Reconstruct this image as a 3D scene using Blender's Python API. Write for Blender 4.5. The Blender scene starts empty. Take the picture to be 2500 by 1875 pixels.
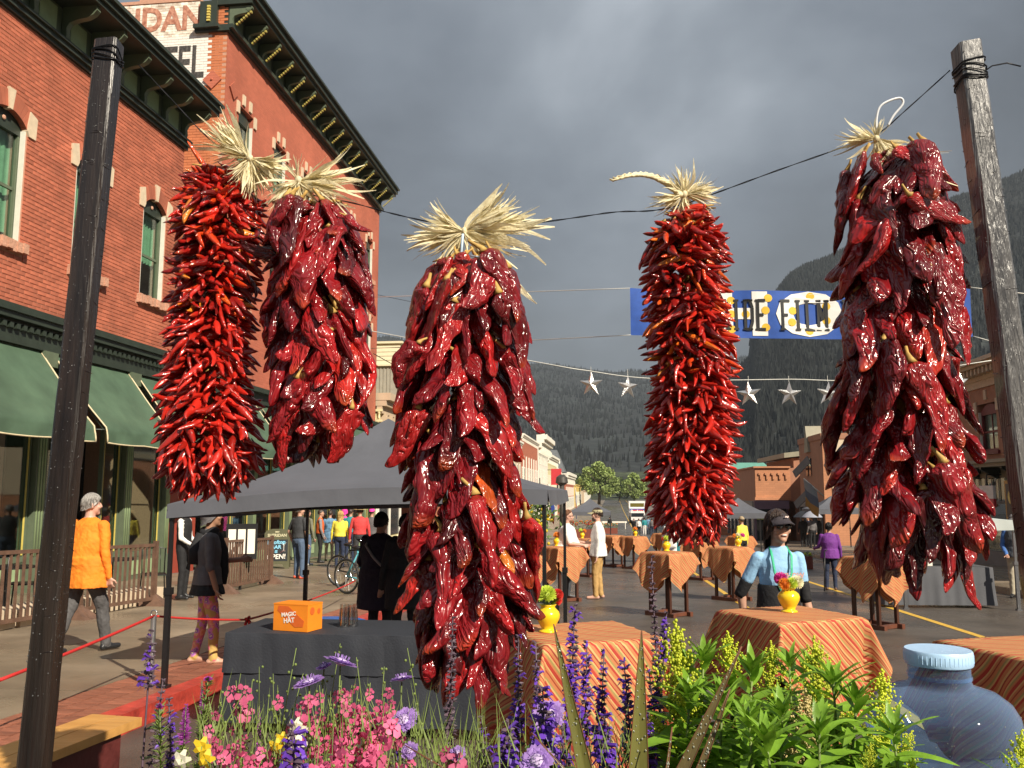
import bpy, bmesh, math, random
import numpy as np
from math import sin, cos, pi, radians, sqrt, atan2, hypot
from mathutils import Vector, Matrix, noise as mnoise

random.seed(7)
scene = bpy.context.scene
col = scene.collection

# ------------------------------------------------------------------ camera
EYE = Vector((0.0, 0.0, 1.6))
PITCH, YAW, FOC = radians(7.15), radians(6.70), 2094.0
cd = bpy.data.cameras.new('camera')
cam = bpy.data.objects.new('camera', cd)
col.objects.link(cam)
cam.location = EYE
cam.rotation_euler = (radians(90) + PITCH, 0, YAW)
cd.sensor_width = 36.0
cd.lens = 36.0 * FOC / 2500.0
cd.clip_start, cd.clip_end = 0.05, 9000
scene.camera = cam

# ------------------------------------------------------------------ sky, sun, exposure
SUN_AZ = Vector((0.70, -0.71))            # towards the sun on the ground plan (right and behind)
SUN_EL = radians(37)
w = bpy.data.worlds.new('World')
scene.world = w
w.use_nodes = True
nt = w.node_tree
nt.nodes.clear()
N = nt.nodes.new
def lk(a, b): nt.links.new(a, b)
out = N('ShaderNodeOutputWorld')
sky = N('ShaderNodeTexSky'); sky.sky_type = 'NISHITA'; sky.sun_disc = False
sky.sun_elevation = SUN_EL; sky.sun_rotation = atan2(SUN_AZ.x, SUN_AZ.y)
bg1 = N('ShaderNodeBackground'); bg1.inputs[1].default_value = 0.1
lk(sky.outputs[0], bg1.inputs[0])
tc = N('ShaderNodeTexCoord')
mp = N('ShaderNodeMapping'); mp.inputs['Scale'].default_value = (1.0, 1.0, 1.45); mp.inputs['Location'].default_value = (0.32, 0.1, 0.55)
lk(tc.outputs['Generated'], mp.inputs[0])
n1 = N('ShaderNodeTexNoise'); n1.inputs['Scale'].default_value = 1.9; n1.inputs['Detail'].default_value = 6; n1.inputs['Roughness'].default_value = 0.50; n1.inputs['Distortion'].default_value = 0.3
lk(mp.outputs[0], n1.inputs['Vector'])
sep = N('ShaderNodeSeparateXYZ'); lk(tc.outputs['Generated'], sep.inputs[0])
elev = N('ShaderNodeMapRange'); elev.inputs[1].default_value = 0.08; elev.inputs[2].default_value = 0.56
elev.interpolation_type = 'SMOOTHSTEP'
lk(sep.outputs[2], elev.inputs[0])
ma = N('ShaderNodeMath'); ma.operation = 'MULTIPLY_ADD'; ma.inputs[1].default_value = 0.70
lk(elev.outputs[0], ma.inputs[0])
mb_ = N('ShaderNodeMath'); mb_.operation = 'MULTIPLY_ADD'; mb_.inputs[1].default_value = 2.6; mb_.inputs[2].default_value = -1.20
lk(n1.outputs[0], mb_.inputs[0]); lk(mb_.outputs[0], ma.inputs[2])
cr = N('ShaderNodeValToRGB')
e = cr.color_ramp.elements
e[0].position = 0.0; e[0].color = (0.034, 0.040, 0.050, 1)
e[1].position = 1.0; e[1].color = (0.34, 0.375, 0.42, 1)
k = e.new(0.28); k.color = (0.070, 0.082, 0.102, 1)
k = e.new(0.55); k.color = (0.145, 0.168, 0.203, 1)
k = e.new(0.8); k.color = (0.23, 0.26, 0.30, 1)
lk(ma.outputs[0], cr.inputs[0])
bg2 = N('ShaderNodeBackground'); bg2.inputs[1].default_value = 0.94
lk(cr.outputs[0], bg2.inputs[0])
mx = N('ShaderNodeMixShader'); mx.inputs[0].default_value = 0.95
lk(bg1.outputs[0], mx.inputs[1]); lk(bg2.outputs[0], mx.inputs[2]); lk(mx.outputs[0], out.inputs[0])

sd = bpy.data.lights.new('sun', 'SUN'); sd.energy = 5.0; sd.angle = radians(0.5); sd.color = (1.0, 0.90, 0.74)
sun = bpy.data.objects.new('sun', sd); col.objects.link(sun)
sv = Vector((SUN_AZ.x * cos(SUN_EL), SUN_AZ.y * cos(SUN_EL), sin(SUN_EL)))
sun.rotation_euler = sv.to_track_quat('Z', 'Y').to_euler()
sun.location = (20, -15, 30)

vs = scene.view_settings
vs.view_transform = 'Standard'; vs.look = 'None'; vs.gamma = 1.0; vs.use_curve_mapping = False
vs.exposure = 0.55
scene.render.engine = 'CYCLES'
scene.cycles.max_bounces = 6
scene.cycles.transparent_max_bounces = 12
scene.cycles.caustics_reflective = False; scene.cycles.caustics_refractive = False
scene.cycles.sample_clamp_indirect = 4
scene.cycles.use_denoising = True

# ------------------------------------------------------------------ measuring helpers: a line of sight to a point at its own distance
_F = Vector((-sin(YAW) * cos(PITCH), cos(YAW) * cos(PITCH), sin(PITCH)))
_R = Vector((cos(YAW), sin(YAW), 0))
_U = Vector((sin(YAW) * sin(PITCH), -cos(YAW) * sin(PITCH), cos(PITCH)))
SLOPE = 0.032
def ray(x, y): return _F + _R * ((x - 1250) / FOC) - _U * ((y - 937.5) / FOC)
def at(x, y, d): return EYE + ray(x, y) * d                       # d metres in front of the lens
def aty(x, y, Y): r = ray(x, y); return EYE + r * (Y / r.y)         # where the line crosses street distance Y
def atx(x, y, X): r = ray(x, y); return EYE + r * (X / r.x)
def road_z(y):                                                    # the street falls away gently, then levels out
    if y < 70: return -SLOPE * y
    if y < 130: 
        t = (y - 70) / 60
        return -SLOPE * (70 + 30 * (2 * t - t * t))
    return -SLOPE * 100 + max(0, y - 230) * 0.008
def onroad(x, y, h=0.0):
    r = ray(x, y); t = (h - 1.6) / (r.z + SLOPE * r.y); return EYE + r * t
K = 2500 / 2212.0                                                 # overview pixels to photograph pixels
# ------------------------------------------------------------------ mesh builder
class MB:
    def __init__(s): s.v = []; s.f = []; s.m = []; s.uv = None
    def add(s, vs, fs, mi=0):
        o = len(s.v); s.v.extend([tuple(q) for q in vs])
        for q in fs: s.f.append(tuple(i + o for i in q)); s.m.append(mi)
        return s
    def box(s, lo, hi, mi=0):
        x0, y0, z0 = lo; x1, y1, z1 = hi
        return s.add([(x0,y0,z0),(x1,y0,z0),(x1,y1,z0),(x0,y1,z0),(x0,y0,z1),(x1,y0,z1),(x1,y1,z1),(x0,y1,z1)],
              [(0,3,2,1),(4,5,6,7),(0,1,5,4),(1,2,6,5),(2,3,7,6),(3,0,4,7)], mi)
    def cbox(s, c, d, mi=0, M=None):
        hx, hy, hz = d[0]/2, d[1]/2, d[2]/2
        vs = [Vector((a*hx, b*hy, g*hz)) for g in (-1,1) for a, b in ((-1,-1),(1,-1),(1,1),(-1,1))]
        if M is not None: vs = [M @ q for q in vs]
        vs = [q + Vector(c) for q in vs]
        return s.add(vs, [(0,3,2,1),(4,5,6,7),(0,1,5,4),(1,2,6,5),(2,3,7,6),(3,0,4,7)], mi)
    def bar(s, a, b, w, h, mi=0, up=(0,0,1)):
        a, b = Vector(a), Vector(b); d = (b - a).normalized(); u = Vector(up)
        if abs(d.dot(u)) > .99: u = Vector((0,1,0))
        sx = d.cross(u).normalized() * w / 2; sy = sx.cross(d).normalized() * h / 2
        vs = [a-sx-sy, a+sx-sy, a+sx+sy, a-sx+sy, b-sx-sy, b+sx-sy, b+sx+sy, b-sx+sy]
        return s.add(vs, [(0,1,2,3),(7,6,5,4),(0,4,5,1),(1,5,6,2),(2,6,7,3),(3,7,4,0)], mi)
    def rings(s, R, mi=0, cap=True, closed=True):
        o = len(s.v); n = len(R[0])
        for r in R: s.v.extend([tuple(q) for q in r])
        for i in range(len(R)-1):
            for j in range(n if closed else n-1):
                k = (j+1) % n
                s.f.append((o+i*n+j, o+i*n+k, o+(i+1)*n+k, o+(i+1)*n+j)); s.m.append(mi)
        if cap and closed:
            s.f.append(tuple(o+j for j in reversed(range(n)))); s.m.append(mi)
            s.f.append(tuple(o+(len(R)-1)*n+j for j in range(n))); s.m.append(mi)
        return s
    def tube(s, pts, r, n=8, mi=0, flat=1.0, cap=True):
        pts = [Vector(p) for p in pts]; R = []; prev = None
        for i, p in enumerate(pts):
            d = (pts[min(i+1, len(pts)-1)] - pts[max(i-1, 0)])
            d = d.normalized() if d.length > 1e-9 else Vector((0,0,1))
            if prev is None:
                u = Vector((0,0,1)) if abs(d.z) < .9 else Vector((1,0,0))
                a = d.cross(u).normalized()
            else:
                a = (prev - d * prev.dot(d)).normalized()
            prev = a; b = d.cross(a)
            rr = r[i] if isinstance(r, (list, tuple)) else r
            R.append([p + a*(rr*cos(2*pi*j/n)) + b*(rr*flat*sin(2*pi*j/n)) for j in range(n)])
        return s.rings(R, mi, cap)
    def lathe(s, prof, n=24, c=(0,0,0), mi=0, cap=True):
        c = Vector(c)
        return s.rings([[c + Vector((r*cos(2*pi*j/n), r*sin(2*pi*j/n), z)) for j in range(n)] for r, z in prof], mi, cap)
    def ball(s, c, r, n=10, m=7, mi=0, sc=(1,1,1)):
        c = Vector(c)
        R = []
        for i in range(m+1):
            a = -pi/2 + pi*i/m; rr = max(cos(a), .02)
            R.append([c + Vector((r*sc[0]*rr*cos(2*pi*j/n), r*sc[1]*rr*sin(2*pi*j/n), r*sc[2]*sin(a))) for j in range(n)])
        return s.rings(R, mi, True)
    def grid(s, P, mi=0, closed=False):
        return s.rings(P, mi, False, closed)
    def prism(s, poly, a, b, fn, mi=0):
        """poly: 2-D points, extruded from a to b; fn(u, v, w) gives the point"""
        n = len(poly)
        vs = [fn(u, v, a) for u, v in poly] + [fn(u, v, b) for u, v in poly]
        fs = [tuple(range(n))[::-1], tuple(range(n, 2*n))] + [(i, (i+1) % n, n+(i+1) % n, n+i) for i in range(n)]
        return s.add(vs, fs, mi)
    def mesh(s, name, mats, smooth=None, loc=None):
        me = bpy.data.meshes.new(name)
        v = s.v if loc is None else [(p[0]-loc[0], p[1]-loc[1], p[2]-loc[2]) for p in s.v]
        me.from_pydata(v, [], s.f)
        if not isinstance(mats, (list, tuple)): mats = [mats]
        for q in mats: me.materials.append(q)
        if len(mats) > 1: me.polygons.foreach_set('material_index', s.m)
        if s.uv is not None:
            l = me.uv_layers.new(name='UVMap'); idx = np.empty(len(me.loops), dtype=np.int32)
            me.loops.foreach_get('vertex_index', idx)
            l.data.foreach_set('uv', np.array(s.uv, dtype=np.float32)[idx].ravel())
        if smooth is not None:
            me.shade_smooth()
            if smooth < 180: me.set_sharp_from_angle(angle=radians(smooth))
        me.update()
        return me
    def build(s, name, mats, parent=None, smooth=None, loc=None):
        """loc None: vertices are already relative to the parent. loc given: vertices are in world space"""
        if parent is not None and loc is True: loc = parent_loc(parent)
        base = loc if loc is not None else None
        me = s.mesh(name, mats, smooth, base)
        o = bpy.data.objects.new(name, me); col.objects.link(o)
        if parent is not None: o.parent = parent
        elif base is not None: o.location = base
        return o
def parent_loc(p):
    q = Vector((0,0,0))
    while p is not None: q = q + p.location; p = p.parent
    return q
def tag(o, label, cat, group=None):
    o['label'] = label; o['category'] = cat
    if group: o['group'] = group
    return o
def thing(name, label, cat, loc=(0,0,0), rz=0, group=None):
    o = bpy.data.objects.new(name, None); col.objects.link(o); o.empty_display_size = .1
    o.location = loc; o.rotation_euler = (0,0,rz)
    return tag(o, label, cat, group)
def setting(o, kind='structure'): o['kind'] = kind; return o
def inst(name, me, parent, M, label=None):
    o = bpy.data.objects.new(name, me); col.objects.link(o); o.parent = parent; o.matrix_basis = M
    if label: o['label'] = label
    return o
def copy_tree(o, parent=None):
    c = o.copy(); col.objects.link(c); c.parent = parent
    for ch in list(o.children): copy_tree(ch, c)
    return c
def frame(p, d, roll=0.0, s=1.0):
    """matrix with local +Z along d"""
    q = Vector(d).to_track_quat('Z', 'Y').to_matrix().to_4x4()
    return Matrix.Translation(p) @ q @ Matrix.Rotation(roll, 4, 'Z') @ Matrix.Scale(s, 4)
def rnd(a, b): return random.uniform(a, b)

# ------------------------------------------------------------------ materials
_mats = {}
def mat(name, c, rough=.6, var=.12, scale=6.0, bump=0.0, bscale=None, metal=0.0, coat=0.0, rand=0.0, spec=.5, island=0.0, stretch=(1,1,1), rvar=0.0, c2=None, detail=4, trans=0.0):
    if name in _mats: return _mats[name]
    m = bpy.data.materials.new(name); m.use_nodes = True
    t = m.node_tree; b = t.nodes['Principled BSDF']; n = t.nodes.new; L = t.links.new
    b.inputs['Roughness'].default_value = rough; b.inputs['Metallic'].default_value = metal
    b.inputs['Coat Weight'].default_value = coat; b.inputs['Coat Roughness'].default_value = .08
    b.inputs['Specular IOR Level'].default_value = spec
    tcn = n('ShaderNodeTexCoord'); mpn = n('ShaderNodeMapping'); mpn.inputs['Scale'].default_value = stretch
    L(tcn.outputs['Object'], mpn.inputs[0])
    nz = n('ShaderNodeTexNoise'); nz.inputs['Scale'].default_value = scale; nz.inputs['Detail'].default_value = detail; nz.inputs['Roughness'].default_value = .6
    L(mpn.outputs[0], nz.inputs['Vector'])
    mr = n('ShaderNodeMapRange'); mr.inputs[1].default_value = .3; mr.inputs[2].default_value = .7
    L(nz.outputs[0], mr.inputs[0])
    mixn = n('ShaderNodeMix'); mixn.data_type = 'RGBA'
    a0 = tuple(max(0, q*(1-var)) for q in c[:3]); a1 = tuple(min(1, q*(1+var)) for q in (c2 or c)[:3])
    mixn.inputs[6].default_value = (*a0, 1); mixn.inputs[7].default_value = (*a1, 1)
    L(mr.outputs[0], mixn.inputs[0])
    last = mixn.outputs[2]
    for amt, node, sock in ((rand, 'ShaderNodeObjectInfo', 'Random'), (island, 'ShaderNodeNewGeometry', 'Random Per Island')):
        if amt:
            oi = n(node); m2 = n('ShaderNodeMapRange'); m2.inputs[3].default_value = 1-amt; m2.inputs[4].default_value = 1+amt
            L(oi.outputs[sock], m2.inputs[0])
            hv = n('ShaderNodeHueSaturation'); L(m2.outputs[0], hv.inputs['Value']); L(last, hv.inputs['Color']); last = hv.outputs[0]
    L(last, b.inputs['Base Color'])
    if rvar:
        r2 = n('ShaderNodeMapRange'); r2.inputs[1].default_value = .35; r2.inputs[2].default_value = .65
        r2.inputs[3].default_value = max(.02, rough-rvar); r2.inputs[4].default_value = min(1, rough+rvar)
        nr = n('ShaderNodeTexNoise'); nr.inputs['Scale'].default_value = scale*.6; nr.inputs['Detail'].default_value = 5
        L(mpn.outputs[0], nr.inputs['Vector']); L(nr.outputs[0], r2.inputs[0]); L(r2.outputs[0], b.inputs['Roughness'])
    if bump:
        nb = n('ShaderNodeTexNoise'); nb.inputs['Scale'].default_value = bscale or scale*5; nb.inputs['Detail'].default_value = 4
        L(mpn.outputs[0], nb.inputs['Vector'])
        bp = n('ShaderNodeBump'); bp.inputs['Strength'].default_value = min(1, bump); bp.inputs['Distance'].default_value = .02
        L(nb.outputs[0], bp.inputs['Height']); L(bp.outputs[0], b.inputs['Normal'])
    if trans:                                   # thin leaf or cloth: part of the light passes through
        tr = n('ShaderNodeBsdfTranslucent'); L(last, tr.inputs[0]); ms = n('ShaderNodeMixShader'); ms.inputs[0].default_value = trans
        o_ = t.nodes['Material Output']; L(b.outputs[0], ms.inputs[1]); L(tr.outputs[0], ms.inputs[2]); L(ms.outputs[0], o_.inputs[0])
    _mats[name] = m
    return m
def glass_mat(name, tint=(.9,.95,.95), refl=.06):
    if name in _mats: return _mats[name]
    m = bpy.data.materials.new(name); m.use_nodes = True; t = m.node_tree; t.nodes.clear(); n = t.nodes.new; L = t.links.new
    o_ = n('ShaderNodeOutputMaterial'); tr = n('ShaderNodeBsdfTransparent'); tr.inputs[0].default_value = (*tint, 1)
    gl = n('ShaderNodeBsdfGlossy'); gl.inputs['Roughness'].default_value = .03
    lw = n('ShaderNodeLayerWeight'); lw.inputs[0].default_value = .5; fr = n('ShaderNodeMath'); fr.operation = 'POWER'; fr.inputs[1].default_value = 4.0; L(lw.outputs['Facing'], fr.inputs[0])
    ad = n('ShaderNodeMath'); ad.operation = 'ADD'; ad.use_clamp = True; ad.inputs[1].default_value = refl; L(fr.outputs[0], ad.inputs[0])
    mxn = n('ShaderNodeMixShader'); L(ad.outputs[0], mxn.inputs[0]); L(tr.outputs[0], mxn.inputs[1]); L(gl.outputs[0], mxn.inputs[2]); L(mxn.outputs[0], o_.inputs[0])
    _mats[name] = m
    return m
def text_mesh(s, size, m, bold=0.0, ext=.002, spacing=1.0, align='CENTER', shear=0.0):
    cu = bpy.data.curves.new('lettering', 'FONT'); cu.body = s; cu.size = size; cu.extrude = ext; cu.offset = bold
    cu.align_x = align; cu.align_y = 'CENTER'; cu.space_character = spacing; cu.shear = shear; cu.resolution_u = 3
    ob = bpy.data.objects.new('lettering', cu)
    col.objects.link(ob); bpy.context.view_layer.update()
    me = bpy.data.meshes.new_from_object(ob.evaluated_get(bpy.context.evaluated_depsgraph_get()))
    bpy.data.objects.remove(ob); bpy.data.curves.remove(cu)
    me.materials.clear(); me.materials.append(m)
    return me
def text(name, s, size, m, parent, M, **kw):
    return inst(name, text_mesh(s, size, m, **kw), parent, M)
# text planes: XZ facing -Y (towards the lens)
FACE_NEAR = Matrix(((1,0,0,0),(0,0,-1,0),(0,1,0,0),(0,0,0,1)))
# ================================================================== THE GROUND
asphalt = mat('asphalt', (.088,.073,.060), .33, .35, .9, .5, 90, rvar=.2, spec=.5, detail=8)
concrete = mat('concrete', (.215,.170,.120), .42, .34, .8, .25, 60, rvar=.26, rand=.13, detail=8)
concrete_bed = mat('concrete_bed', (.16,.14,.12), .7, .2, 3)
red_paint = mat('red_kerb_paint', (.42,.05,.035), .5, .5, 6, .3, 40, detail=8)
brick_paver = mat('brick_paver', (.27,.10,.06), .55, .25, 9, .3, 60, rand=.25)
yellow_paint = mat('yellow_road_paint', (.62,.38,.05), .55, .2, 12)
earth = mat('earth_cover', (.05,.065,.025), .9, .4, .02)

def slab_sheet(mb, x0, x1, ys, dz, thick=None, mi=0):
    """a sheet or slab that follows the slope of the street"""
    for a, b in zip(ys[:-1], ys[1:]):
        za, zb = road_z(a) + dz, road_z(b) + dz
        if thick is None:
            mb.add([(x0,a,za),(x1,a,za),(x1,b,zb),(x0,b,zb)], [(0,1,2,3)], mi)
        else:
            t = thick
            mb.add([(x0,a,za-t),(x1,a,za-t),(x1,b,zb-t),(x0,b,zb-t),(x0,a,za),(x1,a,za),(x1,b,zb),(x0,b,zb)],
                   [(0,3,2,1),(4,5,6,7),(0,1,5,4),(1,2,6,5),(2,3,7,6),(3,0,4,7)], mi)
YS = [-60,-20] + list(range(-6, 140, 4)) + list(range(140, 460, 20)) + [460, 700, 1200, 2500, 5000]
g = MB()
for a, b in zip(YS[:-1], YS[1:]):
    g.add([(-5000,a,road_z(min(a,460))-.06),(5000,a,road_z(min(a,460))-.06),(5000,b,road_z(min(b,460))-.06),(-5000,b,road_z(min(b,460))-.06)], [(0,1,2,3)])
setting(g.build('ground', earth))
g = MB(); YR = [y for y in YS if -10 < y <= 460]
slab_sheet(g, -3.66, 8.6, YR, 0.0)
road = setting(g.build('road', asphalt))
g = MB(); slab_sheet(g, 2.36, 2.47, [y for y in YR if y >= 2], .004); setting(g.build('road_line', yellow_paint))
g = MB(); slab_sheet(g, 5.02, 5.14, [y for y in YR if y >= 2], .004); setting(g.build('road_line', yellow_paint))
# kerbs
g = MB(); slab_sheet(g, -3.84, -3.66, list(range(-4, 46, 2)), .15, .4); setting(g.build('kerb', red_paint))
g = MB(); slab_sheet(g, -3.84, -3.66, [44] + [y for y in YR if y > 44], .15, .4); setting(g.build('kerb', concrete))
g = MB(); slab_sheet(g, 8.6, 8.78, YR, .15, .4); setting(g.build('kerb', concrete))
# left pavement: bed, concrete slabs picked out by their joints, and a band of bricks along the kerb
g = MB(); slab_sheet(g, -30, -3.84, [y for y in YR if y > -10], .138, .35)
pave = setting(g.build('pavement', concrete_bed))
ny = 0
ystep = 1.62
for i in range(26):
    y0 = 2.2 + i*ystep
    for j in range(4):
        x1 = -4.47 - j*1.77; x0 = x1 - 1.755
        m_ = MB(); slab_sheet(m_, x0, x1, [y0, y0+ystep-.014], .15 + rnd(-.0015,.0015), .1)
        m_.build('slab', concrete, pave)
g = MB(); slab_sheet(g, -11.56, -3.84, [44.4] + [y for y in YR if y > 44.4], .15, .1); g.build('slab', concrete, pave)
pb = MB(); pb.cbox((0,0,-.03), (.196,.093,.06)); pbm = pb.mesh('brick', brick_paver)
rest = MB()
nb = 0
for i in range(180):
    y = 4.6 + i*.103
    for j in range(3):
        x = -4.352 + j*.206
        z = road_z(y) + .15 + rnd(-.002,.003)
        if nb < 300:
            inst('brick', pbm, pave, Matrix.Translation((x,y,z)) @ Matrix.Rotation(-atan2(SLOPE,1),4,'X')); nb += 1
        else: rest.cbox((x,y,z-.03), (.196,.093,.06))
setting(rest.build('brick_band', brick_paver, pave), 'stuff')
# right pavement
g = MB(); slab_sheet(g, 8.78, 30, YR, .138, .35); pave2 = setting(g.build('pavement', concrete_bed))
for i in range(40):
    y0 = 6 + i*1.8
    for j in range(2):
        m_ = MB(); slab_sheet(m_, 8.79+j*1.86, 8.79+j*1.86+1.845, [y0, y0+1.785], .15, .1); m_.build('slab', concrete, pave2)
# ================================================================== LEFT BRICK BUILDING with green awnings
XF = -11.5
brick_red = mat('facade_brick', (.42,.125,.070), .75, .28, .9, .25, 70, rand=.16, island=.0)
brick_red_all = mat('facade_brick_field', (.42,.125,.070), .75, .28, .9, .25, 70, island=.16)
mortar = mat('mortar', (.51,.28,.195), .85, .12, 20, .2, 90)
dgreen = mat('dark_green_paint', (.030,.040,.030), .4, .15, 4)
mgreen = mat('mid_green_paint', (.11,.14,.09), .45, .12, 4)
lgreen = mat('light_green_paint', (.30,.40,.22), .5, .10, 4)
gilt = mat('dull_gilding', (.40,.34,.09), .45, .15, 12)
gold = mat('gold_trim_paint', (.62,.50,.12), .4, .12, 10)
sandstone = mat('rough_sandstone', (.52,.28,.19), .85, .2, 9, .9, 26)
buff = mat('buff_stone', (.62,.50,.36), .8, .1, 8, .2, 60)
curtain = mat('green_curtain', (.38,.62,.42), .8, .12, 5, .3, 9, trans=.2)
pale_blind = mat('white_blind', (.75,.72,.62), .7, .05, 5)
dark_room = mat('dark_interior', (.016,.014,.013), .8, .3, 1.2)
pane_glass = glass_mat('window_glass', (.80,.88,.84), .05)
awn = mat('green_awning_canvas', (.080,.135,.085), .6, .25, 1.2, .12, 200, trans=.12, stretch=(1,1,1))
awn_trim = mat('cream_piping', (.62,.52,.34), .6, .1, 20)

casing_m = mat('white_casing', (.70,.70,.62), .5, .06, 6)
def fprism(mb, poly, x0, x1, mi=0):                     # poly in (y, z), extruded along x
    return mb.prism(poly, x0, x1, lambda u, v, w_: (w_, u, v), mi)
def arc_pts(y0, y1, zs, rise, n=10):
    yc, hw = (y0+y1)/2, (y1-y0)/2; R_ = (hw*hw+rise*rise)/(2*rise); a0 = math.asin(hw/R_)
    return [(yc + R_*sin(-a0+2*a0*i/n), zs + rise - R_ + R_*cos(-a0+2*a0*i/n)) for i in range(n+1)]

def sash_window(parent, xf, y0, y1, z0, z1, rise, deep=.22, frame_m=None, drape=curtain, blind=False, bars=1, sill=True, sgn=1, arch=True, ends=True):
    """a tall sash window let into a facade whose face is at xf; sgn says which way the facade looks"""
    X = lambda d: xf + sgn*d
    fm = frame_m or mgreen
    root = MB(); t = .075
    # frame: jambs, sill board, curved head board
    for a, b in ((y0, y0+t), (y1-t, y1)): root.box((min(X(-deep),X(-deep+.09)), a, z0), (max(X(-deep),X(-deep+.09)), b, z1))
    ap = arc_pts(y0, y1, z1, rise)
    hd_ = MB(); fprism(hd_, [(y0, z1-.12)] + ap + [(y1, z1-.12)], X(-deep+.0), X(-deep+.1))
    f = root.build('window', fm, parent)
    q = MB()
    for a, b in ((y0+.001, y0+.03), (y1-.03, y1-.001)): q.box((min(X(-deep+.1),X(-.02)), a, z0), (max(X(-deep+.1),X(-.02)), b, z1-.01))
    q.build('casing', casing_m, f); hd_.build('arch_head', dgreen if frame_m is None else fm, f)
    ms = MB(); zm = z0 + (z1-z0)*.46
    for z, h in ((z0, .08), (zm, .06)): ms.box((min(X(-deep+.01),X(-deep+.06)), y0+t, z), (max(X(-deep+.01),X(-deep+.06)), y1-t, z+h))
    for k_ in range(1, bars): 
        yb = y0 + (y1-y0)*k_/bars; ms.box((min(X(-deep+.01),X(-deep+.05)), yb-.02, z0), (max(X(-deep+.01),X(-deep+.05)), yb+.02, z1-.12))
    ms.build('sash', fm, f)
    pn = MB(); pn.box((min(X(-deep+.025),X(-deep+.033)), y0+t, z0+.08), (max(X(-deep+.025),X(-deep+.033)), y1-t, z1-.12)); pn.build('pane', pane_glass, f)
    if drape:
        cu = MB(); P = []
        xs = [y0+.02 + (y1-y0-.04)*i/24 for i in range(25)]
        zb = z0 + (z1-z0)*(.10 if not blind else .42)
        for z in (zb, z1-.05): P.append([(X(-deep-.12 + .025*sin(i*1.9) + .01*sin(i*4.1)), y, z) for i, y in enumerate(xs)])
        cu.grid(P); setting(cu.build('curtain', drape, f, 180), 'thing')
    bk = MB(); bk.box((min(X(-deep-.6),X(-deep-.58)), y0-.1, z0-.1), (max(X(-deep-.6),X(-deep-.58)), y1+.1, z1+rise)); bk.build('room', dark_room, f)
    if sill:
        s_ = MB(); nn = 9
        for i in range(nn):
            ya = y0-.12 + (y1-y0+.24)*i/nn; yb = y0-.12 + (y1-y0+.24)*(i+1)/nn
            s_.box((min(X(-.05),X(.10+.03*(i%3)*.7)), ya, z0-.22+.012*((i*7)%3)), (max(X(-.05),X(.10+.03*(i%3)*.7)), yb, z0-.012*((i*5)%2)))
        s_.build('sill', sandstone, f)
    if arch:                                          # brick arch, keystone and stone ends
        yc, hw = (y0+y1)/2, (y1-y0)/2; R_ = (hw*hw+rise*rise)/(2*rise); a0 = math.asin(hw/R_); zc = z1+rise-R_
        vo = MB(); n_ = 15; H_ = .34
        for i in range(n_):
            if i in (n_//2,): continue
            a, b = -a0+2*a0*i/n_+.004, -a0+2*a0*(i+1)/n_-.004
            fprism(vo, [(yc+q*sin(s2), zc+q*cos(s2)) for q, s2 in ((R_,a),(R_,b),(R_+H_,b),(R_+H_,a))], X(-.1), X(.012))
        vo.build('arch', brick_red_all, f)
        kb = MB(); a = a0/n_*1.3
        fprism(kb, [(yc+q*sin(s2), zc+q*cos(s2)) for q, s2 in ((R_-.03,-a*.8),(R_-.03,a*.8),(R_+H_+.05,a*1.2),(R_+H_+.05,-a*1.2))], X(-.1), X(.045)); kb.build('keystone', buff, f)
        if ends:
            for s2 in (-1, 1):
                e_ = MB(); ye = yc + s2*hw; eb = yc + s2*(hw+.17)
                fprism(e_, [(ye-s2*.02, z1+.0), (ye-s2*.02, z1+.12), (ye+s2*.03, z1+.42), (ye+s2*.25, z1+.34), (eb+s2*.06, z1-.10), (ye+s2*.03, z1-.10)], X(-.1), X(.035)); e_.build('end_stone', buff, f)
        ro = MB(); ro.ball((X(-deep+.12), yc, z1+rise*.25), .05, 8, 5, sc=(.5,1,1)); ro.build('rosette', sandstone, f)
    return f

def wall_field(mb, y0, y1, z0, z1, holes, x0, x1, mi=0):
    """wall slab with rectangular openings, built from butted strips"""
    ys = sorted({y0, y1} | {h[0] for h in holes} | {h[1] for h in holes})
    for a, b in zip(ys[:-1], ys[1:]):
        hs = sorted([h for h in holes if h[0] <= a + 1e-6 and h[1] >= b - 1e-6], key=lambda h: h[2])
        z = z0
        for h in hs:
            if h[2] > z: mb.box((x0,a,z),(x1,b,h[2]),mi)
            z = h[3]
        if z1 > z: mb.box((x0,a,z),(x1,b,z1),mi)

LB = thing('brick_building', 'red brick building with green awnings and dark bracketed cornice nearest on the left', 'building', (XF, 16, road_z(16)), 0)
LBL = LB.location.copy()
Y0, Y1 = 7.5, 21.25
def B(mb, name, m, parent=LB, smooth=None): 
    return mb.build(name, m, parent, smooth, loc=LBL if parent is LB else None)
win = [(a, a+1.06) for a in (11.3, 14.03, 16.73, 19.43)]
WZ0, WZ1, RISE = 6.42, 8.72, .26
g = MB(); wall_field(g, Y0, Y1, 5.12, 10.85, [(a, b, WZ0, WZ1+RISE) for a, b in win], XF-.35, XF-.012)
g.box((XF-9, Y0, 5.12), (XF-.35, Y0+.3, 10.85)); g.box((XF-9, Y1-.3, -2), (XF-.35, Y1, 12.0)); g.box((XF-9, Y0+.3, 10.6), (XF-.35, Y1-.3, 10.85))
wall = B(g, 'wall', mortar)
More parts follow.
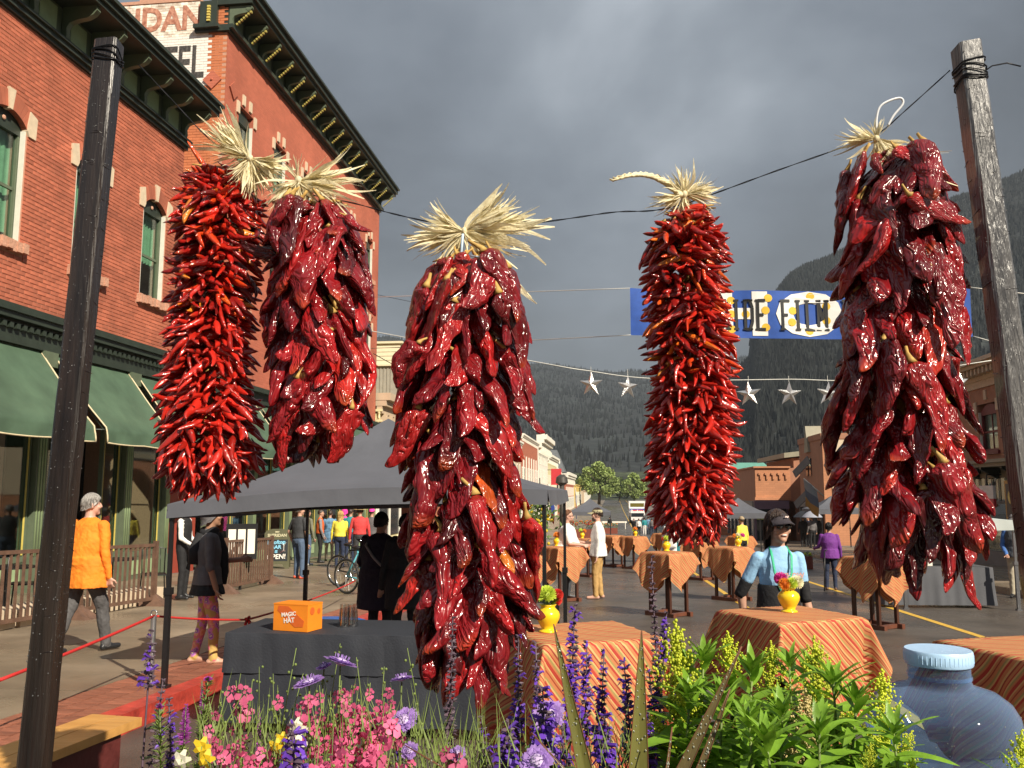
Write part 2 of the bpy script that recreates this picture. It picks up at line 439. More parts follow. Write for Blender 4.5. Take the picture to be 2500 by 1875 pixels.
# bricks: the nearest courses one by one, the rest of the field as one piece
CH, BL = .088, .262
cells = []
r_ = 0; z = 5.125
while z < 10.84:
    off = (r_ % 2)*BL/2; y = Y0 - off
    while y < Y1:
        a, b = max(y, Y0), min(y+BL-.016, Y1); zz0, zz1 = z, min(z+CH-.016, 10.85)
        segs = [(a, b)]
        for (wa, wb) in win:
            if zz1 > WZ0-.21 and zz0 < WZ1+RISE+.33:
                wa2, wb2 = (wa-.03, wb+.03) if (zz0 < WZ1+.0 and zz1 > WZ0) else (wa-.13, wb+.13)
                if zz0 >= WZ1-.05:
                    hw_ = (wb-wa)/2; R_ = (hw_*hw_+RISE*RISE)/(2*RISE); zc_ = WZ1+RISE-R_
                    q_ = (R_+.26)**2 - ((zz0+zz1)/2-zc_)**2; h_ = sqrt(q_) if q_ > 0 else 0
                    h_ = min(h_, hw_+.16) if (zz0+zz1)/2 > WZ1+.1 else hw_+.14
                    wa2, wb2 = ((wa+wb)/2-h_, (wa+wb)/2+h_) if h_ > 0 else (99, -99)
                    if h_ == 0: continue
                segs = [q for sg in segs for q in (((sg[0], min(sg[1], wa2)), (max(sg[0], wb2), sg[1])))]
        for s0, s1 in segs:
            if s1 - s0 > .02: cells.append((s0, s1, zz0, zz1))
        y += BL
    z += CH; r_ += 1
full = {}
def dist(c): return abs((c[0]+c[1])/2 - 15.3) + .25*abs((c[2]+c[3])/2-6.6)
cells = [c for c in cells if c[1] > 12.2]
cells.sort(key=dist)
bm_rest = MB(); meshes = {}
wall_o = wall
for i, (s0, s1, z0, z1) in enumerate(cells):
    pr = rnd(-.003, .004)
    if i < 300:
        key = (round(s1-s0, 3), round(z1-z0, 3))
        if key not in meshes:
            q = MB(); q.box((-.03, -key[0]/2, -key[1]/2), (.0, key[0]/2, key[1]/2)); meshes[key] = q.mesh('brick', brick_red)
        inst('brick', meshes[key], wall, Matrix.Translation(Vector((XF+pr, (s0+s1)/2, (z0+z1)/2)) - LBL))
    else: bm_rest.box((XF-.03, s0, z0), (XF+pr, s1, z1))
o_ = bm_rest.build('brick_field', brick_red_all, wall, None, LBL); setting(o_, 'stuff')
for i, (a, b) in enumerate(win):
    f = sash_window(LB, XF, a, b, WZ0, WZ1, RISE, blind=(i == 3))
    f.location = -LBL
# main cornice
g = MB()
for z0, z1, d in ((10.85, 10.93, .07), (10.93, 11.03, .14), (11.03, 11.08, .20)): g.box((XF-.3, Y0, z0), (XF+d, Y1+.06, z1))
B(g, 'architrave', dgreen)
g = MB(); g.box((XF-.3, Y0, 11.08), (XF+.03, Y1, 11.78)); B(g, 'frieze', mgreen)
br_y = [21.0 - i*1.02 for i in range(13)]
for i in range(12):
    q = MB(); q.box((XF+.03, br_y[i+1]+.24, 11.2), (XF+.055, br_y[i]-.24, 11.7)); B(q, 'frieze_panel', lgreen)
def bracket_mesh(h, p, w_, m1):
    q = MB()
    prof = [(0,0),(.10*p,0),(.16*p,.12*h),(.14*p,.35*h),(.22*p,.5*h),(.45*p,.58*h),(.72*p,.62*h),(.9*p,.72*h),(1.0*p,.85*h),(.97*p,h),(0,h)]
    q.prism(prof, -w_/2, w_/2, lambda u, v, ww: (u, ww, v))
    for i in range(9):
        a = i/8*2*pi
    q.lathe([(.02,-w_*.62),(.11*h,-w_*.6),(.11*h,w_*.6),(.02,w_*.62)], 10, (0,0,0))
    # turn the scroll onto its side and set it at the nose
    n0 = len(q.v) - 40
    for i in range(n0, len(q.v)):
        x, y, z = q.v[i]; q.v[i] = (x + .82*p, z, y + .84*h)
    return q.mesh('bracket', m1, 40)
brm = bracket_mesh(.72, .78, .13, mgreen)
for y in br_y: inst('bracket', brm, LB, Matrix.Translation(Vector((XF+.05, y, 11.08)) - LBL))
g = MB()
for z0, z1, d in ((11.80, 11.90, .90), (11.90, 12.02, .97), (12.02, 12.10, 1.05)): g.box((XF-.4, Y0, z0), (XF+d, Y1+.12, z1))
B(g, 'crown_moulding', dgreen)
# storefront cornice with small dentils
g = MB()
for z0, z1, d in ((4.98, 5.12, .36), (4.86, 4.98, .30), (4.42, 4.86, .14)): g.box((XF-.3, Y0, z0), (XF+d, Y1, z1))
B(g, 'storefront_cornice', dgreen)
q = MB(); q.box((0,-.05,-.11),(.09,.05,0)); dm = q.mesh('dentil', dgreen)
y = 12.3
while y < Y1-.1: inst('dentil', dm, LB, Matrix.Translation(Vector((XF+.142, y, 4.80)) - LBL)); y += .19

# awnings (also reused along the hotel next door)
def awning(parent, y0, y1, base, zt=4.40, zb=2.88, out=1.25, xf=XF):
    mb = MB(); n = 14; P = []
    for i in range(9):
        t = i/8; x = xf + .06 + out*t; z = zt + (zb-zt)*t - .05*sin(pi*t)
        P.append([(x, y0+(y1-y0)*j/n, z + .006*sin(j*1.7+i)) for j in range(n+1)])
    for i in range(1, 5):
        P.append([(xf+.06+out+.012*i+.012*sin(j*1.3+i*.8), y0+(y1-y0)*j/n, zb-.075*i-.018*abs(sin(j*pi/7))*(i==4)) for j in range(n+1)])
    mb.grid(P); a = mb.build('awning', awn, parent, 40, base)
    pp = MB()
    for yy in (y0, y1): pp.tube([(p[0 if yy == y0 else -1][0]+.004, yy, p[0][2]+.004) for p in P], .017, 6)
    pp.tube([(q2[0]+.004, q2[1], q2[2]) for q2 in P[-1]], .016, 6); pp.build('piping', awn_trim, a, 180, base)
    fr = MB()
    for yy in (y0+.04, y1-.04):
        fr.tube([(xf, yy, zb), (xf+out, yy, zb-.03)], .014, 6); fr.tube([(xf, yy, zt-.04), (xf+out, yy, zb-.05)], .014, 6)
    fr.tube([(xf+out, y0, zb-.03), (xf+out, y1, zb-.03)], .014, 6); fr.build('awning_frame', dgreen, a, 180, base)
    return a
for y0, y1 in ((13.12, 15.86), (16.27, 19.01), (19.41, 21.2)): awning(LB, y0, y1, LBL)

# storefront: pilasters, sill walls, show windows, recessed door
SZ = lambda y: road_z(y) + .15
def pilaster(parent, base, y, wdt, z1, name='pilaster', xf=XF):
    q = MB(); zb = SZ(y)
    q.box((xf-.2, y-wdt/2, zb-.05), (xf+.16, y+wdt/2, zb+.55)); q.box((xf-.2, y-wdt/2+.03, zb+.55), (xf+.12, y+wdt/2-.03, z1-.3)); q.box((xf-.2, y-wdt/2-.02, z1-.3), (xf+.18, y+wdt/2+.02, z1))
    o2 = q.build(name, mgreen, parent, None, base)
    q = MB()
    for j in range(3):
        yy = y + (j-1)*wdt*.22; q.tube([(xf+.122, yy, zb+.7), (xf+.122, yy, z1-.4)], .022, 6)
    q.build('fluting', lgreen, o2, 180, base)
    return o2
def shopfront(parent, base, y0, y1, z1, mullions=2, door=False, xf=XF, inner=dark_room, gl=None):
    zb = SZ((y0+y1)/2)
    q = MB(); q.box((xf-.15, y0, zb-.2), (xf+.03, y1, zb+.55)); sw = q.build('stall_riser', mgreen, parent, None, base)
    q = MB(); q.box((xf+.03, y0+.15, zb+.12), (xf+.05, y1-.15, zb+.45)); q.build('riser_panel', lgreen, sw, None, base)
    q = MB()
    q.box((xf-.1, y0, zb+.55), (xf+.05, y1, zb+.66)); q.box((xf-.1, y0, z1-.95), (xf+.02, y1, z1-.85)); q.box((xf-.1, y0, z1-.1), (xf+.02, y1, z1))
    for i in range(mullions+1):
        yy = y0 + (y1-y0)*i/mullions; q.box((xf-.09, max(y0, yy-.045), zb+.66), (xf+.01, min(y1, yy+.045), z1-.1))
    f = q.build('show_window', mgreen, parent, None, base)
    q = MB(); q.box((xf-.05, y0+.045, zb+.66), (xf-.042, y1-.045, z1-.1)); q.build('pane', gl or pane_glass, f, None, base)
    q = MB()
    for i in range(mullions):
        ya, yb = y0+(y1-y0)*i/mullions+.05, y0+(y1-y0)*(i+1)/mullions-.05
        q.box((xf-.02, ya, zb+.68), (xf+.0, ya+.03, z1-.96)); q.box((xf-.02, yb-.03, zb+.68), (xf+.0, yb, z1-.96))
    q.build('gold_bead', gold, f, None, base)
    q = MB(); q.box((xf-2.2, y0-.3, zb), (xf-2.15, y1+.3, z1)); q.box((xf-2.2, y0, z1), (xf-.1, y1, z1+.03)); q.build('room', inner, f, None, base)
for y in (13.0, 16.06, 19.21, 21.05): pilaster(LB, LBL, y, .38 if y < 21 else .3, 4.42)
shopfront(LB, LBL, 13.19, 15.87, 4.42, 2); shopfront(LB, LBL, 16.25, 17.3, 4.42, 1); shopfront(LB, LBL, 18.3, 19.02, 4.42, 1); shopfront(LB, LBL, 19.4, 20.9, 4.42, 1)
zb = SZ(17.8)
q = MB(); q.box((XF-1.2, 17.3, zb), (XF-1.12, 18.3, 4.42)); dr = q.build('door', mat('door_wood', (.05,.022,.015), .4, .2, 6), LB, None, LBL)
q = MB(); q.tube([(XF-1.08, 18.1, zb+.9), (XF-1.02, 18.1, zb+.9), (XF-1.02, 18.1, zb+1.3), (XF-1.08, 18.1, zb+1.3)], .014, 6); q.build('handle', gold, dr, 180, LBL)
q = MB(); q.box((XF-1.12, 17.42, zb+.5), (XF-1.11, 18.0, zb+2.3)); q.build('pane', pane_glass, dr, None, LBL)
# ================================================================== THE HOTEL next door (painted brick, big bracketed cornice, ghost sign)
def brick_tex_mat(name, c, mort, axis='x', bw=.24, bh=.085, rough=.7, bump=.5, var=.12, big=.5):
    m = mat(name, c, rough, var, big, 0, detail=8); t = m.node_tree; n = t.nodes.new; L = t.links.new; b = t.nodes['Principled BSDF']
    tcn = n('ShaderNodeTexCoord'); sp = n('ShaderNodeSeparateXYZ'); L(tcn.outputs['Object'], sp.inputs[0])
    cb = n('ShaderNodeCombineXYZ'); L(sp.outputs[1 if axis == 'x' else 0], cb.inputs[0]); L(sp.outputs[2], cb.inputs[1])
    bt = n('ShaderNodeTexBrick'); bt.inputs['Scale'].default_value = 1; bt.inputs['Brick Width'].default_value = bw; bt.inputs['Row Height'].default_value = bh; bt.inputs['Mortar Size'].default_value = .007
    bt.inputs['Color1'].default_value = (1,1,1,1); bt.inputs['Color2'].default_value = (.86,.86,.86,1); bt.inputs['Mortar'].default_value = (*mort, 1)
    L(cb.outputs[0], bt.inputs['Vector'])
    src = b.inputs['Base Color'].links[0].from_socket
    mm = n('ShaderNodeMix'); mm.data_type = 'RGBA'; mm.blend_type = 'MULTIPLY'; mm.inputs[0].default_value = 1
    L(src, mm.inputs[6]); L(bt.outputs['Color'], mm.inputs[7]); L(mm.outputs[2], b.inputs['Base Color'])
    bp = n('ShaderNodeBump'); bp.inputs['Strength'].default_value = bump; bp.inputs['Distance'].default_value = .01
    iv = n('ShaderNodeMath'); iv.operation = 'SUBTRACT'; iv.inputs[0].default_value = 1; L(bt.outputs['Fac'], iv.inputs[1]); L(iv.outputs[0], bp.inputs['Height']); L(bp.outputs[0], b.inputs['Normal'])
    return m
painted_brick = brick_tex_mat('painted_facade_brick', (.50,.145,.085), (.90,.86,.86), bump=.5, var=.22, big=.35)
side_brick = mat('side_wall_brick', (.52,.17,.07), .7, .16, 2.5, .3, 60, island=.10)
wash_brick = mat('whitewashed_brick', (.66,.50,.38), .8, .22, 5, .3, 60, island=.16, c2=(.86,.82,.74))
white_brick = mat('white_painted_brick', (.80,.78,.73), .7, .06, 3, .3, 60, island=.03)
faded_red = mat('faded_red_sign_paint', (.36,.12,.07), .85, .25, 7, 0, c2=(.50,.26,.18))
faded_black = mat('faded_black_sign_paint', (.03,.03,.03), .85, .5, 9, 0, c2=(.07,.065,.06))
SH = thing('hotel_building', 'three storey orange red brick hotel with painted wall sign and gold bracketed cornice', 'building', (XF, 32, road_z(32)))
SHL = SH.location.copy()
SY0, SY1, SZT = 23.44, 40.7, 15.6
swin = [(c-.55, c+.55) for c in (25.0, 27.85, 30.6, 33.5, 36.3, 39.1)]
H3 = (11.75, 13.35, .32); H2 = (7.3, 9.3, .32)
g = MB(); holes = [(a, b, H[0], H[1]+H[2]) for a, b in swin for H in (H2, H3)]
wall_field(g, SY0+.02, SY1, 4.9, SZT, holes, XF-.35, XF)
g.box((XF-12, SY1-.02, road_z(41)-.2), (XF, SY1, SZT)); g.box((XF-12, SY0+.3, SZT), (XF-.4, SY1-.1, SZT+.05))
swall = g.build('wall', painted_brick, SH, None, SHL)
for a, b in swin:
    for H in (H2, H3):
        f = sash_window(SH, XF, a, b, H[0], H[1], H[2], arch=False, sill=True); f.location = -SHL
        yc, hw = (a+b)/2, (b-a)/2
        for s2 in (-1, 1):
            for k_, (o1, z1, hh) in enumerate(((hw+.09, H[1]+.0, .38), (hw*.45, H[1]+.40, .34))):
                q = MB(); q.box((XF-.02, yc+s2*o1-.085, z1), (XF+.05, yc+s2*o1+.085, z1+hh)); q.build('end_stone', buff, f, None, Vector((0,0,0)))
# side wall towards the lens, with its painted sign
g = MB(); g.box((XF-14, SY0+.03, 4.0), (XF-.36, SY0+.35, 16.6)); g.box((XF-.36, SY0+.005, 4.95), (XF-.001, SY0+.019, 15.5)); g.box((XF-14, SY0-.02, 16.6), (XF-.9, SY0+.4, 16.7)); g.box((-14.4, SY0, 16.7), (-13.4, SY0+.35, 17.1))
sidew = g.build('side_wall', mortar, SH, None, SHL)
cells = []
z = 4.2; r_ = 0
while z < 16.56:
    x = XF - (r_ % 2)*.12
    while x > -19:
        x0, x1 = max(x-.24+.01, -19), min(x, XF)
        cells.append((x0, x1, z, min(z+.076, 16.6))); x -= .24
    z += .086; r_ += 1
cells.sort(key=lambda c: abs(c[0]+12.2)+.6*abs(c[2]-14.6))
restm = [MB(), MB(), MB()]; mcache = {}; nbk = 0
for i, (x0, x1, z0, z1) in enumerate(cells):
    if z0 > 13.75 and (x1 < -11.93+rnd(-.05,.05)): k_ = 2 if z0 < 15.45 else 1
    else: k_ = 0
    mm_ = (side_brick, wash_brick, white_brick)[k_]
    d_ = SY0 + rnd(-.003,.004)
    if i < 300:
        key = (round(x1-x0,3), k_)
        if key not in mcache:
            q = MB(); q.box((-key[0]/2,0,-.038),(key[0]/2,.035,.038)); mcache[key] = q.mesh('brick', mm_)
        inst('brick', mcache[key], sidew, Matrix.Translation(Vector(((x0+x1)/2, d_, (z0+z1)/2)) - SHL))
    else: restm[k_].box((x0, d_, z0), (x1, d_+.035, z1))
for mbk, mm_ in zip(restm, (side_brick, wash_brick, white_brick)): setting(mbk.build('brick_field', mm_, sidew, None, SHL), 'stuff')
def side_text(s, size, right, zc, m, sx, bold):
    me = text_mesh(s, size, m, bold=bold+.015, ext=.003, align='RIGHT')
    inst('lettering', me, sidew, Matrix.Translation(Vector((right, SY0-.008, zc)) - SHL) @ FACE_NEAR @ Matrix.Diagonal((sx,1,1,1)))
side_text('SHERIDAN', 1.08, -12.27, 16.02, faded_red, .86, .02)
side_text('HOTEL', 1.46, -12.2, 14.56, faded_black, .60, .012)
q = MB(); q.cbox((-11.9, SY0-.03, 13.99), (.42,.04,.42), 0, Matrix.Rotation(pi/4,3,'Y')); q.ball((-11.9, SY0-.06, 13.99), .04, 6, 4); q.build('anchor_plate', painted_brick, SH, None, SHL)
q = MB(); q.cbox((XF+.03, 24.0, 13.9), (.04,.42,.42), 0, Matrix.Rotation(pi/4,3,'X')); q.build('anchor_plate', painted_brick, SH, None, SHL)
# cornice
g = MB()
for z0, z1, d in ((15.52, 15.6, .10), (15.6, 15.72, .22)): g.box((XF-.2, SY0-.1, z0), (XF+d, SY1, z1))
for z0, z1, d in ((15.52, 15.6, .10), (15.6, 15.72, .22)): g.box((XF-1.0, SY0-d, z0), (XF-.2, SY0-.0, z1))
g.build('architrave', dgreen, SH, None, SHL)
g = MB(); g.box((XF-.3, SY0+.02, 15.72), (XF+.05, SY1, 16.4)); g.box((XF-.85, SY0-.12, 15.72), (XF-.3, SY0+.3, 16.5)); g.build('frieze', dgreen, SH, None, SHL)
g = MB()
for z0, z1, d in ((16.36, 16.48, .80), (16.48, 16.66, .90), (16.66, 16.74, 1.0)): g.box((XF-.5, SY0-.1, z0), (XF+d, SY1+.15, z1))
g.build('crown_moulding', dgreen, SH, None, SHL)
brm2 = bracket_mesh(.62, .72, .12, mgreen)
q = MB()
for i in range(7): q.cbox((.24+.070*i, 0, .05+.062*i), (.06,.075,.062), 0, Matrix.Rotation(-.6+.1*i,3,'Y'))
gm = q.mesh('gilding', gilt)
q = MB(); q.box((XF+.05, 0, 0), (XF+.07, .6, .35)); 
y = 23.5
for i in range(16):
    b_ = inst('bracket', brm2, SH, Matrix.Translation(Vector((XF+.05, y, 15.72)) - SHL))
    inst('gilding', gm, b_, Matrix.Translation((.0,0,.0)))
    if i < 15:
        q = MB(); q.box((XF+.05, y+.28, 15.86), (XF+.075, y+.85, 16.24)); q.build('frieze_panel', mgreen, SH, None, SHL)
    y += 1.128
bb_ = MB()
for i in range(6): bb_.cbox((XF-.55, SY0-.14, 15.85+.09*i), (.1,.06,.055))
bb_.build('gilding', gold, SH, None, SHL)
# ground floor
g = MB(); g.box((XF-.3, SY0, 4.42), (XF+.14, SY1, 4.75)); g.box((XF-.3, SY0, 4.75), (XF+.34, SY1, 4.9)); g.build('storefront_cornice', dgreen, SH, None, SHL)
for y0, y1 in ((23.6, 26.3), (26.7, 29.4), (29.8, 32.5), (32.9, 35.6), (36.0, 38.7)): awning(SH, y0, y1, SHL)
red_panel = mat('red_panel', (.30,.05,.03), .6, .1, 5)
for y in (23.7, 26.5, 29.6, 32.7, 35.8, 38.9, 40.5): pilaster(SH, SHL, y, .36, 4.42)
for a, b in ((23.9, 26.3), (26.7, 29.4), (29.8, 32.5), (32.9, 35.6), (36.0, 38.7), (39.1, 40.3)): shopfront(SH, SHL, a, b, 4.42, 2)
# narrow gap wall between the two buildings
q = MB(); q.box((XF-1.0, Y1+.05, -1.5), (XF-.3, SY0-.02, 4.2)); tag(q.build('yard_wall', red_panel, None, None, Vector((XF-.6, 22.3, -.6))), 'short red wall closing the gap between the two brick buildings', 'wall')

# ================================================================== BUILDINGS FURTHER DOWN THE LEFT SIDE
cream = mat('cream_siding', (.72,.66,.46), .6, .05, 6)
metal_siding = mat('grey_metal_siding', (.34,.32,.27), .45, .1, 3)
white_paint = mat('white_building_paint', (.78,.75,.66), .6, .08, 3)
pale_yellow = mat('pale_yellow_paint', (.70,.62,.36), .6, .08, 3)
ochre = mat('ochre_paint', (.66,.48,.14), .6, .08, 3)
far_brick = mat('far_brick', (.40,.13,.075), .75, .15, 1.5, .2, 8)
tan_paint = mat('tan_paint', (.52,.40,.28), .6, .1, 2)
slate = mat('slate_roof', (.12,.13,.14), .5, .2, 3)
dark_pane = mat('dark_window_glass', (.03,.035,.04), .08, .3, 1, spec=.8)
def house(name, label, x0, x1, y0, y1, zt, m, sgn, wins=(), cornice=white_paint, ch=.5, cout=.4, storeys=((.9, 3.0),), trim=white_paint, winw=.9, group=None, shop=True, front_win=False):
    """block building with its street face at x1 (sgn 1, looks to +x) or x0 (sgn -1)"""
    xf = x1 if sgn > 0 else x0; zb = road_z((y0+y1)/2)
    h = thing(name, label, 'building', (xf, (y0+y1)/2, zb), 0, group); hl = h.location.copy()
    q = MB(); q.box((x0, y0, zb-.6), (x1, y1, zt)); q.build('wall', m, h, None, hl)
    q = MB()
    for k_, (dz, d) in enumerate(((0, .4), (.45, .7), (.8, 1.0))):
        a, b = sorted((xf-sgn*.3, xf+sgn*cout*d)); q.box((a, y0-.02*k_, zt-ch*.6+ch*dz), (b, y1+.02*k_, zt-ch*.6+ch*(dz+.45)))
    cn = q.build('cornice', cornice, h, None, hl)
    q = MB(); y = y0+.5
    while y < y1-.3:
        a, b = sorted((xf+sgn*.02, xf+sgn*cout*.6)); q.box((a, y-.09, zt-ch*1.1), (b, y+.09, zt-ch*.6)); y += max(1.0, (y1-y0)/14)
    q.build('bracket', cornice, cn, None, hl)
    for (z0, z1) in storeys:
        n_ = max(1, int((y1-y0)/2.6))
        for i in range(n_):
            yc = y0 + (y1-y0)*(i+.5)/n_
            a, b = sorted((xf-sgn*.02, xf+sgn*.05)); q = MB()
            for (ya, yb, za, zb2) in ((yc-winw/2-.12, yc-winw/2, z0-.1, z1+.12), (yc+winw/2, yc+winw/2+.12, z0-.1, z1+.12), (yc-winw/2, yc+winw/2, z1, z1+.16), (yc-winw/2, yc+winw/2, z0-.12, z0), (yc-winw/2, yc+winw/2, (z0+z1)/2-.04, (z0+z1)/2+.04)): q.box((a, ya, za), (b, yb, zb2))
            f = q.build('window', trim, h, None, hl)
            a, b = sorted((xf, xf+sgn*.02)); q = MB(); q.box((a, yc-winw/2, z0), (b, yc+winw/2, z1)); q.build('pane', dark_pane, f, None, hl)
    if shop:
        a, b = sorted((xf, xf+sgn*.06)); q = MB(); q.box((a, y0+.4, zb+.8), (b, y1-.4, zb+3.0)); q.build('show_window', dark_pane, h, None, hl)
        q = MB(); a, b = sorted((xf, xf+sgn*.12)); q.box((a, y0+.2, zb+3.0), (b, y1-.2, zb+3.5))
        n_ = max(2, int((y1-y0)/3))
        for i in range(n_+1):
            yy = y0+.3+(y1-y0-.6)*i/n_; q.box((a, yy-.1, zb), (b, yy+.1, zb+3.0))
        q.build('shop_trim', trim, h, None, hl)
    return h, hl
h, hl = house('low_shop', 'low ornate cream shop between the hotel and the siding building', -20, XF, 40.9, 45.9, 5.9, pale_yellow, 1, storeys=(), cornice=tan_paint, ch=.8, cout=.7)
q = MB()
for i in range(9): q.lathe([(.03,5.2),(.07,5.28),(.05,5.45),(.08,5.55),(.03,5.62)], 8, (-13.6+.28*i, 40.86, -.1))
q.box((-13.9, 40.80, 5.5), (-11.2, 40.9, 5.62)); q.box((-13.9, 40.80, 5.0), (-11.2, 40.9, 5.1)); q.build('balustrade', pale_yellow, h, None, hl)
CS = thing('siding_building', 'cream clapboard building with grey metal lower wall behind the hotel', 'building', (XF-.2, 50, road_z(50))); csl = CS.location.copy()
q = MB(); q.box((-24, 46.05, 2.0), (XF-.2, 60, 8.55)); q.build('wall', metal_siding, CS, None, csl)
q = MB()
for i in range(60): q.box((-24+.2*i+.0, 46.02, 2.0), (-24+.2*i+.09, 46.05, 8.5))
q.build('rib', metal_siding, CS, None, csl)
for i in range(5):
    q = MB(); z0 = 8.62+.235*i
    q.add([(-24,46.04,z0),(XF-.15,46.04,z0),(XF-.15,46.0-.0,z0),(-24,46.0,z0),(-24,46.04,z0+.23),(XF-.15,46.04,z0+.23),(XF-.15,46.025,z0+.23),(-24,46.025,z0+.23)], [(0,3,2,1),(4,5,6,7),(3,7,6,2),(0,1,5,4),(1,2,6,5),(0,4,7,3)])
    q.build('siding_board', cream, CS, None, csl)
q = MB(); q.box((-24.1,45.9,8.52),(XF-.05,60,8.62)); q.box((-24.1,45.9,9.78),(XF-.02,60,9.9)); q.box((-24,46.05,8.62),(XF-.2,60,9.78)); q.build('fascia', cream, CS, None, csl)
house('brick_block', 'plain red brick block hidden behind the middle chile string', -26, XF, 61, 84, 8.0, far_brick, 1, storeys=((3.6,5.4),))
house('stucco_block', 'tan stucco block beyond the plain red brick block', -26, XF, 84.5, 107.5, 7.4, tan_paint, 1, storeys=((3.0,4.8),))
h, hl = house('brick_block', 'far red brick building with thin white pilasters just right of the middle chile string', -26, XF, 108, 131.5, 8.6, far_brick, 1, storeys=((2.6,4.6),), winw=1.2)
q = MB()
for i in range(6): q.box((XF, 110+3.6*i, 1.6), (XF+.12, 110.5+3.6*i, 6.2))
q.build('pilaster', white_paint, h, None, hl)
h, hl = house('ornate_building', 'tall white building with ornate overhanging cornice and finials', -26, XF+.1, 132, 151, 9.3, white_paint, 1, storeys=((3.0,5.0),(6.0,7.8)), ch=1.6, cout=1.3)
q = MB()
for yy in (132.5, 141, 150.4): q.lathe([(.3,9.3),(.4,9.9),(.2,10.1),(.35,10.5),(.05,11.0)], 8, (XF+.7, yy, 0))
q.build('finial', white_paint, h, None, hl)
house('shop_building', 'pale yellow two storey shop building between the white ornate one and the turret', -26, XF, 152, 176, 7.6, pale_yellow, 1, storeys=((2.6,4.4),), ch=.9, cout=.7)
TB = thing('turret_building', 'red brick building with steep grey turret roof and white gable', 'building', (XF, 190, road_z(190))); tbl = TB.location.copy()
q = MB(); q.box((-28, 178, -4), (XF, 204, 5.6)); q.build('wall', far_brick, TB, None, tbl)
q = MB(); cx, cy = XF-.9, 184
q.add([(cx-2.4,cy-4,5.6),(cx+2.4,cy-4,5.6),(cx+2.4,cy+4,5.6),(cx-2.4,cy+4,5.6),(cx-1.0,cy-1.6,10.4),(cx+.5,cy-1.6,10.4),(cx+.5,cy+1.6,10.4),(cx-1.0,cy+1.6,10.4)], [(4,5,6,7),(0,1,5,4),(1,2,6,5),(2,3,7,6),(3,0,4,7)]); q.build('roof', slate, TB, None, tbl)
q = MB(); q.prism([(-1.9,1.5),(1.9,1.5),(1.9,5.0),(0,7.6),(-1.9,5.0)], 177.2, 178.2, lambda u, v, w_: (XF-.6+u, w_, v)); gb = q.build('gable', white_paint, TB, None, tbl)
q = MB(); q.box((XF-1.5,177.1,2.0),(XF+.3,177.2,4.6)); q.build('window', dark_pane, gb, None, tbl)
q = MB(); q.box((XF-.2,178,5.4),(XF+.6,204,5.9)); q.build('cornice', white_paint, TB, None, tbl)
q = MB()
for yy in (188, 193, 198): q.box((XF-.02, yy, 1.8), (XF+.06, yy+1.3, 4.2))
q.build('window', dark_pane, TB, None, tbl)
q = MB(); q.tube([(XF+.3,181,5.6),(XF+.3,181,8.4)], .12, 6); q.build('flagpole', white_paint, TB, 180, tbl)
house('brick_block', 'farthest red brick block with a white upper cornice before the yellow house', -28, XF+.2, 206, 248, 5.2, far_brick, 1, storeys=((.6,2.6),), ch=1.6, cout=.9)
house('shop_building', 'ochre yellow house front at the far end of the left side', -28, XF+.3, 256, 300, 3.4, ochre, 1, storeys=((-.4,1.4),), cornice=ochre)
house('shop_building', 'low orange brown building past the ochre yellow house', -28, XF+1.2, 306, 390, 1.9, tan_paint, 1, storeys=((-1.4,.2),), cornice=tan_paint)

# ================================================================== RIGHT SIDE
shade_brick = mat('shade_tan_brick', (.36,.17,.10), .75, .12, 2, .25, 40)  # shade of the street-facing walls is put into this duller brick colour
orange_brick = brick_tex_mat('orange_brick', (.50,.22,.11), (.75,.72,.7), axis='y', bw=.4, bh=.14, bump=.4)
olive_trim = mat('olive_trim', (.28,.26,.19), .6, .1, 3)
maroon = mat('maroon_window_frame', (.16,.025,.025), .5, .1, 5)
grey_trim = mat('grey_trim', (.13,.14,.15), .5, .1, 3)
purple_trim = mat('purple_trim', (.17,.11,.15), .5, .1, 3)
lime = mat('lime_trim', (.42,.45,.14), .5, .1, 3)
teal_roof = mat('teal_roof', (.12,.30,.24), .4, .1, 3)
XR = 12.5
RB = thing('corner_building', 'tan brick building with cream cornice and maroon arched window on the right', 'building', (XR, 30, road_z(30))); rbl = RB.location.copy()
rwin = [(c-.72, c+.72) for c in (22.6, 26.5, 30.4, 34.3)]
g = MB(); wall_field(g, 20, 38, 2.6, 5.1, [(a, b, 2.95, 4.55) for a, b in rwin], XR, XR+.35)
g.box((XR, 20, 5.1), (XR+.35, 38, 5.6)); g.box((XR+.35, 37.7, -2), (XR+14, 38, 5.9)); g.box((XR+.35, 20, 5.6), (XR+14, 37.7, 5.8)); g.box((XR+.35, 20, -2), (XR+14, 20.3, 5.6))
g.build('wall', shade_brick, RB, None, rbl)
for a, b in rwin:
    f = sash_window(RB, XR, a, b, 2.95, 4.3, .25, deep=.2, frame_m=maroon, bars=2, sgn=-1, drape=pale_blind, arch=False, sill=False); f.location = -rbl
    yc = (a+b)/2
    for s2 in (-1, 0, 1):
        q = MB(); q.box((XR-.04, yc+s2*.85-.1, 4.25+(.42 if s2 == 0 else 0)), (XR+.02, yc+s2*.85+.1, 4.65+(.35 if s2 == 0 else 0))); q.build('end_stone', buff, f, None, Vector((0,0,0)))
    q = MB(); q.box((XR-.08, a-.1, 2.83), (XR+.02, b+.1, 2.95)); q.build('sill', maroon, f, None, Vector((0,0,0)))
g = MB()
for z0, z1, d in ((5.1, 5.35, .06), (5.7, 5.82, .5), (5.82, 5.95, .62)): g.box((XR-d, 19.9, z0), (XR+.35, 38.1, z1))
g.box((XR-.1, 20, 5.35), (XR, 38, 5.7)); g.build('cornice', buff, RB, None, rbl)
q = MB(); q.box((-.34,-.05,-.2),(0,.05,0)); dmm = q.mesh('dentil', buff)
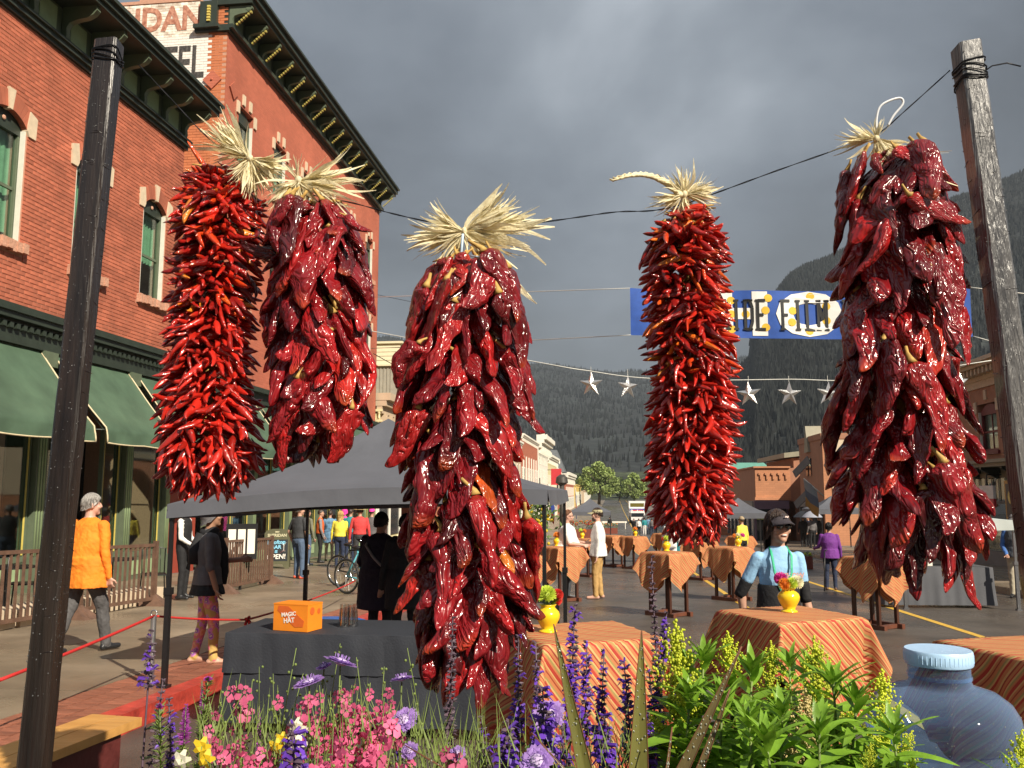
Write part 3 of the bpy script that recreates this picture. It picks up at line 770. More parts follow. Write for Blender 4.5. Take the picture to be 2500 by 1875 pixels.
for i in range(58): inst('dentil', dmm, RB, Matrix.Translation(Vector((XR-.1, 20.3+.305*i, 5.68)) - rbl))
g = MB()
for z0, z1, d in ((2.05, 2.2, .10), (2.38, 2.5, .75), (2.5, 2.6, .85)): g.box((XR-d, 20, z0), (XR+.3, 38, z1))
g.box((XR-.05, 20, 2.2), (XR+.3, 38, 2.38)); g.build('storefront_cornice', olive_trim, RB, None, rbl)
for i in range(12):
    q = MB(); q.prism([(0,0),(.12,0),(.6,.3),(.6,.36),(0,.36)], -.06, .06, lambda u, v, w_: (XR-.05-u, 20.6+1.5*i+w_, 2.02+v)); q.build('bracket', dgreen, RB, None, rbl)
for i in range(4):
    y0 = 20.4+4.4*i; zb = SZ(y0+2)
    q = MB(); q.box((XR, y0-.25, zb-.3), (XR+.25, y0+.0, 2.05)); q.box((XR+.02, y0, zb-.3), (XR+.2, y0+4.15, zb+.5)); q.box((XR+.02, y0, 1.2), (XR+.15, y0+4.15, 1.3))
    f = q.build('show_window', grey_trim, RB, None, rbl)
    q = MB(); q.box((XR+.08, y0, zb+.5), (XR+.09, y0+4.15, 2.05)); q.build('pane', pane_glass, f, None, rbl)
    q = MB(); q.box((XR+2.4, y0-.3, zb), (XR+2.5, y0+4.5, 2.1)); q.build('room', dark_room, f, None, rbl)
    q = MB()
    for j in range(8): q.box((XR+.04, y0+.3+.5*j, 1.3), (XR+.07, y0+.33+.5*j, 2.05))
    q.build('muntin', white_paint, f, None, rbl)
# hanging signs on the right shopfront
sign_red = mat('red_sign', (.5,.03,.04), .5, .1, 5); sign_white = mat('white_sign', (.75,.73,.7), .5, .1, 5); sign_ochre = mat('ochre_sign', (.50,.28,.07), .5, .15, 5); black_paint = mat('black_paint', (.012,.012,.013), .4, .1, 5)
p1 = atx(2412, 1216, XR-.55); p2 = atx(2474, 1222, XR-.6)
sg = thing('hanging_sign', 'red and white hanging sign lettered AL on the right shopfront', 'sign', p1); 
q = MB(); q.box((-.04,-.5,-.02),(.04,.5,.4)); q.build('upper_panel', sign_white, sg); q = MB(); q.box((-.04,-.5,-.28),(.04,.5,-.02)); lp = q.build('lower_panel', sign_red, sg)
text('lettering', 'AL', .22, sign_white, lp, Matrix.Translation((0,0,-.15)) @ Matrix(((0,0,-1,-.05),(-1,0,0,0),(0,1,0,0),(0,0,0,1))))
q = MB(); q.tube([(0,0,.4),(0,0,.75),(.55,0,.75)], .025, 6); q.build('bracket', black_paint, sg, 180)
sg = thing('hanging_sign', 'ochre framed hanging board with a round yellow disc by the right post', 'sign', p2)
q = MB(); q.box((-.04,-.45,-.6),(.04,.45,.6)); bd_ = q.build('panel', sign_ochre, sg); q = MB(); q.box((-.05,-.36,-.5),(.05,.36,.5)); q.build('board', black_paint, bd_)
q = MB(); q.tube([(-.06,0,.1),(.06,0,.1)], .22, 14); q.build('disc', gold, bd_, 60); q = MB(); q.tube([(0,0,.6),(0,0,.85),(.6,0,.85)], .025, 6); q.build('bracket', black_paint, sg, 180)

# stepped brick shops further on: tower, low link, and the projecting corner shop
TW = thing('tower_building', 'orange brick stepped tower with narrow shuttered windows on the right side', 'building', (XR, 57, road_z(57))); twl = TW.location.copy()
q = MB(); q.box((XR, 53.6, -2.4), (XR+8, 60, 5.05)); q.build('wall', shade_brick, TW, None, twl)
q = MB(); q.box((XR+.02, 53.55, -2.4), (XR+8, 53.6, 5.0)); q.build('side_wall', orange_brick, TW, None, twl)
q = MB(); q.box((XR+.5, 53.5, 1.4), (XR+6, 53.55, 4.7)); q.build('stone_panel', buff, TW, None, twl)
q = MB(); q.box((XR-.06, 53.5, 4.75), (XR+8, 60.1, 5.1)); q.build('cornice', shade_brick, TW, None, twl)
q = MB(); q.prism([(-.6,0),(.6,0),(0,1.7)], .0, 1.1, lambda u, v, w_: (XR+w_-.15, 57.2+u, 4.1+v)); q.build('gable', olive_trim, TW, None, twl)
for z0 in (.6, 2.6):
    for dy in (-.55, .35):
        q = MB(); q.box((XR-.06, 57+dy, z0), (XR-.01, 57+dy+.5, z0+1.1)); f = q.build('window', dark_pane, TW, None, twl)
    q = MB(); q.bar((XR-.1, 56.7, z0+1.05), (XR-.8, 57.9, z0+.1), .06, .5); q.build('shutter', grey_trim, TW, None, twl)
q = MB(); q.box((XR-.05, 54.0, -1.7), (XR-.0, 59.7, .6)); sw = q.build('show_window', dark_pane, TW, None, twl)
q = MB()
for yy in (53.9, 55.8, 57.8, 59.6): q.box((XR-.16, yy, -1.9), (XR-.05, yy+.22, .8))
q.box((XR-.2, 53.6, .6), (XR-.02, 60, .95)); q.build('shop_trim', grey_trim, TW, None, twl)
LK = thing('link_building', 'low brick link under a grey sloped roof beside the orange tower', 'building', (XR, 62, road_z(62))); lkl = LK.location.copy()
q = MB(); q.box((XR+1.5, 60.05, -2.6), (XR+8, 64.2, 3.4)); q.box((XR+.6, 64.9, -2.6), (XR+8, 76, 4.05)); q.build('wall', shade_brick, LK, None, lkl)
q = MB(); q.add([(XR-.1,64.6,4.05),(XR+8,64.6,4.9),(XR+8,76.5,4.9),(XR-.1,76.5,4.05),(XR-.1,64.6,4.4),(XR+8,64.6,5.3),(XR+8,76.5,5.3),(XR-.1,76.5,4.4)], [(0,3,2,1),(4,5,6,7),(0,1,5,4),(1,2,6,5),(2,3,7,6),(3,0,4,7)]); q.build('roof', olive_trim, LK, None, lkl)
q = MB(); q.box((XR+1.45, 60.2, -1.8), (XR+1.5, 64.1, .6)); q.build('show_window', dark_pane, LK, None, lkl)
q = MB()
for yy in (60.1, 62.0, 63.9): q.box((XR+1.3, yy, -2), (XR+1.45, yy+.25, .9))
q.build('shop_trim', grey_trim, LK, None, lkl)
PT = thing('corner_shop', 'orange brick corner shop with purple fascia facing down the street', 'building', (10.2, 68, road_z(66))); ptl = PT.location.copy(); zb = road_z(64.3)
q = MB(); q.box((10.2, 64.35, .9), (XR+6, 80, 3.3)); q.build('wall', shade_brick, PT, None, ptl)
q = MB(); q.box((10.22, 64.25, 1.0), (XR+.2, 64.35, 3.3)); fr_ = q.build('front_wall', orange_brick, PT, None, ptl)
q = MB(); q.box((10.1, 64.1, 3.3), (XR+.2, 80, 3.42)); q.box((10.15, 64.15, 1.0), (XR, 64.25, 1.2)); q.build('coping', orange_brick, PT, None, ptl)
for i in range(5):
    q = MB(); q.box((10.55+.45*i, 64.15, 2.75-.28), (10.67+.45*i, 64.25, 2.95)); q.box((10.45+.45*i, 64.15, 2.8), (10.55+.45*i, 64.25, 2.95)); q.build('corbel', orange_brick, PT, None, ptl)
q = MB(); q.box((10.05, 64.0, .35), (XR, 64.3, .95)); q.build('fascia', purple_trim, PT, None, ptl)
q = MB(); q.box((10.2, 64.5, zb), (XR, 64.55, .35)); sw = q.build('show_window', dark_pane, PT, None, ptl)
q = MB()
for xx in (10.1, 11.3, XR-.15): q.box((xx, 64.25, zb), (xx+.12, 64.5, .35))
q.build('post', purple_trim, PT, None, ptl)
q = MB(); q.box((10.22, 64.3, -.42), (XR-.15, 64.48, -.22)); q.build('transom', lime, PT, None, ptl)
q = MB(); q.box((10.15, 64.6, -1.6), (10.22, 79, .3)); q.build('show_window', dark_pane, PT, None, ptl)
q = MB()
for i in range(7): q.box((10.05, 64.5+2.4*i, zb), (10.2, 64.8+2.4*i, .6))
q.box((10.0, 64.5, .4), (10.2, 80, .9)); q.build('shop_trim', grey_trim, PT, None, ptl)
psg = thing('hanging_sign', 'dark blue hanging shop sign with a mountain outline over the corner shop window', 'sign', (11.75, 63.9, .0))
navy = mat('navy_sign', (.02,.025,.09), .4, .1, 5)
q = MB(); q.box((-.42,-.03,-.45),(.42,.03,.15)); pn_ = q.build('panel', navy, psg)
q = MB(); q.prism([(-.4,-.12),(.4,-.12),(.4,-.02),(.25,.0),(.12,.06),(.0,-.03),(-.12,.05),(-.25,-.02),(-.4,.03)], -.045, -.03, lambda u, v, w_: (u, w_, v)); q.build('emblem', purple_trim, pn_)
text('lettering', 'patagonia', .19, sign_white, pn_, Matrix.Translation((0,-.036,-.29)) @ FACE_NEAR, ext=.004)
q = MB(); q.tube([(-.5,0,.36),(.5,0,.36)], .03, 6); q.tube([(0,0,.15),(0,0,.36)], .02, 6); q.build('bracket', black_paint, psg, 180)
TRf = thing('teal_roof_building', 'far orange building with a teal metal roof left of the corner shop', 'building', (10.6, 88, road_z(88))); tl = TRf.location.copy()
q = MB(); q.box((9.4, 84, -3), (14.6, 98, 3.7)); q.build('wall', orange_brick, TRf, None, tl)
q = MB(); q.add([(9.2,83.6,3.7),(14.8,83.6,3.7),(14.8,98.2,3.7),(9.2,98.2,3.7),(9.7,84.6,4.35),(14.3,84.6,4.35),(14.3,97,4.35),(9.7,97,4.35)], [(4,5,6,7),(0,1,5,4),(1,2,6,5),(2,3,7,6),(3,0,4,7)]); q.build('roof', teal_roof, TRf, None, tl)
house('shop_building', 'low brown building past the teal roofed one on the right', 9.6, 20, 100, 150, 2.6, tan_paint, -1, storeys=())
# ================================================================== MOUNTAINS AND TREES
forest_m = mat('forest_slope', (.008,.010,.011), .95, .4, .018, .6, .05, c2=(.019,.024,.022), detail=10)  # cloud shade over the mountain is put into this dark base colour
cliff_m = mat('cliff_slope', (.012,.015,.016), .95, .4, .025, .8, .08, c2=(.024,.028,.025), detail=10)  # cloud shade put into the colour here too
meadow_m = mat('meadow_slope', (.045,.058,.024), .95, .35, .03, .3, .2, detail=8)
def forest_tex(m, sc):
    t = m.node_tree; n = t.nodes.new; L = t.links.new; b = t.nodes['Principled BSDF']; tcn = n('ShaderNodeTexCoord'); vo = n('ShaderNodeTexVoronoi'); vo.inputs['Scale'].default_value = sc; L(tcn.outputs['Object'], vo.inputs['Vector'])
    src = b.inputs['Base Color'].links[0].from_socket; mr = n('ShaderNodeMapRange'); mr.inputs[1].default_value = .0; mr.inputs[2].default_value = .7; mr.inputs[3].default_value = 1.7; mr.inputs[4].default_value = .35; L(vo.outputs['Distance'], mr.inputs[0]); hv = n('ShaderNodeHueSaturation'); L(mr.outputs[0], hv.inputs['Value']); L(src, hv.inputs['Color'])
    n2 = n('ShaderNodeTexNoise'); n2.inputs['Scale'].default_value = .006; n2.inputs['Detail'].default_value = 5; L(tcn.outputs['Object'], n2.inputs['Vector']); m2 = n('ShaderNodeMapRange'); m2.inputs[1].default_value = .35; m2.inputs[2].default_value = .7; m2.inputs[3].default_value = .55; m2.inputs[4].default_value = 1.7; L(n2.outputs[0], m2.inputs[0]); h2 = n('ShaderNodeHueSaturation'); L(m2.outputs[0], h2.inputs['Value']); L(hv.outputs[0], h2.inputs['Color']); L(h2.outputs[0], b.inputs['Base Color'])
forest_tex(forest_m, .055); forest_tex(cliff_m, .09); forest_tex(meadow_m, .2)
def slope(name, ridge, d0, z0, m, nt_=36, seed=0.0, rough=.03, back=500, sub=5):
    """ridge: (x, y, distance) line-of-sight points of the skyline; the hillside runs from its foot at d0 up to them"""
    pts = []
    for (a, b) in zip(ridge[:-1], ridge[1:]):
        for i in range(sub): 
            t = i/sub; pts.append(tuple(a[k_]+(b[k_]-a[k_])*t for k_ in range(3)))
    pts.append(ridge[-1])
    top = [at(*p) for p in pts]; P = []
    for i in range(nt_+1):
        t = i/nt_; row = []
        for j, q in enumerate(top):
            dirv = Vector((q.x, q.y, 0)).normalized(); dd = hypot(q.x, q.y)
            r_ = d0 + (dd-d0)*t
            hz = z0 + (q.z - z0)*(t**1.25)
            nz = (mnoise.fractal(Vector((q.x*.004+seed, r_*.004, seed)), 1.0, 2.0, 5))
            am = (q.z-z0)*rough*(1 if t < 1 else .25)*min(1, t*4)
            row.append(Vector((dirv.x*(r_+nz*am*2), dirv.y*(r_+nz*am*2), hz + nz*am)))
        P.append(row)
    P.append([q + Vector((q.x, q.y, 0)).normalized()*back + Vector((0,0,-q.z*.5)) for q in top])
    mb = MB(); mb.grid(P); return setting(mb.build(name, m, None, 180)), top, P
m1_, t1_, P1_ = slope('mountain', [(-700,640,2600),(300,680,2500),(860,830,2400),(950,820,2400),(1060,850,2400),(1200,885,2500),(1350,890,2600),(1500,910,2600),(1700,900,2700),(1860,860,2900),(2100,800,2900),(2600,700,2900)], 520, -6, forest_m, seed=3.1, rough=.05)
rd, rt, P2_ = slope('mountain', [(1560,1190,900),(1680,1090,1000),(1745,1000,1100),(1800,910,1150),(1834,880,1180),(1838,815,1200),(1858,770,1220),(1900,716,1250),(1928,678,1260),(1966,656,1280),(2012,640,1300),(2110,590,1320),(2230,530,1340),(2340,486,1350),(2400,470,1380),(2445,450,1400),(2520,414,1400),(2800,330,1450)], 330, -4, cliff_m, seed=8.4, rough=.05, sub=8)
slope('hill', [(-500,1150,560),(600,1160,560),(1200,1158,540),(1480,1153,520),(1600,1150,520),(1750,1156,540),(2100,1170,600),(3000,1160,600)], 330, -4.5, meadow_m, nt_=12, seed=1.7, rough=.02, back=120)
# conifers along the right-hand skyline
cone = MB()
random.seed(5)
for i in range(len(rt)-1):
    for k_ in range(26):
        t = random.random(); p = rt[i].lerp(rt[i+1], t); p = p + Vector((rnd(-3,3), rnd(-10,4), -2)); hh = rnd(5,11)
        cone.lathe([(hh*.2,0),(hh*.12,hh*.5),(.05,hh)], 5, p, 0, False)
def scatter(P, n, h0, h1, t0):
    for _ in range(n):
        i = int((t0+(1-t0)*random.random()**.7)*(len(P)-2)); j = random.randrange(len(P[0])-1); u, v = random.random(), random.random()
        p = P[i][j].lerp(P[i][j+1], u).lerp(P[i+1][j].lerp(P[i+1][j+1], u), v); hh = rnd(h0, h1); r_ = hh*.22; a = rnd(0, 6.28)
        cone.add([p+Vector((r_*cos(a+k*2.094), r_*sin(a+k*2.094), -1)) for k in range(3)] + [p+Vector((0,0,hh))], [(0,1,3),(1,2,3),(2,0,3)])
scatter(P2_, 26000, 4, 9, .1); scatter(P1_, 16000, 6, 11, .05)
setting(cone.build('conifer_forest', mat('conifer', (.008,.0105,.0095), .95, .5, .008, island=.5)), 'stuff')

leaf_tree = mat('tree_leaves', (.30,.38,.12), .6, .35, .25, 0, island=.35, trans=.25)
leaf_tree2 = mat('tree_leaves_dark', (.10,.14,.05), .6, .35, .25, 0, island=.35, trans=.25)
bark = mat('bark', (.09,.07,.05), .9, .3, 3)
def tree(label, base, h, wd, lobes, m=leaf_tree, n=2600, leaf=.5, group='leafy trees at the end of the street'):
    t = thing('leafy_tree', label, 'tree', base, 0, group)
    mb = MB(); mb.tube([(0,0,-.5),(wd*.02,0,h*.2),(-.02*wd,0,h*.45),(0,0,h*.75)], [h*.035,h*.028,h*.018,h*.006], 8)
    for i in range(9):
        a = rnd(0,2*pi); z = rnd(.18,.5)*h; mb.tube([(0,0,z),(cos(a)*wd*.18,sin(a)*wd*.18,z+h*.14),(cos(a)*wd*.36,sin(a)*wd*.36,z+h*.26)], [h*.014,h*.009,h*.003], 5)
    mb.build('trunk', bark, t, 180)
    c = MB()
    for i in range(n):
        lx, ly, lz, lr = random.choice(lobes)
        v = Vector((random.gauss(0,1), random.gauss(0,1), random.gauss(0,1))).normalized()*lr*(random.random()**.35)
        p = Vector((lx*wd + v.x*wd, ly*wd + v.y*wd, lz*h + v.z*h*.75))
        q = Vector((random.gauss(0,1), random.gauss(0,1), random.gauss(0,.8)+.4)).normalized(); a = q.orthogonal().normalized(); b = q.cross(a); s_ = leaf*rnd(.5,1.2)
        c.add([p-a*s_-b*s_*.4, p+a*s_*.2-b*s_*.7, p+a*s_+b*s_*.2, p-a*s_*.1+b*s_*.8], [(0,1,2,3)])
    c.build('crown', m, t)
    return t
def place(px, py, Y): 
    p = aty(px, py, Y); return Vector((p.x, Y, road_z(Y)))
random.seed(11)
big = [(0,0,.80,.16),(-.2,0,.68,.18),(.2,.0,.66,.18),(-.32,0,.5,.17),(.33,.0,.48,.17),(0,.1,.5,.22),(-.15,-.1,.35,.18),(.2,-.1,.3,.17),(.05,0,.65,.2),(.38,0,.34,.12)]
tree('tall broad crowned tree beside the ochre house, biggest of the far trees', place(1462,1240,285), 15.5, 14.5, big, n=5200, leaf=.42)
round_ = [(0,0,.78,.2),(-.2,0,.6,.2),(.22,0,.58,.2),(0,.1,.45,.24),(-.25,0,.4,.18),(.28,0,.36,.18),(.05,-.1,.3,.2)]
tree('rounded tree standing right of the far road', place(1548,1240,300), 11.5, 10, round_, n=3600, leaf=.42)
tree('grey green tree half hidden behind the right thin chile string', place(1590,1238,310), 12.5, 9, round_, mat('tree_leaves_grey', (.22,.27,.13), .6, .3, .25, 0, island=.3, trans=.25), n=2600, leaf=.42)
tree('dark tree in the gap between the two bright far trees', place(1512,1235,360), 10.5, 9, round_, leaf_tree2, n=2200, leaf=.5)
tree('dark tree behind the tall broad crowned tree', place(1420,1235,345), 12, 10, round_, leaf_tree2, n=2200, leaf=.5)
tree('low dark tree left of the truck top', place(1530,1236,380), 8, 9, round_, leaf_tree2, n=1600, leaf=.5)
tree('dark tree seen past the right thin chile string', place(1640,1236,330), 10, 10, round_, leaf_tree2, n=2000, leaf=.5)
tree('dark tree left of the teal roof', place(1720,1236,330), 9.5, 10, round_, leaf_tree2, n=2000, leaf=.5)
# ================================================================== POSTS, WIRES AND CHILE STRINGS
random.seed(21)
DW = 2.42                                   # the strings hang about this far in front of the lens
charred = mat('dark_stained_timber', (.007,.005,.0045), .30, .5, 22, .22, 160, stretch=(1,1,.06), rvar=.10, spec=.7, c2=(.020,.013,.010))
wet_grey = mat('wet_sheen_timber', (.028,.025,.024), .36, .5, 22, .5, 160, stretch=(1,1,.06), rvar=.08, spec=.9, c2=(.080,.074,.069), coat=1.0)  # dark wood made greyer: part of its sun sheen is in the colour
def wet_post(label, px_top, px_bot, d0, d1, side, yaw, timber=None):
    a = at(*px_top, d0); b = aty(*px_bot, a.y-.10)
    dirv = (b-a).normalized(); b = a + dirv*((a.z-.0+.08)/-dirv.z)
    p = thing('timber_post', label, 'post', b)
    Z = (a-b).normalized(); Xv = Vector((cos(yaw), sin(yaw), 0)); Xv = (Xv - Z*Xv.dot(Z)).normalized(); Yv = Z.cross(Xv)
    L_ = (a-b).length; n = 60; h = side/2; R = []
    for i in range(n+1):
        t = L_*i/n; c = b + Z*t; j = lambda: rnd(-.0009,.0009)
        bev = .007
        R.append([c + Xv*(sx*(h+j())) + Yv*(sy*(h+j())) for sx, sy in ((1-bev/h,-1),(1,-1+bev/h),(1,1-bev/h),(1-bev/h,1),(-1+bev/h,1),(-1,1-bev/h),(-1,-1+bev/h),(-1+bev/h,-1))])
    R[-1] = [q - Z*(.004 if k_ < 4 else .012) for k_, q in enumerate(R[-1])]
    mb = MB(); mb.rings(R); mb.build('timber', timber or charred, p, 30, b)
    # saw cuts: thin slanted ridges standing proud of the faces
    cuts = MB()
    for i in range(46):
        t = L_*rnd(.42,.985); face = random.choice((0, 1, 1, 2)); c = b + Z*t; wv = rnd(.25,.95)*side; sl = rnd(-.35,.35)
        o_ = (-Yv, Xv, -Xv)[face]; u_ = (Xv, Yv, Yv)[face]
        s0 = rnd(-h, h-wv*.6); s1 = min(h, s0+wv)
        q0, q1 = c + o_*(h-.0008) + u_*s0, c + o_*(h-.0008) + u_*s1 + Z*(sl*wv)
        cuts.tube([q0, (q0+q1)/2+Z*rnd(-.003,.003), q1], [.0006,.0019,.0006], 5)
    setting(cuts.build('saw_marks', mat('saw_mark', (.014,.010,.009), .25, .2, 30), p, 180, b), 'stuff')
    dr = MB()
    for i in range(420):
        t = L_*rnd(.4,.99); face = random.choice((0,0,1,2)); o_ = (-Yv, Xv, -Xv)[face]; u_ = (Xv, Yv, Yv)[face]
        c = b + Z*t + o_*(h-.0002) + u_*rnd(-h*.95,h*.95); r_ = rnd(.0007,.0019)
        dr.ball(c, r_, 6, 4, 0, (1,1,1.2))
    setting(dr.build('raindrops', mat('raindrop', (.10,.10,.10), .04, 0, 1, spec=1.0, coat=1), p, 180, b), 'stuff')
    return p, a, Z, Xv, Yv, h
P1, P1top, Z1, X1v, Y1v, h1 = wet_post('dark wet timber post on the left, in front of the brick building', (268,100), (83,1875), DW+.02, DW+.02, .062, radians(9))
P2, P2top, Z2, X2v, Y2v, h2 = wet_post('dark wet timber post on the right, shining in the sun', (2357,106), (2520,1290), DW-.02, DW-.02, .063, radians(6), wet_grey)
wire_m = mat('black_wire', (.015,.015,.017), .35, .2, 20, metal=.6)
def wraps(p, top, Z, Xv, Yv, h, offs):
    for k_, dz in enumerate(offs):
        e_ = .0035; ring = []
        for i in range(25):
            a = 2*pi*i/24; x = max(-1, min(1, 1.25*cos(a)))*(h+e_); y = max(-1, min(1, 1.25*sin(a)))*(h+e_)
            ring.append(top + Xv*x + Yv*y - Z*(dz + .006*sin(a*2+k_) + .010*sin(a+k_*1.3)))
        mb = MB(); mb.tube(ring, .0021, 6); mb.build('wire_wrap', wire_m, p, 180, parent_loc(p))
wraps(P1, P1top, Z1, X1v, Y1v, h1, (.045,.052,.058,.066)); wraps(P2, P2top, Z2, X2v, Y2v, h2, (.075,.088,.096,.108,.116,.127))
mb = MB(); q0 = P2top - Z2*.095 + X2v*h2
mb.tube([q0, q0+Vector((.03,.0,.022)), q0+Vector((.07,0,.028)), q0+Vector((.105,0,.016))], .002, 6); mb.build('wire_end', wire_m, P2, 180, parent_loc(P2))
wire_px = [(300,140),(380,225),(452,300),(540,362),(640,412),(760,438),(850,462),(940,482),(1010,494),(1110,488),(1230,472),(1330,458),(1410,455),(1480,440),(1560,412),(1680,368),(1830,315),(1895,290),(1960,235),(2052,152)]
wp = [at(x*K, y*K, DW + .0*i) for i, (x, y) in enumerate(wire_px)]
def smooth_path(pts, sub=4):
    o = []
    for i in range(len(pts)-1):
        p0, p1, p2, p3 = pts[max(i-1,0)], pts[i], pts[i+1], pts[min(i+2,len(pts)-1)]
        for j in range(sub):
            t = j/sub; o.append(.5*((2*p1)+(-p0+p2)*t+(2*p0-5*p1+4*p2-p3)*t*t+(-p0+3*p1-3*p2+p3)*t**3))
    o.append(pts[-1]); return o
sp_ = smooth_path(wp)
WR = tag(bpy.data.objects.new('hanging_wire', None), 'black twisted wire sagging between the two timber posts', 'wire'); col.objects.link(WR); WR.location = wp[8]
for k_ in range(2):
    mb = MB(); mb.tube([p + Vector((0, .0014*cos(i*1.5+k_*pi), .0014*sin(i*1.5+k_*pi))) for i, p in enumerate(sp_)], .0012, 5); mb.build('wire_strand', wire_m, WR, 180, wp[8])

# ---- chiles
def chile_material(name, stops, rough, bumpstr, mott):
    m = bpy.data.materials.new(name); m.use_nodes = True; t = m.node_tree; n = t.nodes.new; L = t.links.new; b = t.nodes['Principled BSDF']
    oi = n('ShaderNodeObjectInfo'); cr_ = n('ShaderNodeValToRGB'); el = cr_.color_ramp.elements
    el[0].position, el[0].color = stops[0][0], (*stops[0][1],1); el[1].position, el[1].color = stops[-1][0], (*stops[-1][1],1)
    for p_, c_ in stops[1:-1]: k_ = el.new(p_); k_.color = (*c_,1)
    L(oi.outputs['Random'], cr_.inputs[0])
    tcn = n('ShaderNodeTexCoord'); add = n('ShaderNodeVectorMath'); add.operation = 'ADD'; sc_ = n('ShaderNodeMath'); sc_.operation = 'MULTIPLY'; sc_.inputs[1].default_value = 37
    L(oi.outputs['Random'], sc_.inputs[0]); L(tcn.outputs['Object'], add.inputs[0]); L(sc_.outputs[0], add.inputs[1])
    nz = n('ShaderNodeTexNoise'); nz.inputs['Scale'].default_value = 2.6; nz.inputs['Detail'].default_value = 6; L(add.outputs[0], nz.inputs['Vector'])
    mr = n('ShaderNodeMapRange'); mr.inputs[1].default_value = .34; mr.inputs[2].default_value = .66; mr.inputs[3].default_value = 1-mott; mr.inputs[4].default_value = 1+mott*.8; L(nz.outputs[0], mr.inputs[0])
    hv = n('ShaderNodeHueSaturation'); L(mr.outputs[0], hv.inputs['Value']); L(cr_.outputs[0], hv.inputs['Color'])
    # tip and shoulder tint along the pod (local z from 0 to 1)
    sp = n('ShaderNodeSeparateXYZ'); L(tcn.outputs['Object'], sp.inputs[0])
    tp = n('ShaderNodeMapRange'); tp.inputs[1].default_value = .80; tp.inputs[2].default_value = 1.02; tp.inputs[4].default_value = .55; L(sp.outputs[2], tp.inputs[0])
    gate = n('ShaderNodeMath'); gate.operation = 'FRACT'; g2 = n('ShaderNodeMath'); g2.operation = 'MULTIPLY'; g2.inputs[1].default_value = 7.31; L(oi.outputs['Random'], g2.inputs[0]); L(g2.outputs[0], gate.inputs[0])
    g3 = n('ShaderNodeMath'); g3.operation = 'GREATER_THAN'; g3.inputs[1].default_value = .74; L(gate.outputs[0], g3.inputs[0])
    g4 = n('ShaderNodeMath'); g4.operation = 'MULTIPLY'; L(g3.outputs[0], g4.inputs[0]); L(tp.outputs[0], g4.inputs[1])
    mx_ = n('ShaderNodeMix'); mx_.data_type = 'RGBA'; L(g4.outputs[0], mx_.inputs[0]); L(hv.outputs[0], mx_.inputs[6]); mx_.inputs[7].default_value = (.55,.09,.012,1)
    L(mx_.outputs[2], b.inputs['Base Color'])
    b.inputs['Roughness'].default_value = rough; b.inputs['Coat Weight'].default_value = .75; b.inputs['Coat Roughness'].default_value = .13; b.inputs['Specular IOR Level'].default_value = .25
    mpw = n('ShaderNodeMapping'); mpw.inputs['Scale'].default_value = (9,9,3.0); L(add.outputs[0], mpw.inputs[0])
    vo = n('ShaderNodeTexNoise'); vo.inputs['Scale'].default_value = 1.0; vo.inputs['Detail'].default_value = 2.5; vo.inputs['Roughness'].default_value = .45; vo.inputs['Distortion'].default_value = 1.0; L(mpw.outputs[0], vo.inputs['Vector'])
    m0 = n('ShaderNodeMath'); m0.operation = 'SUBTRACT'; m0.inputs[1].default_value = .5; L(vo.outputs[0], m0.inputs[0]); m1 = n('ShaderNodeMath'); m1.operation = 'ABSOLUTE'; L(m0.outputs[0], m1.inputs[0]); m2 = n('ShaderNodeMath'); m2.operation = 'POWER'; m2.inputs[1].default_value = .6; L(m1.outputs[0], m2.inputs[0])
    bp = n('ShaderNodeBump'); bp.inputs['Strength'].default_value = bumpstr; bp.inputs['Distance'].default_value = .06; L(m2.outputs[0], bp.inputs['Height'])
    L(bp.outputs[0], b.inputs['Normal']); L(bp.outputs[0], b.inputs['Coat Normal'])
    return m
chile_dark = chile_material('large_dried_chile', [(0,(.060,.005,.006)),(.12,(.11,.006,.008)),(.40,(.18,.007,.011)),(.70,(.245,.009,.012)),(.92,(.34,.012,.012)),(.975,(.36,.02,.012)),(.992,(.50,.10,.015)),(1,(.46,.15,.02))], .30, .42, .38)
chile_red = chile_material('small_red_chile', [(0,(.13,.008,.008)),(.2,(.25,.010,.008)),(.55,(.42,.014,.009)),(.80,(.52,.024,.009)),(.92,(.58,.055,.010)),(.97,(.66,.14,.012)),(1,(.70,.26,.03))], .28, .22, .25)
stem_m = mat('dried_stem', (.42,.26,.07), .7, .3, 8)
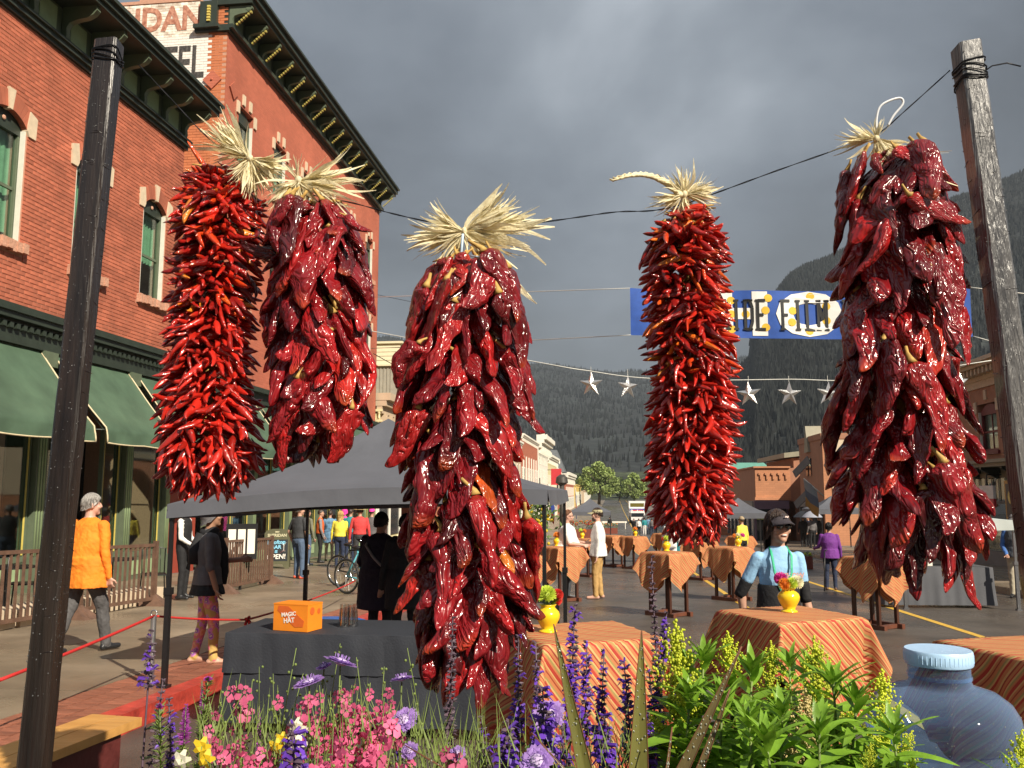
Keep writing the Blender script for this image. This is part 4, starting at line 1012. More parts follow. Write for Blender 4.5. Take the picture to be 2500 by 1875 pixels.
def chile_mesh(name, m, seed, big):
    rs = random.Random(seed); n, k_ = (40, 24) if big else (16, 10)
    w0 = rs.uniform(.140,.190) if big else rs.uniform(.095,.128)
    flat = rs.uniform(.34,.52) if big else rs.uniform(.6,.9)
    bend = rs.uniform(-.5,.9) if big else rs.uniform(-.9,1.2); sb = rs.uniform(-.5,.5)
    tw = rs.uniform(-1.3,1.3); ph = rs.uniform(0,6); ph2 = rs.uniform(0,6); R = []
    hook = rs.uniform(0,1.4) if rs.random() < .5 else 0
    ang = -bend*.4; x = z = y = 0.0
    for i in range(n+1):
        t = i/n
        if big: prof = min(1, (t/.10)**.6 if t < .10 else 1) * (1 - .16*t - .50*max(0,(t-.30)/.70)**1.25) * (min(1, ((1-t)/.10))**.5 if t > .90 else 1)
        else: prof = min(1, .45+.55*min(1,t/.22)) * (1-t**1.8*.72) * (min(1,(1-t)/.08)**.5 if t > .92 else 1)
        prof = max(prof, .05)
        if i: 
            a2 = ang + bend*t + sb*sin(t*pi*2)*.5 + hook*max(0,t-.72)*3
            x += sin(a2)/n; z += cos(a2)/n
        a2 = ang + bend*t + hook*max(0,t-.72)*3
        nx, nz = cos(a2), -sin(a2); row = []
        for j in range(k_):
            th = 2*pi*j/k_; r_ = w0*prof
            r_ *= 1 + (.13*sin(3*th+ph+tw*t*2) + .08*sin(2*th+ph2) if big else .06*sin(3*th+ph))
            c_, s_ = cos(th), sin(th)*flat; ca, sa = cos(tw*t), sin(tw*t)
            u, v = (c_*ca - s_*sa)*r_, (c_*sa + s_*ca)*r_
            p = Vector((x + u*nx, v, z + u*nz))
            if big:
                q = Vector((p.x*4+seed*3.1, p.y*4, p.z*2.6)); d1 = mnoise.noise(q*.8); d2 = 1-abs(mnoise.noise(q*1.5))*2.4
                dsp = (.055*d1 + .030*(d2-.4))*min(1, prof*1.3)
            else: dsp = .010*mnoise.noise(Vector((p.x*9+seed, p.y*9, p.z*6)))
            o = Vector((u*nx, v, u*nz)); p = p + (o.normalized()*dsp if o.length > 1e-6 else Vector())
            row.append(p)
        R.append(row)
    mb = MB(); mb.rings(R, 0)
    c0 = Vector((0,0,0)); bx = rs.uniform(-.06,.06)
    if big: mb.tube([Vector((0,0,.02)), Vector((0,0,-.03)), Vector((bx,.02,-.10)), Vector((bx*2.4,.03,-.17))], [.06,.035,.020,.017], 7, 1)
    else: mb.tube([Vector((0,0,.02)), Vector((0,0,-.05)), Vector((bx,.02,-.2))], [.05,.022,.016], 5, 1)
    return mb.mesh(name, [m, stem_m], 180)
BIG = [chile_mesh('chile', chile_dark, 100+i, True) for i in range(18)]
SML = [chile_mesh('chile', chile_red, 300+i, False) for i in range(14)]

def profile(rows):                              # rows of (y, xl, xr) in overview pixels -> centre line and radius in metres
    ys = [r[0] for r in rows]
    def f(y):
        y = max(ys[0], min(ys[-1], y))
        for (a, b) in zip(rows[:-1], rows[1:]):
            if a[0] <= y <= b[0]:
                t = (y-a[0])/(b[0]-a[0]); return a[1]+(b[1]-a[1])*t, a[2]+(b[2]-a[2])*t
    return f
SC = K/FOC                                      # overview pixel -> metres per metre of distance
def ristra(label, rows, d, big, seed, n_front, n_back, group):
    random.seed(seed)
    f = profile(rows); y0, y1 = rows[0][0], rows[-1][0]
    l, r_ = f(y0); topp = at((l+r_)/2*K, y0*K, d)
    R_ = thing('chile_ristra', label, 'chile string', topp, 0, group)
    def spot(y):
        l, r2 = f(y); c = aty((l+r2)/2*K, y*K, topp.y); return c, (r2-l)/2*SC*(c-EYE).dot(_F)
    mb = MB(); mb.tube([spot(y0-5+(y1-y0)*.9*i/12)[0] for i in range(13)], .016 if big else .02, 7); mb.build('core_twine', stem_m, R_, 180, topp)
    rest = MB()
    tot = n_front + n_back; made = 0
    for i in range(tot):
        front = i < n_front
        u = (i % n_front + .5)/n_front if front else random.random()
        # golden-angle spread over the surface
        t = u; y = y0 + (y1-y0)*t
        th = (i*2.399963) % (2*pi) if not front else (-pi/2 + (((i*.618034) % 1)-.5)*pi*1.28)
        if not front: th = pi/2 + (((i*.618034) % 1)-.5)*pi*.9
        c, rad = spot(y)
        dv = Vector((cos(th), sin(th), 0))       # -y is towards the lens
        dv = (_R*cos(th) + Vector((_F.x,_F.y,0)).normalized()*sin(th))
        if big:
            L_ = rnd(.185,.262)*d/2.42; al = radians(rnd(12,46)); 
            if t > .88: al *= .5
            lay = rnd(.76,1.09)
            tip = c + dv*rad*lay
            axis = (dv*sin(al) - Vector((0,0,1))*cos(al)).normalized()
            side = dv.cross(Vector((0,0,1))); axis = (axis + side*rnd(-.32,.32)).normalized()
            root = tip - axis*L_*.96
            # keep the root outside the far side of the core
            rel = root - c; rr = Vector((rel.x, rel.y, 0)); 
            if rr.dot(dv) < .015: root = root + dv*(.015 - rr.dot(dv))
            axis = (tip-root).normalized()
            if root.z > topp.z + .01: root.z = topp.z + rnd(-.01,.012); axis = (tip-root).normalized(); L_ = (tip-root).length*1.02
            M = Matrix.Translation(root - topp) @ axis.to_track_quat('Z','Y').to_matrix().to_4x4()
            # turn the broad side outwards
            loc_n = M.to_3x3().inverted() @ dv; M = M @ Matrix.Rotation(atan2(loc_n.y, loc_n.x) + pi/2 + rnd(-.7,.7), 4, 'Z') @ Matrix.Diagonal((L_*rnd(.9,1.25), L_*rnd(.9,1.2), L_, 1))
            inst('chile', random.choice(BIG), R_, M)
        else:
            L_ = rnd(.072,.126)*d/2.42; al = radians(rnd(42,82))
            if t < .10: al = radians(rnd(70,112))
            if t > .86: al = radians(rnd(8,75))*(1.15-t)*3.2+.15 if t > .93 else radians(rnd(25,70))
            lay = rnd(.86,1.16); tip = c + dv*rad*lay
            axis = (dv*sin(al) - Vector((0,0,1))*cos(al)).normalized(); side = dv.cross(Vector((0,0,1))); axis = (axis + side*rnd(-.48,.48) + Vector((0,0,rnd(-.2,.2)))).normalized()
            root = tip - axis*L_
            M = Matrix.Translation(root - topp) @ axis.to_track_quat('Z','Y').to_matrix().to_4x4() @ Matrix.Rotation(rnd(0,6.28),4,'Z') @ Matrix.Diagonal((L_*1.15, L_*1.15, L_, 1))
            if i < 300: inst('chile', random.choice(SML), R_, M)
            else:
                me = random.choice(SML); vs_ = [M @ v.co for v in me.vertices]; rest.add(vs_, [tuple(p.vertices) for p in me.polygons])
    if rest.v: setting(rest.build('chile_cluster', chile_red_mass, R_, 180), 'stuff')
    return R_, topp
# the same red for the chiles past the first three hundred, varied piece by piece
chile_red_mass = mat('small_red_chile_mass', (.40,.016,.009), .28, .3, 9, .2, 60, coat=.6, island=.4)
G = 'dried chile strings hung on the wire'
S1, t1 = ristra('leftmost string of small bright red chiles', [(368,420,520),(395,390,545),(440,383,572),(500,372,575),(560,372,565),(640,368,556),(720,360,548),(800,352,548),(880,344,556),(950,340,562),(1010,342,560),(1050,352,540),(1088,395,490)], DW+.03, False, 1, 620, 190, G)
S2, t2 = ristra('short broad string of large dark red chiles beside the leftmost string', [(452,625,705),(485,598,752),(540,568,795),(620,560,806),(720,560,808),(820,575,806),(900,580,812),(950,590,806),(990,592,735),(1018,600,660)], DW-.04, True, 2, 92, 36, G)
S3, t3 = ristra('long middle string of large dark red chiles, hanging lowest', [(565,970,1020),(610,935,1075),(680,890,1158),(760,868,1140),(850,850,1145),(940,852,1168),(1020,852,1135),(1110,862,1135),(1200,862,1140),(1300,858,1160),(1380,875,1160),(1440,900,1120),(1520,935,1085)], DW-.08, True, 3, 126, 50, G)
S4, t4 = ristra('thin string of small bright red chiles in front of the blue banner', [(458,1455,1520),(485,1405,1558),(550,1390,1578),(640,1388,1568),(740,1390,1585),(840,1402,1592),(940,1398,1594),(1040,1398,1588),(1110,1402,1578),(1150,1420,1560),(1188,1470,1545)], DW+.02, False, 4, 590, 180, G)
S5, t5 = ristra('rightmost string of large dark red chiles beside the right post', [(345,1895,1965),(390,1850,2010),(450,1812,2065),(540,1800,2085),(640,1806,2078),(740,1812,2073),(840,1795,2082),(940,1792,2095),(1040,1790,2105),(1120,1800,2120),(1190,1838,2130),(1250,1870,2085),(1290,1960,2060)], DW-.05, True, 5, 126, 50, G)
# stray pods that break the outlines
def stray(S, top, a, b, d, me, wid=1.0, roll=0.0):
    p0, p1 = at(a[0]*K, a[1]*K, d), at(b[0]*K, b[1]*K, d); L_ = (p1-p0).length
    M = Matrix.Translation(p0 - top) @ (p1-p0).normalized().to_track_quat('Z','Y').to_matrix().to_4x4() @ Matrix.Rotation(roll,4,'Z') @ Matrix.Diagonal((L_*wid, L_*wid, L_, 1))
    inst('chile', me, S, M)
stray(S1, t1, (455,378), (405,305), DW+.03, SML[2], .8); stray(S1, t1, (460,385), (398,367), DW, SML[5], 1.0)
stray(S5, t5, (2080,1225), (2118,1325), DW-.1, BIG[4], 1.0, 1.2); stray(S5, t5, (1965,420), (2098,492), DW-.22, BIG[7], .95, 1.4); stray(S5, t5, (2080,1070), (2135,1215), DW-.16, BIG[9], .9)
stray(S3, t3, (1110,840), (1168,945), DW-.2, BIG[3], 1.0, 1.5); stray(S3, t3, (905,880), (848,1020), DW-.24, BIG[1], 1.0, 1.3); stray(S3, t3, (905,740), (848,840), DW-.24, BIG[6], 1.2, 1.3)
stray(S3, t3, (1060,1395), (1098,1515), DW-.22, BIG[8], .8, 1.3); stray(S3, t3, (915,1300), (930,1505), DW-.22, BIG[12], 1.0, 1.2); stray(S3, t3, (1110,1240), (1172,1350), DW-.2, BIG[10], 1.0, 1.2)
stray(S2, t2, (640,880), (605,1020), DW-.2, BIG[2], 1.0, 1.2); stray(S2, t2, (760,880), (720,1008), DW-.2, BIG[5], 1.0, 1.2); stray(S2, t2, (600,545), (515,530), DW-.1, BIG[11], 1.0, 1.2); stray(S2, t2, (745,465), (805,505), DW-.12, BIG[13], 1.0, 1.2)
# ---- corn-husk bows
husk = mat('corn_husk', (.80,.67,.40), .6, .15, 14, .3, 80, rand=.16, trans=.25, stretch=(1,1,.3), c2=(.90,.82,.58))
twine_blue = mat('pale_blue_twine', (.45,.60,.75), .6, .15, 40)
def strip_mesh(seed):
    rs = random.Random(seed); n = 9; a, b = rs.uniform(-.9,.9), rs.uniform(-.7,1.1); P = [[], []]; tw = rs.uniform(-2,2); wv = rs.uniform(.018,.055)
    for i in range(n+1):
        t = i/n; c = Vector((a*t*t*.5 + .03*sin(t*7+seed), b*t*t*.4, t)); wd = wv*(.35+.75*min(1,t*2.2))*(1-max(0,t-.55)**1.3*2.4)*(1+.15*sin(t*11+seed))
        d_ = Vector((cos(tw*t), sin(tw*t), 0)); P[0].append(c - d_*wd); P[1].append(c + d_*wd)
    mid = [(p+q)/2 + Vector((0,.012,0))*(1-i/n) for i, (p, q) in enumerate(zip(*P))]
    mb = MB(); mb.grid([P[0], mid, P[1]]); return mb.mesh('husk_strip', husk, 180)
STR = [strip_mesh(i) for i in range(22)]
def bow(S, top, centre, d, fans, knot=.022):
    """fans: (target x, y, spread, count, length scale)"""
    c = at(centre[0]*K, centre[1]*K, d); mb = MB(); mb.ball(c, knot*.42, 10, 7, 0, (1,1,1.2)); hb = mb.build('husk_bow', husk, S, 180, top)
    for (x, y, spread, cnt, ls) in fans:
        q = at(x*K, y*K, d); base = q - c; L_ = base.length*1.05
        for i in range(int(cnt*3.4)):
            dirv = (base.normalized() + Vector((random.gauss(0,spread), random.gauss(0,spread*.9), random.gauss(0,spread)))).normalized(); ll = L_*rnd(.5,1.2)*ls
            inst('husk_strip', random.choice(STR), hb, frame(c - top + dirv*.004, dirv, rnd(0,6.28), ll) @ Matrix.Diagonal((rnd(.5,1.25), rnd(.5,1.25), 1, 1)))
    return hb
random.seed(77)
bow(S1, t1, (540,342), DW-.03, [(462,290,.22,34,1.0),(490,318,.3,16,1.1),(515,400,.25,20,1.0),(545,418,.2,34,1.0),(605,372,.22,30,1.05)], .022)
mb = MB(); mb.tube([at(545*K,345*K,DW), at(520*K,360*K,DW), at(497*K,375*K,DW)], [.018,.012,.012], 7); mb.build('husk_neck', husk, S1, 180, t1)
bow(S2, t2, (645,390), DW-.06, [(590,440,.3,16,1.0),(640,455,.3,24,1.0),(715,420,.3,22,1.0),(740,385,.2,8,1.25),(620,340,.3,6,.8),(750,430,.15,4,1.2)], .026)
hb = bow(S3, t3, (1003,500), DW-.06, [(905,530,.22,22,1.0),(920,478,.2,14,.9),(1100,455,.2,22,1.0),(1160,485,.12,8,1.0),(1105,545,.25,12,1.0),(1000,560,.35,10,.8),(1130,620,.06,3,1.0),(1075,435,.12,4,1.1),(950,570,.15,6,.9)], .024)
mb = MB(); mb.tube([at(1000*K,505*K,DW-.09), at(997*K,540*K,DW-.09), at(994*K,570*K,DW-.09), at(998*K,600*K,DW-.1)], .0035, 6); mb.tube([at(1000*K,548*K,DW-.09), at(1040*K,556*K,DW-.09), at(1066*K,578*K,DW-.09), at(1072*K,560*K,DW-.09)], .003, 6); mb.build('tie_twine', twine_blue, S3, 180, t3)
bow(S4, t4, (1478,420), DW, [(1420,440,.25,16,1.0),(1530,405,.25,20,1.0),(1545,432,.2,10,1.0),(1480,372,.3,14,1.0),(1440,380,.25,8,1.0),(1478,475,.3,14,.9)], .024)
br = [at(x*K,y*K,DW) for x, y in ((1470,420),(1440,395),(1400,378),(1360,378),(1322,388))]
mb = MB()
for k_ in range(3):
    mb.tube([p + Vector((.006*sin(i*1.4+k_*2.1), .004*cos(i*1.4+k_*2.1), .006*cos(i*1.4+k_*2.1))) for i, p in enumerate(smooth_path(br, 5))], [.007-.0002*i for i in range(21)], 6)
mb.build('husk_braid', husk, S4, 180, t4)
bow(S5, t5, (1893,300), DW-.06, [(1822,300,.12,8,1.0),(1850,285,.25,8,.9),(1900,355,.25,14,1.0),(1975,390,.13,26,1.0),(1960,330,.15,6,1.0),(1890,262,.3,8,1.0),(2010,405,.05,3,1.0)], .022)
mb = MB(); mb.tube(smooth_path([at(x*K,y*K,DW-.05) for x, y in ((1895,300),(1893,262),(1900,232),(1920,218),(1945,212),(1950,225),(1930,250),(1918,272))]), .0032, 6); mb.build('tie_twine', mat('white_twine', (.7,.72,.75), .6, .1, 30), S5, 180, t5)
# ================================================================== BANNER, STARS AND STREET WIRES
random.seed(33)
ban_blue = mat('banner_blue', (.03,.10,.42), .7, .15, 3, .15, 12, trans=.15); ban_white = mat('banner_white', (.80,.78,.74), .7, .05, 5); ban_yel = mat('banner_yellow', (.75,.48,.04), .7, .08, 5); ban_black = mat('banner_black', (.012,.012,.012), .6, .1, 5)
BY = 27.0
bx0, bx1 = aty(1538,700,BY), aty(2368,700,BY); bz0 = aty(1538,818,BY).z; bz1 = bx0.z - .05
BN = thing('banner', 'blue film festival banner with black slab letters over white and yellow spotted ones', 'banner', ((bx0.x+bx1.x)/2, BY, (bz0+bz1)/2))
bw, bh = bx1.x - bx0.x, bz1 - bz0
def bwave(x, z): return .05*sin(x*1.3) + .03*sin(x*2.9+z*2)
def bsag(x): return -.10*(1-(2*x/bw)**2) - .028*(x+bw/2)*.9
mb = MB(); P = [[Vector((-bw/2+bw*i/60, bwave(-bw/2+bw*i/60, -bh/2+bh*j/6), -bh/2+bh*j/6 + bsag(-bw/2+bw*i/60))) for i in range(61)] for j in range(7)]
mb.grid(P); mb.build('cloth', ban_blue, BN, 180)
def on_banner(me, x, z, off, name, sx=1.0, sz=1.0):
    for v in me.vertices:
        px, pz = v.co.x*sx + x, v.co.y*sz + z
        v.co = Vector((px, bwave(px, pz) - off - v.co.z, pz + bsag(px)))
    return inst(name, me, BN, Matrix())
def dense(me, n=2):
    b_ = bmesh.new(); b_.from_mesh(me); bmesh.ops.triangulate(b_, faces=b_.faces); 
    bmesh.ops.subdivide_edges(b_, edges=[e_ for e_ in b_.edges if e_.calc_length() > .35], cuts=n); b_.to_mesh(me); b_.free(); return me
def bx_of(px): return aty(px, 760, BY).x - BN.location.x
for chx, c_ in ((1675,'S'),(1812,'H'),(1975,'O'),(2180,'W')):
    me = dense(text_mesh(c_, bh*1.16, ban_white, bold=.10, ext=.004)); on_banner(me, bx_of(chx), -.05, .012, 'large_letter', 1.25 if c_ != 'O' else 1.35)
for px, pz in ((1785,.36),(1785,.0),(1785,-.40),(1875,.42),(1868,.1),(1868,-.34),(1820,.0),(1935,.10),(1980,.48),(2018,.22),(2018,-.15),(1975,-.42),(1932,-.2),(1640,.2),(1700,-.3),(2140,.3),(2220,-.1),(2180,-.35)):
    q = MB(); q.lathe([(.001,-.002),(.125,-.002),(.125,.002),(.001,.002)], 14); me = q.mesh('spot', ban_yel); on_banner(me, bx_of(px), pz*bh*.8, .021, 'spot')
# slab letters: strokes with square feet
SLAB = {'T':[((.5,0),(.5,1)),((0,1),(1,1))],'E':[((.18,0),(.18,1)),((.18,1),(.95,1)),((.18,.5),(.75,.5)),((.18,0),(.95,0))],'L':[((.2,0),(.2,1)),((.2,0),(.95,0))],'U':[((.15,1),(.15,.15)),((.15,.1),(.85,.1)),((.85,.15),(.85,1))],'R':[((.18,0),(.18,1)),((.18,1),(.75,1)),((.8,.95),(.8,.55)),((.18,.5),(.75,.5)),((.5,.5),(.92,0))],'I':[((.5,0),(.5,1))],'D':[((.18,0),(.18,1)),((.18,1),(.65,1)),((.18,0),(.65,0)),((.65,1),(.88,.75)),((.88,.75),(.88,.25)),((.88,.25),(.65,0))],'F':[((.18,0),(.18,1)),((.18,1),(.95,1)),((.18,.5),(.72,.5))],'M':[((.1,0),(.1,1)),((.1,1),(.5,.35)),((.5,.35),(.9,1)),((.9,1),(.9,0))],'S':[((.9,.95),(.15,.95)),((.12,.95),(.12,.55)),((.12,.52),(.88,.48)),((.88,.48),(.88,.05)),((.88,.05),(.1,.05))],'V':[((.08,1),(.5,0)),((.5,0),(.92,1))],'A':[((.08,0),(.5,1)),((.5,1),(.92,0)),((.28,.4),(.72,.4))]}
pitch = bx_of(1860) - bx_of(1830)
lx = bx_of(1797) - pitch*6
for i, ch in enumerate('TELLURIDE FILM FESTIVAL'):
    if ch == ' ': continue
    q = MB(); W_, H_ = pitch*.80, bh*.60; t_ = .088
    for (a, b) in SLAB[ch]:
        q.bar((a[0]*W_, a[1]*H_, 0), (b[0]*W_, b[1]*H_, 0), t_, .006, 0, (0,0,1))
        for e_ in (a, b):
            if abs(a[0]-b[0]) < .5 and e_[1] in (0, 1): q.cbox((e_[0]*W_, e_[1]*H_, .002), (t_*1.75, t_*.75, .006))
    me = q.mesh('letter', ban_black); on_banner(me, lx + pitch*i - W_/2, -H_/2 - .02, .034, 'letter')
rope_m = mat('white_cord', (.62,.62,.58), .6, .1, 20)
def cord(label, pts, r, m=rope_m, sag=0.0):
    pts = [Vector(p) for p in pts]; P = []
    for a, b in zip(pts[:-1], pts[1:]):
        for i in range(10):
            t = i/10; P.append(a.lerp(b, t) - Vector((0,0,sag*4*t*(1-t))))
    P.append(pts[-1]); mb = MB(); mb.tube(P, r, 5); o = mb.build('cord', m, None, 180, pts[0]); return tag(o, label, 'cord')
tl_ = BN.location + Vector((-bw/2, 0, bh/2+bsag(-bw/2))); tr_ = BN.location + Vector((bw/2, 0, bh/2+bsag(bw/2))); bl_ = BN.location + Vector((-bw/2, 0, -bh/2+bsag(-bw/2))); br_ = BN.location + Vector((bw/2, 0, -bh/2+bsag(bw/2)))
cord('white cord from the hotel corner to the top of the blue banner', [Vector((XF+.2, 39.0, aty(922,692,34).z+.6)), tl_], .014)
cord('white cord from the hotel to the bottom of the blue banner', [Vector((XF+.2, 39.0, aty(922,812,34).z+.2)), bl_], .014)
cord('white cord from the top of the blue banner to the right side', [tr_, Vector((14.5, 27.2, tr_.z-.5))], .014)
cord('white cord from the bottom of the blue banner to the right side', [br_, Vector((XR+.3, 26.6, br_.z-.75))], .014)
SYY = 22.0
silver = mat('pierced_silver', (.72,.70,.68), .28, .12, 20, .4, 160, metal=.85)
def star_mesh():
    mb = MB(); R0, R1 = .325, .125; pts = []
    for i in range(10):
        a = pi/2 + i*pi/5; r_ = R0 if i % 2 == 0 else R1; pts.append(Vector((r_*cos(a), 0, r_*sin(a))))
    vs_ = pts + [Vector((0,-.09,0)), Vector((0,.09,0))]
    mb.add(vs_, [(i, (i+1) % 10, 10) for i in range(10)] + [((i+1) % 10, i, 11) for i in range(10)]); return mb.mesh('star', silver)
sme = star_mesh()
scw = [aty(1290,880,SYY), aty(1435,905,SYY), aty(1560,922,SYY), aty(1740,928,SYY), aty(1930,926,SYY), aty(2110,926,SYY), aty(2420,880,SYY)]
scw = [Vector((-10.9, 25.0, 7.2))] + scw
SCW = smooth_path(scw, 5)
mb = MB(); mb.tube(SCW, .012, 5); tag(mb.build('cord', rope_m, None, 180, scw[0]), 'thin cord across the street that carries the silver stars', 'cord')
for k_, (px, py, lb) in enumerate(((1443,938,'leftmost silver star lantern on the cord'),(1533,945,'shining silver star lantern just left of the right thin chile string'),(1630,957,'silver star lantern hidden behind the right thin chile string'),(1828,962,'silver star lantern just right of the right thin chile string'),(1927,962,'silver star lantern in the middle of the three under the banner'),(2022,962,'silver star lantern touching the rightmost chile string'),(2240,950,'silver star lantern behind the rightmost chile string'),(2345,935,'silver star lantern in front of the corner building cornice'))):
    p = aty(px, py, SYY); st = thing('star_lantern', lb, 'lantern', p, 0, 'silver star lanterns on the cord')
    inst('star', sme, st, Matrix.Rotation((-.25,.55,.1,-.35,.2,.3,-.5,.6)[k_],4,'Z') @ Matrix.Rotation(rnd(-.12,.12),4,'Y'))
    mb = MB(); mb.tube([(0,0,.31),(0,0,.46)], .006, 5); mb.build('hook', rope_m, st)
cord('dark overhead cable running from the hotel towards the mountain', [Vector((XF+.1, 39.5, 9.9)), aty(900,715,60), aty(1250,770,110)], .02, wire_m, .3)
cord('dark cable from the hotel to the siding building', [Vector((XF+.1, 39.8, 8.2)), Vector((-9.0, 47.5, 7.2))], .02, wire_m, .1)

# ================================================================== TENTS
tent_grey = mat('grey_canopy_cloth', (.105,.110,.130), .7, .10, 2.0, .25, 7, trans=.10); tent_white = mat('white_canopy_cloth', (.55,.60,.58), .7, .06, 2, .2, 8, trans=.2)
tent_leg = mat('black_tent_frame', (.012,.012,.013), .35, .1, 10)
def tent(label, corners, peak, val, m, zg, leg_m=tent_leg, legs=(0,1,2,3), frame_=True, r=.02, arch=0.0):
    """corners counter-clockwise from the near left: points at eave height"""
    base = sum((Vector(c) for c in corners), Vector())/4; base.z = zg
    t = thing('canopy_tent', label, 'tent', base); L_ = Vector(base)
    mb = MB(); n = 12
    for i in range(4):
        a, b = Vector(corners[i]), Vector(corners[(i+1) % 4]); P = []
        for j in range(n+1):
            s = j/n; row = []
            for k_ in range(n+1):
                e_ = a.lerp(b, k_/n); e_.z += arch*sin(pi*k_/n)*(i == 0); p = e_.lerp(Vector(peak), s); p.z -= .14*sin(pi*s)*(1-.3*abs(2*k_/n-1)) ; row.append(p)
            P.append(row)
        mb.grid(P)
    roof = mb.build('roof', m, t, 40, L_)
    mb = MB()
    for i in range(4):
        a, b = Vector(corners[i]), Vector(corners[(i+1) % 4]); out_ = ((a+b)/2 - base); out_.z = 0; out_.normalize(); P = []
        for j in range(5): P.append([a.lerp(b, k_/24) + Vector((0,0,arch*sin(pi*k_/24)*(i == 0))) + out_*(.012*j/4 + .008*sin(k_*1.1+i)*j/4) - Vector((0,0,val*j/4 + .02*sin(pi*k_/24)*(j > 0))) for k_ in range(25)])
        mb.grid(P)
    mb.build('valance', m, t, 60, L_)
    for i in legs:
        c = Vector(corners[i]); i2 = c.lerp(base, .02); g_ = road_z(c.y) + (.15 if c.x < -3.84 else 0)
        mb = MB(); mb.bar((i2.x,i2.y,g_), (i2.x,i2.y,c.z-.02), r*1.6, r*1.6); mb.bar((i2.x,i2.y,g_), (i2.x,i2.y,g_+(c.z-g_)*.52), r*2.2, r*2.2); mb.cbox((i2.x,i2.y,g_+.012),(.09,.09,.024)); mb.cbox((i2.x,i2.y,g_+(c.z-g_)*.52),(r*3.2,r*3.2,.06)); mb.build('leg', leg_m, t, None, L_)
    if frame_:
        for i in range(4):
            a, b = Vector(corners[i]), Vector(corners[(i+1) % 4]); dz = Vector((0,0,-val*.55)); mb = MB()
            for u0, u1 in ((0,.5),(.5,1)):
                p, q = a.lerp(b,u0), a.lerp(b,u1); p.z += arch*sin(pi*u0)*(i == 0)-.03; q.z += arch*sin(pi*u1)*(i == 0)-.03
                inn = (base-(a+b)/2); inn.z = 0; inn = inn.normalized()*.07; p = p+inn; q = q+inn; mb.bar(p+dz*.2, q+dz*1.25, .016, .022); mb.bar(p+dz*1.25, q+dz*.2, .016, .022)
            mb.build('scissor_frame', tent_leg, t, None, L_)
        mb = MB()
        for c in corners: mb.bar(Vector(c)-Vector((0,0,.06)), Vector(peak)-Vector((0,0,.25)), .02, .02)
        mb.build('roof_strut', tent_leg, t, None, L_)
    return t
tc_ = [Vector((-3.92,7.25,1.49)), Vector((-.55,7.25,1.615)), Vector((-.55,10.35,1.615)), Vector((-3.78,10.35,1.50))]
tent('dark grey canopy tent over the drinks table on the left', tc_, (-2.33,8.75,2.36), .125, tent_grey, road_z(8.8), arch=.075)
def tent_at(label, px, Y, wd, h, hp, m, leg_m=tent_leg, py=None, val=.25, dep=None):
    x = aty(px, 1250, Y).x; g_ = road_z(Y); dp = dep or wd
    cs = [Vector((x-wd/2, Y, g_+h)), Vector((x+wd/2, Y, g_+h)), Vector((x+wd/2, Y+dp, g_+h)), Vector((x-wd/2, Y+dp, g_+h))]
    return tent(label, cs, (x, Y+dp/2, g_+hp), val, m, g_, leg_m, r=.025)
tent_at('far grey canopy tent in the street behind the two talking men', 1439, 62, 3.0, 2.15, 3.1, tent_grey)
tent_at('grey canopy tent on the right behind the person in yellow', 1812, 44, 2.6, 1.95, 2.7, tent_grey)
tent_at('small dark canopy tent by the right shops', 2045, 48, 2.6, 2.2, 2.9, tent_grey)
tent_at('pale canopy tent above the grey clothed table on the right', 2335, 16.9, 2.0, 1.62, 2.0, tent_white, mat('grey_metal_pole', (.2,.2,.21), .4, .1, 5, metal=.8), val=.18)

